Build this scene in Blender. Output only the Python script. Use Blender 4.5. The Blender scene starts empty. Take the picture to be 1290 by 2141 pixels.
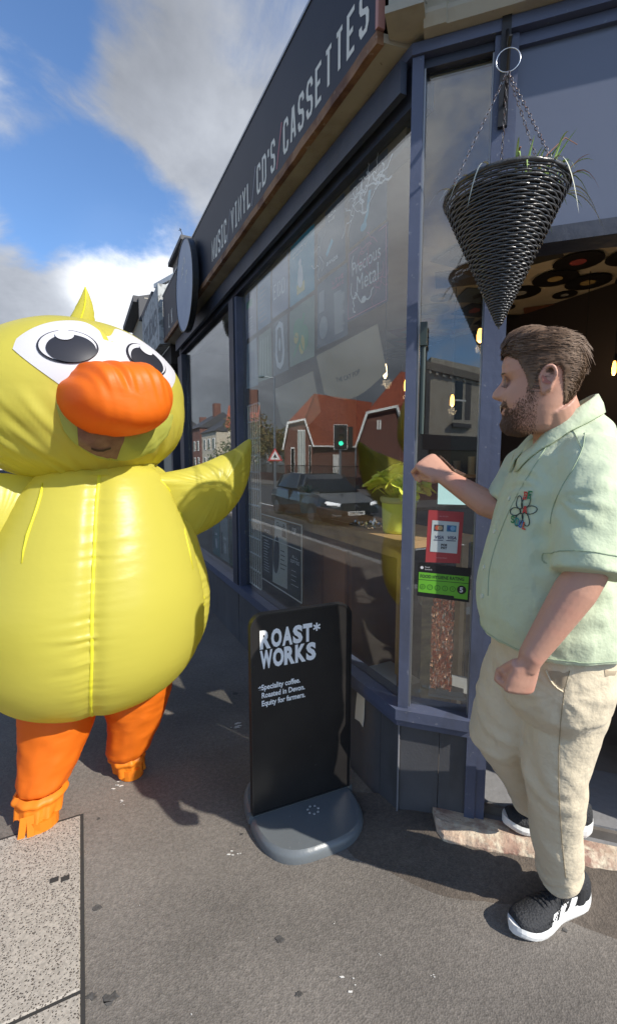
import bpy, math, random
from math import sin, cos, pi, radians, sqrt, atan, atan2, exp, hypot
from mathutils import Vector, Matrix, noise
from mathutils.bvhtree import BVHTree
random.seed(7)
SC = bpy.context.scene
COL = SC.collection

# ------------------------------------------------------------------ camera
CAM_H = 1.45
PITCH = atan(105 / 950)
cd = bpy.data.cameras.new('camera')
cd.sensor_fit = 'VERTICAL'; cd.sensor_height = 36.0; cd.lens = 950 / 2141 * 36
cd.clip_start = 0.05; cd.clip_end = 2000
co = bpy.data.objects.new('camera', cd); COL.objects.link(co)
co.location = (0, 0, CAM_H); co.rotation_euler = (pi / 2 - PITCH, 0, 0)
SC.camera = co

# ------------------------------------------------------------------ light
SUN_DIR = Vector((-0.815, 0.579, 0)).normalized()          # the way the light travels over the ground
SUN_EL = radians(38)
w = bpy.data.worlds.new('World'); SC.world = w; w.use_nodes = True
nt = w.node_tree; nt.nodes.clear()
N = nt.nodes.new; L = nt.links.new
def wmath(op, a, b=None, c=None, clamp=False):
    n = N('ShaderNodeMath'); n.operation = op; n.use_clamp = clamp
    for i, x in enumerate((a, b, c)):
        if x is None: continue
        if isinstance(x, (int, float)): n.inputs[i].default_value = x
        else: L(x, n.inputs[i])
    return n.outputs[0]
out = N('ShaderNodeOutputWorld'); bg = N('ShaderNodeBackground'); L(bg.outputs[0], out.inputs[0])
bg.inputs[1].default_value = 0.13
sky = N('ShaderNodeTexSky'); sky.sky_type = 'NISHITA'; sky.sun_disc = False
sky.sun_elevation = SUN_EL
to_sun = -SUN_DIR
sky.sun_rotation = atan2(to_sun.x, to_sun.y)
sky.air_density = 1.1; sky.dust_density = 0.6; sky.ozone_density = 3.5
tc = N('ShaderNodeTexCoord')
sx = N('ShaderNodeSeparateXYZ'); L(tc.outputs['Generated'], sx.inputs[0])
zc = wmath('MAXIMUM', sx.outputs[2], 0.0)
den = wmath('ADD', zc, 0.28)
cx = wmath('DIVIDE', sx.outputs[0], den); cy = wmath('DIVIDE', sx.outputs[1], den)
cb = N('ShaderNodeCombineXYZ'); L(cx, cb.inputs[0]); L(cy, cb.inputs[1]); cb.inputs[2].default_value = 3.7
def wnoise(scale, detail, rough, off=(0, 0, 0), dist=0.0):
    mp = N('ShaderNodeMapping'); L(cb.outputs[0], mp.inputs[0]); mp.inputs[1].default_value = off
    n = N('ShaderNodeTexNoise'); L(mp.outputs[0], n.inputs['Vector'])
    n.inputs['Scale'].default_value = scale; n.inputs['Detail'].default_value = detail
    n.inputs['Roughness'].default_value = rough; n.inputs['Distortion'].default_value = dist
    return n.outputs['Fac']
n1 = wnoise(2.1, 12, 0.60, (0.3, 0.8, 0), 0.45)
n2 = wnoise(1.3, 9, 0.58, (4.1, 2.2, 0), 0.2)
def blob(d, width, amt):
    """large cloud masses (or gaps) round a direction of the sky"""
    v = N('ShaderNodeVectorMath'); v.operation = 'DOT_PRODUCT'
    nrm = N('ShaderNodeVectorMath'); nrm.operation = 'NORMALIZE'; L(tc.outputs['Generated'], nrm.inputs[0])
    L(nrm.outputs[0], v.inputs[0]); v.inputs[1].default_value = Vector(d).normalized()
    mr = N('ShaderNodeMapRange'); mr.interpolation_type = 'SMOOTHSTEP'
    mr.inputs[1].default_value = cos(radians(width)); mr.inputs[2].default_value = 1.0
    mr.inputs[3].default_value = 0; mr.inputs[4].default_value = amt
    L(v.outputs['Value'], mr.inputs[0]); return mr.outputs[0]
BLOBS = [((-0.15, 0.78, 0.60), 17, 0.46), ((-0.25, 0.80, 0.50), 9, 0.16), ((-0.335, 0.875, 0.345), 8, 0.62), ((-0.43, 0.725, 0.545), 6, 0.36),
         ((-0.42, 0.80, 0.44), 12, -0.26), ((-0.33, 0.84, 0.43), 8, -0.30), ((-0.06, 0.76, 0.65), 6, -0.20), ((-0.42, 0.68, 0.61), 8, -0.42), ((-0.30, 0.72, 0.62), 6, -0.12),
         ((-0.50, 0.83, 0.22), 12, 0.40), ((-0.78, 0.58, 0.14), 34, 0.52), ((-0.75, 0.55, 0.45), 28, 0.26), ((-0.29, -0.80, 0.5), 34, 0.25)]
n4 = wnoise(5.5, 10, 0.62, (1.3, 5.8, 0), 0.6)
acc = wmath('ADD', wmath('MULTIPLY', n1, 1.55), wmath('MULTIPLY', n4, 0.45))
acc = wmath('SUBTRACT', acc, 0.605)
for b in BLOBS: acc = wmath('ADD', acc, blob(*b))
mask = N('ShaderNodeMapRange'); mask.interpolation_type = 'SMOOTHSTEP'; L(acc, mask.inputs[0])
mask.inputs[1].default_value = 0.38; mask.inputs[2].default_value = 0.80
mask.inputs[3].default_value = 0.03; mask.inputs[4].default_value = 0.97
# cloud tone: thick middles and undersides grey, rims and sunny tops white
tone = wmath('ADD', wmath('MULTIPLY', n2, 1.3), wmath('MULTIPLY', n1, 0.7))
for b in [((-0.335, 0.875, 0.345), 8, 0.60), ((-0.50, 0.83, 0.25), 15, -0.10), ((-0.80, 0.56, 0.12), 32, -0.62), ((-0.20, 0.77, 0.58), 22, -0.22), ((-0.75, 0.55, 0.5), 24, 0.60)]:
    tone = wmath('ADD', tone, blob(*b))
cr = N('ShaderNodeValToRGB'); L(wmath('SUBTRACT', tone, 0.35), cr.inputs[0])
e = cr.color_ramp.elements
e[0].position = 0.08; e[0].color = (1.4, 1.5, 1.7, 1)
e[1].position = 0.95; e[1].color = (5.9, 6.05, 6.3, 1)
m = e.new(0.40); m.color = (2.4, 2.55, 2.85, 1)
m = e.new(0.66); m.color = (3.5, 3.7, 4.05, 1)
mix = N('ShaderNodeMix'); mix.data_type = 'RGBA'
tint = N('ShaderNodeMix'); tint.data_type = 'RGBA'; tint.blend_type = 'MULTIPLY'; tint.inputs[0].default_value = 1.0
L(sky.outputs[0], tint.inputs[6]); tint.inputs[7].default_value = (0.72, 0.87, 1.03, 1)
L(mask.outputs[0], mix.inputs[0]); L(tint.outputs[2], mix.inputs[6]); L(cr.outputs[0], mix.inputs[7])
L(mix.outputs[2], bg.inputs[0])

sd = bpy.data.lights.new('sun', 'SUN'); sd.energy = 4.2; sd.angle = radians(0.6); sd.color = (1.0, 0.94, 0.84)
so = bpy.data.objects.new('sun', sd); COL.objects.link(so)
trav = Vector((SUN_DIR.x * cos(SUN_EL), SUN_DIR.y * cos(SUN_EL), -sin(SUN_EL)))
so.rotation_euler = trav.to_track_quat('-Z', 'Y').to_euler(); so.location = (4, -3, 6)

SC.view_settings.view_transform = 'Standard'; SC.view_settings.look = 'None'
SC.view_settings.gamma = 1.0; SC.view_settings.use_curve_mapping = False
SC.view_settings.exposure = 0.6
SC.render.engine = 'CYCLES'
SC.cycles.max_bounces = 8; SC.cycles.transparent_max_bounces = 16; SC.cycles.glossy_bounces = 4
SC.cycles.diffuse_bounces = 4; SC.cycles.transmission_bounces = 4
SC.cycles.caustics_reflective = False; SC.cycles.caustics_refractive = False
try: SC.cycles.use_denoising = True
except Exception: pass

# ------------------------------------------------------------------ frames of the place
C = Vector((0.3615, 1.6976, 0))                            # foot of the shop's corner
U = Vector((-0.44655, 0.89476, 0)); N1 = Vector((-0.89476, -0.44655, 0))   # along the street wall, out of it
V = Vector((0.94845, -0.31694, 0)); N2 = Vector((-0.31694, -0.94845, 0))   # along the splayed corner, out of it
Z = Vector((0, 0, 1))
def W1(u, n, z): return C + U * u + N1 * n + Z * z
def W2(v, n, z): return C + V * v + N2 * n + Z * z
def at(x, y, D):
    """point seen in direction (x, y) at forward distance D"""
    a = (x - 645) / 950; b = (y - 1070.5) / 950
    f = cos(PITCH) - b * sin(PITCH); d = b * cos(PITCH) + sin(PITCH)
    return Vector((a / f * D, D, CAM_H - d / f * D))

# ------------------------------------------------------------------ helpers
ROOT = {}
def sm(a, b, x):
    t = max(0.0, min(1.0, (x - a) / (b - a))); return t * t * (3 - 2 * t)
class MB:
    def __init__(s): s.v = []; s.f = []; s.m = []
    def add(s, vs, fs, m=0):
        k = len(s.v); s.v += [Vector(p) for p in vs]
        s.f += [tuple(i + k for i in f) for f in fs]; s.m += [m] * len(fs); return s
    def box(s, T, a0, a1, b0, b1, c0, c1, m=0):
        P = [T(a, b, c) for c in (c0, c1) for b in (b0, b1) for a in (a0, a1)]
        return s.add(P, [(0, 2, 3, 1), (4, 5, 7, 6), (0, 1, 5, 4), (2, 6, 7, 3), (0, 4, 6, 2), (1, 3, 7, 5)], m)
    def loft(s, rings, cap=True, m=0, close=True):
        n = len(rings[0]); vs = [p for r in rings for p in r]; fs = []
        for i in range(len(rings) - 1):
            for j in range(n if close else n - 1):
                a = i * n + j; b = i * n + (j + 1) % n
                fs.append((a, b, b + n, a + n))
        if cap: fs += [tuple(reversed(range(n))), tuple((len(rings) - 1) * n + j for j in range(n))]
        return s.add(vs, fs, m)
    def tube(s, pts, rad, n=8, cap=True, m=0, up=None):
        pts = [Vector(p) for p in pts]; rings = []
        if not hasattr(rad, '__len__'): rad = [rad] * len(pts)
        ref = up
        for i, p in enumerate(pts):
            t = (pts[min(i + 1, len(pts) - 1)] - pts[max(i - 1, 0)]).normalized()
            if ref is None: ref = Vector((0, 0, 1)) if abs(t.z) < .9 else Vector((1, 0, 0))
            a = (ref - t * ref.dot(t))
            if a.length < 1e-4: a = t.orthogonal()
            a.normalize(); b = t.cross(a)
            ra, rb = (rad[i] if hasattr(rad[i], '__len__') else (rad[i], rad[i]))
            rings.append([p + a * (ra * cos(2 * pi * k / n)) + b * (rb * sin(2 * pi * k / n)) for k in range(n)])
            ref = a
        return s.loft(rings, cap, m)
    def ball(s, c, r, n=16, m=0, M=None):
        r = r if hasattr(r, '__len__') else (r, r, r); rings = []
        for i in range(1, n // 2):
            t = pi * i / (n // 2)
            rings.append([Vector((r[0] * sin(t) * cos(2 * pi * k / n), r[1] * sin(t) * sin(2 * pi * k / n), r[2] * cos(t))) for k in range(n)])
        vs = [Vector((0, 0, r[2]))] + [p for q in rings for p in q] + [Vector((0, 0, -r[2]))]
        if M is not None: vs = [M @ p for p in vs]
        vs = [Vector(c) + p for p in vs]; fs = []
        for k in range(n): fs.append((0, 1 + k, 1 + (k + 1) % n))
        for i in range(len(rings) - 1):
            for k in range(n):
                a = 1 + i * n + k; b = 1 + i * n + (k + 1) % n; fs.append((a, a + n, b + n, b))
        last = len(vs) - 1; o = 1 + (len(rings) - 1) * n
        for k in range(n): fs.append((o + k, last, o + (k + 1) % n))
        return s.add(vs, fs, m)
    def grid(s, fn, nu, nv, m=0, wrap=False):
        vs = [fn(i / nu, j / nv) for i in range(nu + 1) for j in range(nv + 1)]
        fs = [(i * (nv + 1) + j, (i + 1) * (nv + 1) + j, (i + 1) * (nv + 1) + j + 1, i * (nv + 1) + j + 1) for i in range(nu) for j in range(nv)]
        return s.add(vs, fs, m)
    def poly(s, pts, thick=None, m=0):
        """closed flat outline; with thick (a vector) it becomes a slab"""
        n = len(pts); pts = [Vector(p) for p in pts]
        if thick is None: return s.add(pts, [tuple(range(n))], m)
        t = Vector(thick)
        return s.add(pts + [p + t for p in pts], [tuple(reversed(range(n))), tuple(range(n, 2 * n))] + [(i, (i + 1) % n, (i + 1) % n + n, i + n) for i in range(n)], m)
    def data(s, name, mats, smooth=False, off=None):
        me = bpy.data.meshes.new(name)
        vs = s.v if off is None else [p - off for p in s.v]
        me.from_pydata([tuple(p) for p in vs], [], s.f)
        for x in (mats if isinstance(mats, (list, tuple)) else [mats]): me.materials.append(x)
        if any(s.m): me.polygons.foreach_set('material_index', s.m)
        me.update()
        fix_normals(me)
        if smooth: me.polygons.foreach_set('use_smooth', [True] * len(me.polygons))
        return me
import bmesh
def fix_normals(me):
    b = bmesh.new(); b.from_mesh(me)
    bmesh.ops.recalc_face_normals(b, faces=b.faces); b.to_mesh(me); b.free()
def part(name, mb, mats, parent, smooth=False, kind=None, label=None, auto=None):
    off = ROOT[parent.name]
    me = mb.data(name, mats, smooth, off) if isinstance(mb, MB) else mb
    if not isinstance(mb, MB): me.transform(Matrix.Translation(-off)); me.name = name
    o = bpy.data.objects.new(name, me); COL.objects.link(o); o.parent = parent
    ROOT[o.name] = off
    if kind: o['kind'] = kind
    if label: o['label'] = label
    return o
def thing(name, label, cat, loc, group=None, kind=None):
    o = bpy.data.objects.new(name, None); COL.objects.link(o); o.location = loc
    o.empty_display_size = 0.1
    if label: o['label'] = label
    if cat: o['category'] = cat
    if group: o['group'] = group
    if kind: o['kind'] = kind
    ROOT[o.name] = Vector(loc); return o
def solo(name, mb, mats, label=None, cat=None, loc=None, group=None, kind=None, smooth=False):
    if loc is None:
        n = len(mb.v); loc = sum(mb.v, Vector()) / n; loc.z = min(p.z for p in mb.v)
    loc = Vector(loc); me = mb.data(name, mats, smooth, loc)
    o = bpy.data.objects.new(name, me); COL.objects.link(o); o.location = loc
    if label: o['label'] = label
    if cat: o['category'] = cat
    if group: o['group'] = group
    if kind: o['kind'] = kind
    ROOT[o.name] = loc; return o
def fuse(mb, voxel, smooth=6, factor=0.5):
    """one continuous surface from overlapping closed shapes"""
    me = mb.data('tmp', [], False) if False else None
    me = bpy.data.meshes.new('tmp'); me.from_pydata([tuple(p) for p in mb.v], [], mb.f); me.update(); fix_normals(me)
    o = bpy.data.objects.new('tmp', me); COL.objects.link(o)
    md = o.modifiers.new('r', 'REMESH'); md.mode = 'VOXEL'; md.voxel_size = voxel
    if smooth:
        s2 = o.modifiers.new('s', 'SMOOTH'); s2.iterations = smooth; s2.factor = factor
    dg = bpy.context.evaluated_depsgraph_get()
    res = bpy.data.meshes.new_from_object(o.evaluated_get(dg))
    bpy.data.objects.remove(o); bpy.data.meshes.remove(me)
    res.materials.clear()
    res.polygons.foreach_set('use_smooth', [True] * len(res.polygons))
    return res
def displace(me, fn):
    vs = me.vertices; ns = [v.normal.copy() for v in vs]
    for v, n in zip(vs, ns): v.co = v.co + n * fn(v.co, n)
    me.update()
def bvh(me):
    return BVHTree.FromPolygons([v.co.copy() for v in me.vertices], [tuple(p.vertices) for p in me.polygons])

def hit(bv, x, y, off=.0015):
    """surface point of the garment at a place on it"""
    o_ = at(x, y, .55); d_ = (at(x, y, 1.6) - o_).normalized(); loc, n_, i_, dd = bv.ray_cast(o_, d_)
    if loc is None: loc, n_, i_, dd = bv.find_nearest(at(x, y, 1.1))
    if n_.dot(d_) > 0: n_ = -n_
    return loc + n_ * off

# ------------------------------------------------------------------ materials
def mat(name, col, rough=0.6, metal=0.0, spec=0.5, bump=None, var=None, emis=None, coat=0.0, sheen=0.0, extra=None):
    """bump=(scale, strength, detail), var=(scale, colour2, lo, hi)"""
    M = bpy.data.materials.new(name); M.use_nodes = True
    t = M.node_tree; b = t.nodes['Principled BSDF']
    b.inputs['Base Color'].default_value = (*col, 1); b.inputs['Roughness'].default_value = rough
    b.inputs['Metallic'].default_value = metal; b.inputs['Specular IOR Level'].default_value = spec
    b.inputs['Coat Weight'].default_value = coat; b.inputs['Sheen Weight'].default_value = sheen
    if emis: b.inputs['Emission Color'].default_value = (*emis[0], 1); b.inputs['Emission Strength'].default_value = emis[1]
    tc = t.nodes.new('ShaderNodeTexCoord')
    if var:
        vs = var if isinstance(var, list) else [var]
        last = None
        for (sc, c2, lo, hi, *rest) in vs:
            n = t.nodes.new('ShaderNodeTexNoise'); n.inputs['Scale'].default_value = sc; n.inputs['Detail'].default_value = 6
            n.inputs['Roughness'].default_value = 0.6
            if rest:
                mp = t.nodes.new('ShaderNodeMapping'); mp.inputs['Scale'].default_value = rest[0]
                t.links.new(tc.outputs['Object'], mp.inputs[0]); t.links.new(mp.outputs[0], n.inputs['Vector'])
            else: t.links.new(tc.outputs['Object'], n.inputs['Vector'])
            r = t.nodes.new('ShaderNodeMapRange'); r.inputs[1].default_value = lo; r.inputs[2].default_value = hi
            t.links.new(n.outputs['Fac'], r.inputs[0])
            mx = t.nodes.new('ShaderNodeMix'); mx.data_type = 'RGBA'; t.links.new(r.outputs[0], mx.inputs[0])
            if last is None: mx.inputs[6].default_value = (*col, 1)
            else: t.links.new(last, mx.inputs[6])
            mx.inputs[7].default_value = (*c2, 1); last = mx.outputs[2]
        t.links.new(last, b.inputs['Base Color'])
    if bump:
        bs = bump if isinstance(bump, list) else [bump]; last = None
        for (sc, st, de, *rest) in bs:
            n = t.nodes.new('ShaderNodeTexNoise'); n.inputs['Scale'].default_value = sc; n.inputs['Detail'].default_value = de
            if rest:
                mp = t.nodes.new('ShaderNodeMapping'); mp.inputs['Scale'].default_value = rest[0]
                t.links.new(tc.outputs['Object'], mp.inputs[0]); t.links.new(mp.outputs[0], n.inputs['Vector'])
            else: t.links.new(tc.outputs['Object'], n.inputs['Vector'])
            bp = t.nodes.new('ShaderNodeBump'); bp.inputs['Strength'].default_value = st; bp.inputs['Distance'].default_value = 0.02
            t.links.new(n.outputs['Fac'], bp.inputs['Height'])
            if last: t.links.new(last, bp.inputs['Normal'])
            last = bp.outputs[0]
        t.links.new(last, b.inputs['Normal'])
    if extra: extra(t, b, tc)
    return M
def nylon(name, col, transl=0.45, rough=0.38):
    M = bpy.data.materials.new(name); M.use_nodes = True; t = M.node_tree; b = t.nodes['Principled BSDF']
    b.inputs['Base Color'].default_value = (*col, 1); b.inputs['Roughness'].default_value = rough
    b.inputs['Specular IOR Level'].default_value = 0.45
    tr = t.nodes.new('ShaderNodeBsdfTranslucent'); tr.inputs[0].default_value = (*col, 1)
    mx = t.nodes.new('ShaderNodeMixShader'); mx.inputs[0].default_value = transl
    t.links.new(b.outputs[0], mx.inputs[1]); t.links.new(tr.outputs[0], mx.inputs[2])
    t.links.new(mx.outputs[0], t.nodes['Material Output'].inputs[0])
    tc = t.nodes.new('ShaderNodeTexCoord'); last = None
    for sc, st, s3 in ((4, 0.16, (1, 1, 1.3)), (22, 0.055, (1, 1, 1.8)), (420, 0.03, (1, 1, 1))):
        mp = t.nodes.new('ShaderNodeMapping'); mp.inputs['Scale'].default_value = s3
        n = t.nodes.new('ShaderNodeTexNoise'); n.inputs['Scale'].default_value = sc; n.inputs['Detail'].default_value = 3
        t.links.new(tc.outputs['Object'], mp.inputs[0]); t.links.new(mp.outputs[0], n.inputs['Vector'])
        bp = t.nodes.new('ShaderNodeBump'); bp.inputs['Strength'].default_value = st; bp.inputs['Distance'].default_value = 0.02
        t.links.new(n.outputs['Fac'], bp.inputs['Height'])
        if last: t.links.new(last, bp.inputs['Normal'])
        last = bp.outputs[0]
    t.links.new(last, b.inputs['Normal']); return M
def glass(name, r0=0.045, tint=(0.93, 0.95, 0.94), smear=0.05):
    """window pane: clear body, mirror share grows with the angle (Schlick), a faint film of dust"""
    M = bpy.data.materials.new(name); M.use_nodes = True; t = M.node_tree; t.nodes.clear()
    n = t.nodes.new; l = t.links.new
    o = n('ShaderNodeOutputMaterial'); g = n('ShaderNodeNewGeometry')
    d = n('ShaderNodeVectorMath'); d.operation = 'DOT_PRODUCT'; l(g.outputs['Incoming'], d.inputs[0]); l(g.outputs['Normal'], d.inputs[1])
    def mt(op, a, b):
        q = n('ShaderNodeMath'); q.operation = op
        for i, x in enumerate((a, b)):
            if isinstance(x, (int, float)): q.inputs[i].default_value = x
            else: l(x, q.inputs[i])
        return q.outputs[0]
    c = mt('ABSOLUTE', d.outputs['Value'], 0)
    k = mt('POWER', mt('SUBTRACT', 1.0, c), 5.0)
    fr = mt('ADD', mt('MULTIPLY', k, 1 - r0), r0)
    tp = n('ShaderNodeBsdfTransparent'); tp.inputs[0].default_value = (*tint, 1)
    gl = n('ShaderNodeBsdfGlossy'); gl.inputs['Roughness'].default_value = 0.0; gl.inputs[0].default_value = (1, 1, 1, 1)
    m1 = n('ShaderNodeMixShader'); l(fr, m1.inputs[0]); l(tp.outputs[0], m1.inputs[1]); l(gl.outputs[0], m1.inputs[2])
    tcn = n('ShaderNodeTexCoord'); ns = n('ShaderNodeTexNoise'); ns.inputs['Scale'].default_value = 2.5; ns.inputs['Detail'].default_value = 8
    l(tcn.outputs['Object'], ns.inputs['Vector'])
    mr = n('ShaderNodeMapRange'); mr.inputs[1].default_value = 0.45; mr.inputs[2].default_value = 0.75
    mr.inputs[3].default_value = 0.0; mr.inputs[4].default_value = smear; l(ns.outputs['Fac'], mr.inputs[0])
    df = n('ShaderNodeBsdfDiffuse'); df.inputs[0].default_value = (0.5, 0.5, 0.48, 1)
    m2 = n('ShaderNodeMixShader'); l(mr.outputs[0], m2.inputs[0]); l(m1.outputs[0], m2.inputs[1]); l(df.outputs[0], m2.inputs[2])
    l(m2.outputs[0], o.inputs[0]); return M
MAT = {}
def simple(name, col, rough=0.6, **k):
    if name not in MAT: MAT[name] = mat(name, col, rough, **k)
    return MAT[name]

def asphalt_extra(t, b, tc):
    n = t.nodes.new; l = t.links.new
    vo = n('ShaderNodeTexVoronoi'); vo.inputs['Scale'].default_value = 210; l(tc.outputs['Object'], vo.inputs['Vector'])
    sp = n('ShaderNodeSeparateColor'); l(vo.outputs['Color'], sp.inputs[0])
    r = n('ShaderNodeMapRange'); r.inputs[1].default_value = 0; r.inputs[2].default_value = 1; r.inputs[3].default_value = 0.82; r.inputs[4].default_value = 1.18
    l(sp.outputs[0], r.inputs[0])
    big = n('ShaderNodeTexNoise'); big.inputs['Scale'].default_value = 1.7; big.inputs['Detail'].default_value = 7; l(tc.outputs['Object'], big.inputs['Vector'])
    rb = n('ShaderNodeMapRange'); rb.inputs[1].default_value = 0.35; rb.inputs[2].default_value = 0.7; rb.inputs[3].default_value = 0.74; rb.inputs[4].default_value = 1.20; l(big.outputs['Fac'], rb.inputs[0])
    mid = n('ShaderNodeTexNoise'); mid.inputs['Scale'].default_value = 60; mid.inputs['Detail'].default_value = 4; l(tc.outputs['Object'], mid.inputs['Vector'])
    rm = n('ShaderNodeMapRange'); rm.inputs[1].default_value = 0.3; rm.inputs[2].default_value = 0.7; rm.inputs[3].default_value = 0.85; rm.inputs[4].default_value = 1.15; l(mid.outputs['Fac'], rm.inputs[0])
    m1 = n('ShaderNodeMath'); m1.operation = 'MULTIPLY'; l(r.outputs[0], m1.inputs[0]); l(rb.outputs[0], m1.inputs[1])
    m3 = n('ShaderNodeMath'); m3.operation = 'MULTIPLY'; l(m1.outputs[0], m3.inputs[0]); l(rm.outputs[0], m3.inputs[1])
    hs = n('ShaderNodeVectorMath'); hs.operation = 'SCALE'; hs.inputs[0].default_value = b.inputs['Base Color'].default_value[:3]; l(m3.outputs[0], hs.inputs['Scale'])
    # dark gum spots, trodden flat
    gv = n('ShaderNodeTexVoronoi'); gv.inputs['Scale'].default_value = 3.4; l(tc.outputs['Object'], gv.inputs['Vector'])
    gn = n('ShaderNodeTexNoise'); gn.inputs['Scale'].default_value = 50; l(tc.outputs['Object'], gn.inputs['Vector'])
    ad = n('ShaderNodeMath'); ad.operation = 'MULTIPLY_ADD'; l(gn.outputs['Fac'], ad.inputs[0]); ad.inputs[1].default_value = 0.09; l(gv.outputs['Distance'], ad.inputs[2])
    gr = n('ShaderNodeMapRange'); gr.inputs[1].default_value = 0.085; gr.inputs[2].default_value = 0.11; gr.inputs[3].default_value = 0.55; gr.inputs[4].default_value = 0.0; l(ad.outputs[0], gr.inputs[0])
    mg = n('ShaderNodeMix'); mg.data_type = 'RGBA'; l(gr.outputs[0], mg.inputs[0]); l(hs.outputs[0], mg.inputs[6]); mg.inputs[7].default_value = (0.03, 0.028, 0.026, 1)
    l(mg.outputs[2], b.inputs['Base Color'])
    bp = n('ShaderNodeBump'); bp.inputs['Strength'].default_value = 0.35; bp.inputs['Distance'].default_value = 0.004; l(vo.outputs['Distance'], bp.inputs['Height']); l(bp.outputs[0], b.inputs['Normal'])
def slab_extra(t, b, tc):
    n = t.nodes.new; l = t.links.new
    dn = n('ShaderNodeTexNoise'); dn.inputs['Scale'].default_value = 25; l(tc.outputs['Object'], dn.inputs['Vector'])
    mx0 = n('ShaderNodeMix'); mx0.data_type = 'VECTOR'; mx0.inputs[0].default_value = 0.02; l(tc.outputs['Object'], mx0.inputs[4]); l(dn.outputs['Color'], mx0.inputs[5])
    last = None; base = b.inputs['Base Color'].default_value[:3]
    v = n('ShaderNodeTexVoronoi'); v.inputs['Scale'].default_value = 165; v.inputs['Randomness'].default_value = 1; l(mx0.outputs[1], v.inputs['Vector'])
    sp = n('ShaderNodeSeparateColor'); l(v.outputs['Color'], sp.inputs[0])
    th = n('ShaderNodeMath'); th.operation = 'LESS_THAN'; l(sp.outputs[1], th.inputs[0]); th.inputs[1].default_value = 0.66
    dr = n('ShaderNodeMapRange'); dr.inputs[1].default_value = 0.30; dr.inputs[2].default_value = 0.42; dr.inputs[3].default_value = 1; dr.inputs[4].default_value = 0; l(v.outputs['Distance'], dr.inputs[0])
    ml = n('ShaderNodeMath'); ml.operation = 'MULTIPLY'; l(th.outputs[0], ml.inputs[0]); l(dr.outputs[0], ml.inputs[1])
    r2 = n('ShaderNodeMapRange'); r2.inputs[1].default_value = 0; r2.inputs[2].default_value = 1; r2.inputs[3].default_value = 0.8; r2.inputs[4].default_value = 1.2; l(sp.outputs[0], r2.inputs[0])
    hs = n('ShaderNodeVectorMath'); hs.operation = 'SCALE'; hs.inputs[0].default_value = base; l(r2.outputs[0], hs.inputs['Scale'])
    mg = n('ShaderNodeMix'); mg.data_type = 'RGBA'; l(ml.outputs[0], mg.inputs[0]); l(hs.outputs[0], mg.inputs[6]); mg.inputs[7].default_value = (0.085, 0.07, 0.058, 1)
    l(mg.outputs[2], b.inputs['Base Color'])
    bp = n('ShaderNodeBump'); bp.invert = True; bp.inputs['Strength'].default_value = 0.6; bp.inputs['Distance'].default_value = 0.004; l(ml.outputs[0], bp.inputs['Height']); l(bp.outputs[0], b.inputs['Normal'])
def tiles_extra(t, b, tc):
    n = t.nodes.new; l = t.links.new
    w_ = n('ShaderNodeTexWave'); w_.bands_direction = 'Z'; w_.inputs['Scale'].default_value = 2.4; w_.inputs['Distortion'].default_value = 0.3; l(tc.outputs['Object'], w_.inputs['Vector'])
    bp = n('ShaderNodeBump'); bp.inputs['Strength'].default_value = 0.5; bp.inputs['Distance'].default_value = 0.05; l(w_.outputs['Fac'], bp.inputs['Height']); l(bp.outputs[0], b.inputs['Normal'])
def brick_extra(t, b, tc):
    n = t.nodes.new; l = t.links.new
    br = n('ShaderNodeTexBrick'); br.inputs['Scale'].default_value = 4.0
    br.inputs['Color1'].default_value = (0.16, 0.055, 0.035, 1); br.inputs['Color2'].default_value = (0.10, 0.035, 0.028, 1); br.inputs['Mortar'].default_value = (0.22, 0.18, 0.15, 1)
    br.inputs['Mortar Size'].default_value = 0.012
    mp = n('ShaderNodeMapping'); mp.inputs['Rotation'].default_value = (radians(90), 0, radians(37)); l(tc.outputs['Object'], mp.inputs[0]); l(mp.outputs[0], br.inputs['Vector'])
    l(br.outputs['Color'], b.inputs['Base Color'])

m_asphalt = mat('asphalt', (0.158, 0.140, 0.122), 0.88, extra=asphalt_extra)
m_road = mat('road_asphalt', (0.06, 0.06, 0.062), 0.85, extra=asphalt_extra)
m_slab = mat('aggregate_slab', (0.34, 0.305, 0.26), 0.8, extra=slab_extra)
m_kerb = mat('kerb_stone', (0.36, 0.35, 0.33), 0.8, bump=(40, .2, 4), var=(6, (.25, .24, .22), .4, .7))
m_joint = mat('dark_joint', (0.03, 0.028, 0.026), 0.95)
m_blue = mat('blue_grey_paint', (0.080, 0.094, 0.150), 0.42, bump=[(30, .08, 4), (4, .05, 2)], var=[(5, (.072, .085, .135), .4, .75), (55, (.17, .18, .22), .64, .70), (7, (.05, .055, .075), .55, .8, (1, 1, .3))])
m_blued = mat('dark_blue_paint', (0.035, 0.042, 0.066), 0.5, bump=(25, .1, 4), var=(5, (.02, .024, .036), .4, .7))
m_bulk = mat('bulkhead_grey', (0.068, 0.069, 0.076), 0.62, bump=[(8, .1, 5), (120, .06, 3)], var=[(3, (.10, .10, .108), .45, .8), (9, (.045, .043, .043), .5, .8, (1, 1, .25)), (90, (.16, .15, .14), .70, .76)])
m_board = mat('sign_navy', (0.024, 0.027, 0.040), 0.55, spec=.3, var=(2, (.035, .038, .052), .4, .7))
m_cream = mat('cream_paint', (0.40, 0.355, 0.27), 0.6, bump=[(12, .2, 6), (3, .15, 3)], var=[(4, (.27, .225, .16), .45, .72), (40, (.10, .075, .05), .66, .76)])
m_wood = mat('weathered_wood', (0.30, 0.16, 0.08), 0.75, bump=[(18, .5, 6, (.2, 1, 1))], var=[(7, (.13, .06, .035), .42, .62), (16, (.46, .38, .30), .60, .70)])
m_dark = mat('dark_interior', (0.022, 0.016, 0.016), 0.8)
m_maroon = mat('maroon_wall', (0.045, 0.010, 0.012), 0.7)
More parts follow.
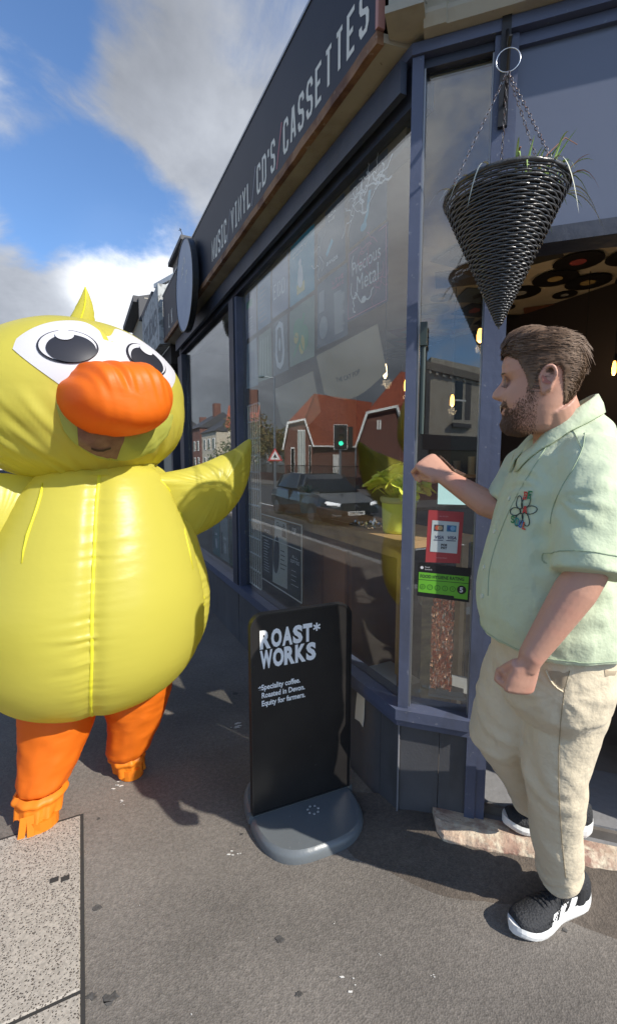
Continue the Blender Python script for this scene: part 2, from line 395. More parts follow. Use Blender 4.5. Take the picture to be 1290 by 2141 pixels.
m_intfl = mat('interior_floor', (0.20, 0.18, 0.16), 0.6, var=(3, (.07, .06, .05), .4, .7))
m_ceil = mat('ceiling_plaster', (0.48, 0.42, 0.32), 0.8, var=(2, (.34, .28, .20), .4, .7))
m_glass = glass('window_glass', 0.105, smear=0.035)
m_glass2 = glass('window_glass_far', 0.14, smear=0.06)
m_pine = mat('pine_board', (0.42, 0.26, 0.12), 0.55, bump=(20, .1, 4, (.2, 1, 1)), var=(9, (.30, .17, .07), .4, .7, (.2, 1, 1)))
m_black = mat('black_gloss', (0.012, 0.012, 0.013), 0.4)
m_blackm = mat('black_matt', (0.012, 0.012, 0.012), 0.7)
m_white = mat('white_paint', (0.78, 0.77, 0.74), 0.5)
m_print = mat('white_print', (0.88, 0.88, 0.88), 0.6)
m_stone = mat('worn_stone', (0.52, 0.42, 0.31), 0.85, bump=[(14, .6, 8), (70, .3, 4)], var=[(6, (.30, .17, .13), .42, .66), (22, (.62, .55, .42), .48, .64), (70, (.12, .09, .07), .64, .74)])
m_render = mat('cream_render', (0.50, 0.45, 0.36), 0.85, bump=(20, .2, 5), var=(2, (.4, .35, .27), .4, .7))
m_rtile = mat('orange_roof_tiles', (0.30, 0.07, 0.032), 0.8, var=[(2.2, (.20, .045, .025), .4, .7), (14, (.36, .12, .06), .5, .7)], extra=tiles_extra)
m_brick = mat('red_brick', (0.14, 0.05, 0.035), 0.85, extra=brick_extra)
m_chrome = mat('bright_metal', (0.7, 0.7, 0.72), 0.25, metal=1.0)
m_metal = mat('dull_metal', (0.35, 0.36, 0.37), 0.45, metal=1.0)
m_darkglass = mat('dark_glass', (0.01, 0.012, 0.015), 0.08)

# ------------------------------------------------------------------ lettering
GL = {
 'M': [[(0, 0), (0, 1), (.5, .30), (1, 1), (1, 0)]], 'U': [[(0, 1), (0, .15), (.2, 0), (.8, 0), (1, .15), (1, 1)]],
 'S': [[(1, .76), (1, .87), (.8, 1), (.2, 1), (0, .87), (0, .66), (.16, .55), (.84, .45), (1, .34), (1, .13), (.8, 0), (.2, 0), (0, .13), (0, .24)]],
 'I': [[(.5, 0), (.5, 1)], [(.1, 1), (.9, 1)], [(.1, 0), (.9, 0)]],
 'C': [[(1, .74), (1, .87), (.8, 1), (.2, 1), (0, .87), (0, .13), (.2, 0), (.8, 0), (1, .13), (1, .26)]],
 'V': [[(0, 1), (.5, 0), (1, 1)]], 'N': [[(0, 0), (0, 1), (1, 0), (1, 1)]], 'Y': [[(0, 1), (.5, .45), (1, 1)], [(.5, .45), (.5, 0)]],
 'L': [[(0, 1), (0, 0), (1, 0)]], 'D': [[(0, .5), (0, 1), (.7, 1), (1, .84), (1, .16), (.7, 0), (0, 0), (0, .5)]],
 "'": [[(.5, 1), (.5, .72)]], 'A': [[(0, 0), (.38, 1), (.62, 1), (1, 0)], [(.17, .3), (.83, .3)]],
 'E': [[(1, 1), (0, 1), (0, 0), (1, 0)], [(0, .52), (.8, .52)]], 'T': [[(0, 1), (1, 1)], [(.5, 1), (.5, 0)]],
 'R': [[(0, 0), (0, 1), (.78, 1), (1, .86), (1, .6), (.78, .46), (0, .46)], [(.5, .46), (1, 0)]],
 'O': [[(0, .5), (0, .86), (.2, 1), (.8, 1), (1, .86), (1, .14), (.8, 0), (.2, 0), (0, .14), (0, .5)]],
 'W': [[(0, 1), (.14, 0), (.5, .62), (.86, 0), (1, 1)]], 'K': [[(0, 0), (0, 1)], [(1, 1), (.05, .42)], [(.38, .62), (1, 0)]],
 '/': [[(0, -.15), (1, 1.15)]], 'B': [[(0, .5), (0, 1), (.75, 1), (.95, .87), (.95, .62), (.75, .52), (0, .52)], [(.75, .52), (1, .4), (1, .13), (.78, 0), (0, 0), (0, .52)]],
 'G': [[(1, .76), (1, .87), (.8, 1), (.2, 1), (0, .87), (0, .13), (.2, 0), (.8, 0), (1, .13), (1, .45), (.55, .45)]],
 'Z': [[(0, 1), (1, 1), (0, 0), (1, 0)]], 'X': [[(0, 0), (1, 1)], [(0, 1), (1, 0)]], 'P': [[(0, 0), (0, 1), (.78, 1), (1, .86), (1, .58), (.78, .44), (0, .44)]],
 'F': [[(1, 1), (0, 1), (0, 0)], [(0, .52), (.8, .52)]], 'H': [[(0, 0), (0, 1)], [(1, 0), (1, 1)], [(0, .5), (1, .5)]],
 '*': [[(.5, .62), (.5, 1.02)], [(.25, .7), (.75, .94)], [(.25, .94), (.75, .7)]],
}
def ribbon(mb, pts, h, place, lift, m=0, closed=False):
    """flat stroke of half width h along 2-D points; place(x, y, lift) -> world"""
    pts = [Vector((p[0], p[1])) for p in pts]; n = len(pts); L_ = []; R_ = []
    if closed is False and n > 2 and (pts[0] - pts[-1]).length < 1e-6: closed = True; 
    if closed: pts = pts[:-1]; n -= 1
    for i, p in enumerate(pts):
        a = pts[(i - 1) % n] if (closed or i) else None; b = pts[(i + 1) % n] if (closed or i < n - 1) else None
        d1 = (p - a).normalized() if a is not None else None; d2 = (b - p).normalized() if b is not None else None
        if d1 is None: d1 = d2
        if d2 is None: d2 = d1
        n1_ = Vector((-d1.y, d1.x)); n2_ = Vector((-d2.y, d2.x)); mm = n1_ + n2_
        if mm.length < .2: mm = n1_
        mm.normalize(); k = h / max(.5, mm.dot(n1_)); L_.append(p + mm * k); R_.append(p - mm * k)
    q = [place(p.x, p.y, lift) for p in L_] + [place(p.x, p.y, lift) for p in R_]
    mb.add(q, [(i, (i + 1) % n, (i + 1) % n + n, i + n) for i in range(n if closed else n - 1)], m)
def strokes(mb, ch, x0, y0, wd, ht, th, place, lift=0.0, m=0):
    for k, pl in enumerate(GL[ch]):
        h = th / 2
        ribbon(mb, [(x0 + h + p[0] * (wd - th), y0 + h + p[1] * (ht - th)) for p in pl], h, place, lift + k * 0.00025, m)
def font_mb(s, size, place, lift=0.0, bold=0.0, squeeze=1.0, align='LEFT', mb=None, m=0, spacing=1.0):
    """built-in font laid out flat: print"""
    cu = bpy.data.curves.new('t', 'FONT'); cu.body = s; cu.size = size; cu.offset = bold; cu.align_x = align; cu.space_character = spacing; cu.resolution_u = 3
    o = bpy.data.objects.new('t', cu); COL.objects.link(o)
    me = bpy.data.meshes.new_from_object(o.evaluated_get(bpy.context.evaluated_depsgraph_get()))
    mb = mb or MB()
    mb.add([place(v.co.x * squeeze, v.co.y, lift) for v in me.vertices], [tuple(p.vertices) for p in me.polygons], m)
    bpy.data.objects.remove(o); bpy.data.curves.remove(cu); bpy.data.meshes.remove(me); return mb

# ================================================================== GROUND
mb = MB(); mb.box(lambda a, b, c: Vector((a, b, c)), -400, 400, -400, 400, -0.9, -0.46)
solo('ground', mb, mat('far_ground', (0.10, 0.10, 0.09), 0.9), loc=(0, 0, -0.46), kind='structure')
pave = MB(); pave.box(W1, -14, 60, -6.5, 2.60, -0.42, 0.0)
pavement = solo('pavement', pave, m_asphalt, loc=(0, 0, 0), kind='structure')
rd = MB()
rd.add([W1(-30, 2.6, -.14), W1(70, 2.6, -.14), W1(70, 5.5, -.38), W1(-30, 5.5, -.38), W1(70, 12, -.40), W1(-30, 12, -.40),
        W1(-30, 2.6, -.6), W1(70, 2.6, -.6), W1(70, 12, -.6), W1(-30, 12, -.6)], [(0, 1, 2, 3), (3, 2, 4, 5), (6, 7, 8, 9)])
road = solo('road', rd, m_road, loc=W1(0, 6, -.14), kind='structure')
for k in range(-6, 26):                                             # kerb stones, one by one
    q = MB(); q.box(W1, k * .915 + .004, k * .915 + .911, 2.602, 2.74, -.30, 0.004 + .001 * (k % 3)); part('kerb_stone', q, m_kerb, pavement)
m_line = mat('road_paint', (0.7, 0.7, 0.66), 0.6, var=(30, (.3, .3, .29), .55, .7))
q = MB()
for k in range(-3, 9): q.box(W1, k * 3.2, k * 3.2 + 1.7, 5.9, 6.02, -.378, -.372)
part('lane_marking', q, m_line, road, kind='stuff')
q = MB(); q.box(W1, -8, 40, 2.98, 3.06, -.19, -.166); part('edge_line', q, m_line, road)
fp = MB(); fp.box(W1, -30, 70, 12, 14.6, -.6, -.27); solo('far_pavement', fp, m_asphalt, kind='structure')
# exposed aggregate slabs at the outer edge of the pavement
for (u0, u1) in ((-.795, -.102), (-.093, .60)):
    for (n0, n1) in ((1.152, 1.755), (1.763, 2.35)):
        q = MB(); T = lambda a, b, c: W1(a, b, c)
        q.add([W1(u0 + .004, n0 + .004, .007), W1(u1 - .004, n0 + .004, .007), W1(u1 - .004, n1 - .004, .007), W1(u0 + .004, n1 - .004, .007),
               W1(u0, n0, .003), W1(u1, n0, .003), W1(u1, n1, .003), W1(u0, n1, .003), W1(u0, n0, -.03), W1(u1, n0, -.03), W1(u1, n1, -.03), W1(u0, n1, -.03)],
              [(0, 1, 2, 3), (0, 4, 5, 1), (1, 5, 6, 2), (2, 6, 7, 3), (3, 7, 4, 0), (4, 8, 9, 5), (5, 9, 10, 6), (6, 10, 11, 7), (7, 11, 8, 4), (11, 10, 9, 8)])
        part('paving_slab', q, m_slab, pavement)
q = MB(); q.box(W1, -.80, .608, 1.140, 1.152, .0005, .0035); q.box(W1, .60, .610, 1.152, 2.35, .0005, .0035); q.box(W1, -.102, -.093, 1.152, 2.35, .0005, .0032)
part('slab_joint', q, m_joint, pavement)
q = MB()
for du in (0, .034): q.box(W1, .293 + du * .3, .313 + du * .3, 1.185 + du, 1.212 + du, .0072, .0085)
part('lifting_slot', q, m_joint, pavement)
# chalk smears, litter and specks lying on the asphalt
def splat(cx_, cy_, r, seed, z=.0015):
    rr = random.Random(seed); q = MB(); n = 14
    q.poly([Vector((cx_ + r * (.5 + rr.random()) * cos(2 * pi * k / n), cy_ + r * (.4 + rr.random() * .8) * sin(2 * pi * k / n), z)) for k in range(n)], (0, 0, .0012)); return q
m_gum = mat('old_gum', (0.05, 0.046, 0.042), 0.9, var=(80, (.09, .085, .08), .4, .6))
m_fleck = mat('pale_fleck', (0.62, 0.60, 0.56), 0.8)
m_chalk = mat('blue_chalk', (0.16, 0.23, 0.30), 0.95, var=(60, (.115, .105, .095), .42, .58))
for i, (x, y, r) in enumerate(((205, 1898, .012), (232, 2090, .02), (192, 2085, .012), (150, 1775, .012), (1180, 1945, .008), (505, 1745, .006), (585, 1965, .012), (625, 2080, .010), (207, 1712, .008))):
    p = at(x, y, 1); d = (p - Vector((0, 0, CAM_H))); g = Vector((0, 0, CAM_H)) + d * (CAM_H / -d.z)
    part('gum_spot', splat(g.x, g.y, r, i), m_gum, pavement)
q = MB()
rr = random.Random(3)
for (x, y, k, s) in ((490, 1786, 5, .010), (294, 1890, 1, .004), (735, 2052, 4, .010), (250, 1640, 6, .012), (256, 1675, 4, .008), (1072, 1846, 9, .018), (498, 1518, 9, .020), (540, 1960, 1, .003), (795, 2000, 2, .004), (400, 2115, 2, .004), (800, 1716, 2, .007), (840, 1750, 3, .006), (700, 1930, 2, .003), (900, 2040, 3, .004), (1000, 1870, 2, .006)):
    p = at(x, y, 1); d = (p - Vector((0, 0, CAM_H))); g = Vector((0, 0, CAM_H)) + d * (CAM_H / -d.z)
    for _ in range(k):
        a = rr.random() * pi; r1 = s * (.3 + rr.random() * .6); o = g + Vector((rr.gauss(0, s * 1.2), rr.gauss(0, s * 1.2), .0015))
        q.poly([o + Vector((r1 * cos(a + t), r1 * .35 * sin(a + t * 1.0), 0)) for t in (0, 1.6, 3.1, 4.7)], (0, 0, .0015))
part('litter_flecks', q, m_fleck, pavement, kind='stuff')
q = splat(*W1(-.72, .74, 0).xy, .035, 31); q2 = splat(*W1(-.80, .76, 0).xy, .028, 37, .0022); q.add(q2.v, q2.f); part('chalk_smear', q, m_chalk, pavement)
# asphalt dressed up against the step and the corner of the bulkhead
def ramp(i, j):
    v = -0.35 + i * 1.75; n = -.10 + j * .42
    k = sm(-.30, .18, v); edge = .30 + .06 * noise.noise(Vector((v * 3, 1, 0)))
    h = .072 * k * (1 - sm(.05, edge, n)) ** 1.4 + .004 * noise.noise(Vector((v * 14, n * 14, 0))) * (1 - sm(.1, .3, n))
    return W2(v, n, max(-.004, h - .003) )
m_dirt = mat('dirty_asphalt', (0.105, 0.085, 0.068), 0.9, extra=asphalt_extra)
q = MB().grid(ramp, 70, 26); part('asphalt_ramp', q, m_dirt, pavement, smooth=True)

# ================================================================== THE SHOP
shop = thing('shop_building', 'corner shop with large reflecting windows, blue-grey wooden frames and a splayed corner doorway', 'shop', W1(1.5, -.5, 0))
def strip(offs, z0, z1, uend=4.15, vend=.262, ustart=None):
    """moulding that follows the street wall and turns the corner: offs=(inner, outer) distance from the wall"""
    q = MB(); ab = 22.5 * pi / 180; rings = []
    for key in ('a', 'c', 'b'):
        r = []
        for (o, z) in ((offs[0], z0), (offs[1], z0), (offs[1], z1), (offs[0], z1)):
            if key == 'a': r.append(W1(uend, o, z))
            elif key == 'b': r.append(W2(vend, o, z))
            else: m_ = (N1 + N2).normalized(); r.append(C + m_ * (o / cos(ab)) + Z * z)
        rings.append(r)
    return q.loft(rings)
part('sill', strip((-.085, .034), .452, .494), m_blue, shop)
part('sill_lip', strip((-.02, .024), .425, .451), m_blue, shop)
# bulkhead boards under the windows
us = [0.0, .13, .72, 1.36, 2.0, 2.06, 2.72, 3.4, 4.10]
for a, b in zip(us[:-1], us[1:]):
    q = MB(); q.box(W1, a + .0015, b - .0015, -.05, -.002 + .002 * ((int(a * 50)) % 2), -.02, .425); part('bulkhead_panel', q, m_bulk, shop)
q = MB(); q.box(W2, .004, .150, -.05, -.004, -.02, .425); part('bulkhead_panel', q, m_bulk, shop)
q = MB(); q.box(W2, .152, .252, -.05, -.006, -.02, .425); part('bulkhead_panel', q, m_bulk, shop)
q = MB(); q.tube([W1(.0, .004, .0), W1(.0, .004, .424)], .0035, 6); part('corner_bead', q, mat('worn_bead', (.2, .2, .22), .5), shop)
# posts
def post(T, a0, a1, b0, b1, z0, z1, mt=m_blue): q = MB(); q.box(T, a0, a1, b0, b1, z0, z1); return part('post', q, mt, shop)
post(W2, -.008, .030, -.048, .014, .494, 2.80)
q = MB(); q.box(W2, .0305, .036, -.04, -.004, .494, 2.771); part('glazing_bead', q, m_metal, shop)
q = MB(); q.box(W2, .246, .2505, -.045, -.01, .494, 2.771); part('glazing_bead', q, m_metal, shop)
post(W2, .251, .288, -.055, .012, .06, 2.80); post(W2, .2885, .322, -.12, .004, .06, 2.80)
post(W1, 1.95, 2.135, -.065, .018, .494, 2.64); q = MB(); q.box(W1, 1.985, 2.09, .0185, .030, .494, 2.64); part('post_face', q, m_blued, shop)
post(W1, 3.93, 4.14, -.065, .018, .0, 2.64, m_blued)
# head of the windows
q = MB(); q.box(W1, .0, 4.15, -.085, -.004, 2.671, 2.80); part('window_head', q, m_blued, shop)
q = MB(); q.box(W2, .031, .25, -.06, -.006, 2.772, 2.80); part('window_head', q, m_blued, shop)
part('head_rail', strip((-.07, .022), 2.802, 2.838, vend=1.6), m_blue, shop)
q = MB(); q.box(W2, .3225, 1.6, -.06, -.004, 2.765, 2.80); part('transom_rail', q, m_blue, shop)
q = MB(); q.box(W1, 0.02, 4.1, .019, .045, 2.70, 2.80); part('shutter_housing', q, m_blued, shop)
# panes
def pane(T, a0, a1, b, z0, z1, mt=m_glass): q = MB(); q.box(T, a0, a1, b - .006, b, z0, z1); return part('glass_pane', q, mt, shop)
pane(W1, .022, 1.95, -.03, .494, 2.67); pane(W1, 2.135, 3.93, -.03, .494, 2.64, m_glass2); pane(W2, .036, .246, -.03, .494, 2.772)
# lead rail of window bars inside the second window
# transom panel and door head, door frame
q = MB(); q.box(W2, .3225, 1.30, -.045, -.02, 2.205, 2.765); part('transom_panel', q, mat('transom_paint', (0.125, 0.142, 0.195), 0.30, bump=(14, .03, 3)), shop)
q = MB(); q.box(W2, .3225, 1.30, -.10, .002, 2.155, 2.204); part('door_head', q, m_blued, shop)
post(W2, 1.18, 1.30, -.1, .004, .06, 2.154); 
q = MB(); q.box(W2, 1.30, 1.60, -.05, 0, .0, 2.72); part('side_panel', q, m_blued, shop)
# soffit under the sign
q = MB(); q.add([W1(.0, -.06, 2.8385), W1(4.36, -.06, 2.8385), W1(4.36, .10, 2.852), W1(.045, .10, 2.852), W1(.0, -.06, 2.88), W1(4.36, -.06, 2.88), W1(4.36, .10, 2.88), W1(.045, .10, 2.88)],
                [(0, 1, 2, 3), (7, 6, 5, 4), (0, 4, 5, 1), (3, 2, 6, 7), (0, 3, 7, 4), (1, 5, 6, 2)])
part('soffit_board', q, m_cream, shop)
def batten(i, j):
    return None
q = MB(); rings = []
for k in range(60):
    u = .045 + 4.31 * k / 59; j = .004 * noise.noise(Vector((u * 9, 0, 1))); j2 = .004 * noise.noise(Vector((u * 11, 4, 1)))
    rings.append([W1(u, .098, 2.845 + j), W1(u, .128 + j2, 2.842 + j), W1(u, .130 + j2, 2.880 + j), W1(u, .098, 2.884)])
q.loft(rings); part('batten', q, m_wood, shop)
# cornice over the splayed corner and the capital where it meets the sign
def cornice(vend):
    prof = [(0.0, 2.8385), (.06, 2.842), (.075, 2.872), (.075, 2.885), (.035, 2.90), (.035, 3.30), (.09, 3.33), (.09, 3.38), (0, 3.38)]
    q = MB(); rings = []
    for v in (.03, .10, .104, .36, .364, 1.0, 1.6):
        s_ = -.006 if v in (.104, .36) else 0
        rings.append([W2(v, o + (s_ if o > .03 else 0), z) for o, z in prof])
    return q.loft(rings)
part('cornice', cornice(1.6), m_cream, shop)
q = MB(); rings = []
for k in range(25):
    v = .13 + 1.47 * k / 24; zb = 3.02 + .42 * max(0, (v - .30)) ** 1.6
    rings.append([W2(v, .036, zb), W2(v, .24, zb), W2(v, .24, 3.62), W2(v, .036, 3.62)])
q.loft(rings); part('unseen_shadow_box', q, m_cream, shop)  # added out of view, underside arched to cast a curved shadow on the transom
q = MB(); q.box(W2, -.075, .028, -.02, .115, 2.885, 3.40); q.box(W2, -.085, .036, -.02, .125, 2.862, 2.884); part('capital', q, m_cream, shop)
# core: roof, floor, inner walls
q = MB()
plan = [W1(0, -.02, 0), W1(4.36, -.02, 0), W1(4.36, -6, 0), W1(-1.13, -6, 0), W1(-1.13, -1.15, 0)]
q.poly([p + Z * 3.3 for p in plan], Z * .08); part('roof', q, m_dark, shop)
q = MB(); q.poly([p + (C + (N1 + N2) * -.9 - p) * .02 + Z * 2.76 for p in plan], Z * .06); part('ceiling', q, m_ceil, shop)
q = MB(); q.poly([p + (C + (N1 + N2) * -.9 - p) * .02 + Z * .02 for p in plan], Z * .10); part('shop_floor', q, m_intfl, shop)
q = MB(); q.box(W1, -1.15, 4.36, -6.1, -6.0, 0, 3.3); q.box(W1, -1.25, -1.13, -6.1, -1.17, 0, 3.3); part('inner_wall', q, m_maroon, shop)
q = MB(); q.box(W1, 4.30, 4.38, -6.1, -.07, 0, 3.36); part('party_wall', q, m_render, shop)
q = MB(); q.box(W1, 0.35, 4.28, -2.6, -2.5, .12, 2.755); part('partition', q, m_dark, shop)
q = MB(); q.box(W2, .325, 1.17, -.06, .0, .02, .085); q.box(W2, .325, 1.17, -.40, -.0605, .02, .128); part('inner_step', q, mat('grey_threshold', (.21, .21, .215), .7, bump=(30, .2, 4)), shop)
q = MB(); q.box(W1, .1, 1.94, -.10, -.045, 2.60, 2.668); q.box(W1, 2.14, 3.9, -.10, -.045, 2.58, 2.638); part('roller_blind', q, mat('tan_blind', (.19, .14, .09), .8), shop)

# doorstep
step = MB(); rings = []
a0 = Vector((.490, 1.66, 0)); f0 = Vector((.472, 1.540, 0)); a1 = W2(1.18, -.02, 0); f1 = W2(1.18, .035, 0)
for k in range(41):
    t = k / 40; jn = lambda s_, f_: s_ * noise.noise(Vector((t * f_, s_ * 900, 2)))
    bk = a0.lerp(a1, t); fr = f0.lerp(f1, t) + N2 * (jn(.006, 12) + jn(.004, 40) - (.03 if k == 0 else 0))
    zt = .094 + jn(.006, 7); zf = .076 + jn(.008, 15)
    rings.append([bk + Z * -.02, fr + Z * -.02 + N2 * .004, fr + Z * (zf - .014 + jn(.006, 23)), fr - N2 * .008 + Z * zf, fr.lerp(bk, .45) + Z * (zt + jn(.003, 30)), bk + Z * zt])
step.loft(rings)
solo('doorstep', step, m_stone, 'worn pinkish stone doorstep with a chipped pale edge under the man', 'doorstep', loc=f0)

# ------------------------------------------------------------------ sign over the window
fs = thing('fascia_sign', 'long dark navy shop sign with pale capitals running above the big window', 'sign', W1(2.2, .12, 2.87))
q = MB(); q.box(W1, .055, 4.36, .10, .125, 2.886, 3.36); part('board', q, m_board, fs)
q = MB(); q.box(W1, .050, 4.365, .096, .130, 3.361, 3.375); part('trim', q, m_metal, fs)
q = MB(); q.box(W1, .038, .054, .10, .128, 2.886, 3.36); part('end_cap', q, mat('pink_edge', (.50, .24, .20), .6), fs)
m_let = mat('sign_lettering', (0.78, 0.75, 0.66), 0.6); m_slash = mat('pink_slash', (0.42, 0.14, 0.16), 0.6)
m_slash2 = mat('grey_slash', (0.22, 0.22, 0.25), 0.6)
text = "MUSIC/VINYL/CD'S/CASSETTES"
adv = {"'": .45, 'I': .78, '/': .95}
tot = sum(adv.get(c, 1) for c in text); pitch = (2.175 - .085) / tot; x = 2.175
for ci, ch in enumerate(text):
    wd = pitch * adv.get(ch, 1); q = MB(); gw = .062 if ch not in "'/" else (.02 if ch == "'" else .082)
    if ch == 'M': gw = .066
    x0 = x - (wd - gw) / 2
    strokes(q, ch, 0, 0, gw, .150, .0185 if ch != '/' else .014, lambda a, b, l: W1(x0 - a, .1262 + l, 2.925 + b))
    part('letter', q, (m_slash if ci > 11 else m_slash2) if ch == '/' else m_let, fs); x -= wd
x = 3.86
for ch in "K":
    q = MB(); strokes(q, ch, 0, 0, .07, .16, .017, lambda a, b, l: W1(x - a, .1262 + l, 2.925 + b)); part('letter', q, m_let, fs)
q = MB(); strokes(q, 'L', 0, 0, .05, .16, .017, lambda a, b, l: W1(4.02 - a, .1262 + l, 2.925 + b)); part('letter', q, m_let, fs)

rs = thing('round_sign', 'round blue-grey sign disc standing off the fascia at its far end', 'sign', W1(2.80, .16, 2.6))
q = MB(); cc = lambda r, n, k, K=48: W1(2.80 + r * cos(2 * pi * k / K), n, 2.955 + r * 1.06 * sin(2 * pi * k / K))
q.loft([[cc(.345, .165, k) for k in range(48)], [cc(.345, .205, k) for k in range(48)]]); part('disc', q, mat('disc_face', (.24, .30, .42), .45, var=(6, (.30, .36, .46), .4, .7)), rs)
q = MB(); q.loft([[cc(.352, .160, k) for k in range(48)], [cc(.352, .210, k) for k in range(48)], [cc(.344, .210, k) for k in range(48)], [cc(.344, .2052, k) for k in range(48)]], cap=False); part('rim', q, m_black, rs)
q = MB()
for a, b, r in ((.02, .16, .05), (-.05, .13, .03), (.10, .05, .035)):
    ribbon(q, [(a + r * cos(t), b + r * 1.3 * sin(t * 1.3)) for t in (0, .8, 1.6, 2.4, 3.2, 4.0)], .006, lambda X, Y, l: W1(2.80 - X, .2057 + l, 2.955 + Y), 0)
part('emblem', q, m_let, rs)
for dz in (-.2, .2):
    q = MB(); q.box(W1, 2.78, 2.82, .1255, .1645, 2.955 + dz, 2.985 + dz); part('stand_off', q, m_black, rs)

# ------------------------------------------------------------------ neighbours further along the same side
nb = thing('neighbour_building', 'cream rendered terrace beyond the shop with dark gutters and a pebble-dashed chimney', 'building', W1(8, -2, 0))
q = MB(); q.box(W1, 5.25, 7.1, -5, -.25, 0, 3.62); part('wall', q, m_render, nb)
q = MB(); q.box(W1, 7.1, 9.0, -5, -.02, 0, 4.22); part('wall', q, m_render, nb)
q = MB(); q.box(W1, 9.0, 14, -5, -.25, 0, 4.6); part('wall', q, m_render, nb)
m_slate = mat('slate', (.05, .05, .055), .6)
q = MB(); q.box(W1, 7.0, 9.0, -.02, .16, 4.10, 4.20); part('gutter', q, m_slate, nb)
q = MB(); q.box(W1, 5.75, 7.0, -.2, .05, 3.80, 3.88); q.box(W1, 6.95, 7.02, -.2, .08, 3.8, 4.16); part('gutter', q, m_slate, nb)
q = MB(); q.loft([[W1(5.25, -.1, 3.62), W1(5.25, -4.9, 3.62), W1(5.25, -2.5, 4.6)], [W1(7.1, -.1, 3.82), W1(7.1, -4.9, 3.82), W1(7.1, -2.5, 4.8)]]); part('roof', q, m_slate, nb)
q = MB(); q.loft([[W1(7.1, .1, 4.22), W1(7.1, -4.9, 4.22), W1(7.1, -2.5, 5.0)], [W1(9.0, .1, 4.22), W1(9.0, -4.9, 4.22), W1(9.0, -2.5, 5.0)]]); part('roof', q, m_slate, nb)
q = MB(); q.box(W1, 4.39, 5.25, -4.9, -.08, 3.02, 3.58); part('wall', q, m_render, nb)
q = MB(); q.poly([W1(4.3, -.06, 3.585), W1(5.9, -.06, 3.98), W1(5.9, -.06, 4.04), W1(4.3, -.06, 3.64)], N1 * .05); part('barge_board', q, m_white, nb)
q = MB(); q.poly([W1(4.39, -.12, 3.585), W1(5.85, -.12, 3.585), W1(5.85, -.12, 3.95)], N1 * .05); part('gable_infill', q, m_render, nb)
m_pebble = mat('pebble_dash', (.26, .20, .16), .9, bump=(60, .6, 4), var=(50, (.45, .38, .32), .5, .6))
q = MB(); q.box(W1, 4.35, 5.1, -.65, -.14, 3.64, 4.02); ch = part('chimney', q, m_pebble, nb)
q = MB(); q.box(W1, 4.30, 5.16, -.70, -.09, 4.021, 4.07); part('chimney_cap', q, m_slate, ch)
q = MB(); q.box(W1, 5.35, 5.62, -.75, -.3, 3.7, 4.02); q.box(W1, 5.31, 5.66, -.8, -.25, 4.02, 4.06); part('chimney', q, m_slate, nb)
q = MB(); q.tube([W1(4.8, -.3, 4.07), W1(4.86, -.2, 4.40)], .006, 5); q.tube([W1(4.80, -.2, 4.36), W1(4.92, -.2, 4.40)], .005, 5); part('aerial', q, m_slate, nb)
ns_ = thing('neighbour_sign', 'pale weathered shop sign board on the building next door, lettering faded', 'sign', W1(5, .1, 2.8))
q = MB(); q.box(W1, 4.40, 5.9, .05, .17, 2.84, 3.52); part('board', q, mat('pale_board', (.42, .43, .42), .7, bump=(20, .2, 4), var=(12, (.2, .2, .19), .5, .62)), ns_)
q = MB(); font_mb('STUDIO', .34, lambda a, b, l: W1(5.75 - a, .172 + l, 3.05 + b), bold=.01, mb=q); part('lettering', q, mat('faded_grey', (.2, .2, .2), .8), ns_)
q = MB(); q.box(W1, 4.42, 6.2, -.45, -.3, 0, 2.8); q.box(W1, 4.39, 6.2, -.3, .045, 2.62, 2.835); part('shopfront', q, m_dark, nb)
q = MB(); q.box(W1, 4.75, 4.85, -.1, 0, 0, 2.62); q.box(W1, 6.1, 6.2, -.1, 0, 0, 2.62); part('shopfront_post', q, m_blued, nb)

# ================================================================== WHAT THE WINDOWS REFLECT, built across the street
def mir(p, n=N1, o=C + N1 * -.03): p = Vector(p); return p - n * (2 * (p - o).dot(n))
def R(x, d, z): return mir((x, d, z))
hall = thing('brick_hall', 'red brick hall with two orange tiled roofs, reflected in the big window', 'building', R(2, 44, -.3))
def rp(name, polys, mt, parent=None, thick=(0, .25, 0)):
    q = MB()
    for P in polys:
        f = [R(*p) for p in P]; t = R(0, 1, 0) - R(0, 0, 0); q.poly(f, t * thick[1])
    return part(name, q, mt, parent or hall)
rp('wall', [[(-2.05, 40, -.4), (.38, 40, -.4), (.38, 40, 2.8), (-.34, 40, 5.05), (-1.75, 40, 4.75), (-2.1, 40, 2.6)]], m_brick, thick=(0, .4, 0))
rp('wall', [[(.38, 40.4, -.4), (4.4, 43.5, -.4), (4.4, 43.5, 2.9), (.38, 40.4, 2.9)]], m_brick, thick=(0, .3, 0))
rp('roof', [[(.36, 39.9, 2.8), (4.6, 43.3, 2.85), (6.4, 46.5, 7.35), (.53, 42.8, 7.7), (-.34, 39.8, 5.13)]], m_rtile, thick=(0, .15, 0))
rp('roof', [[(-.34, 39.8, 5.13), (-1.80, 39.8, 4.82), (.53, 42.8, 7.72)], [(-1.80, 39.8, 4.82), (-2.3, 39.9, 2.5), (-1.4, 44, 3.2), (.53, 42.9, 7.70)]], m_rtile, thick=(0, .12, 0))
rp('barge_board', [[(-2.28, 39.6, 2.5), (-2.16, 39.6, 2.5), (-1.70, 39.6, 4.72), (-1.84, 39.6, 4.86)], [(-1.84, 39.58, 4.86), (-1.78, 39.58, 4.68), (-.36, 39.58, 4.98), (-.30, 39.58, 5.16)], [(-.42, 39.6, 5.1), (-.28, 39.6, 5.15), (.50, 39.6, 2.75), (.36, 39.6, 2.75)]], m_white, thick=(0, .1, 0))
rp('gutter', [[(.45, 39.8, 2.74), (4.6, 43.2, 2.78), (4.6, 43.2, 2.92), (.45, 39.8, 2.88)]], m_white, thick=(0, .1, 0))
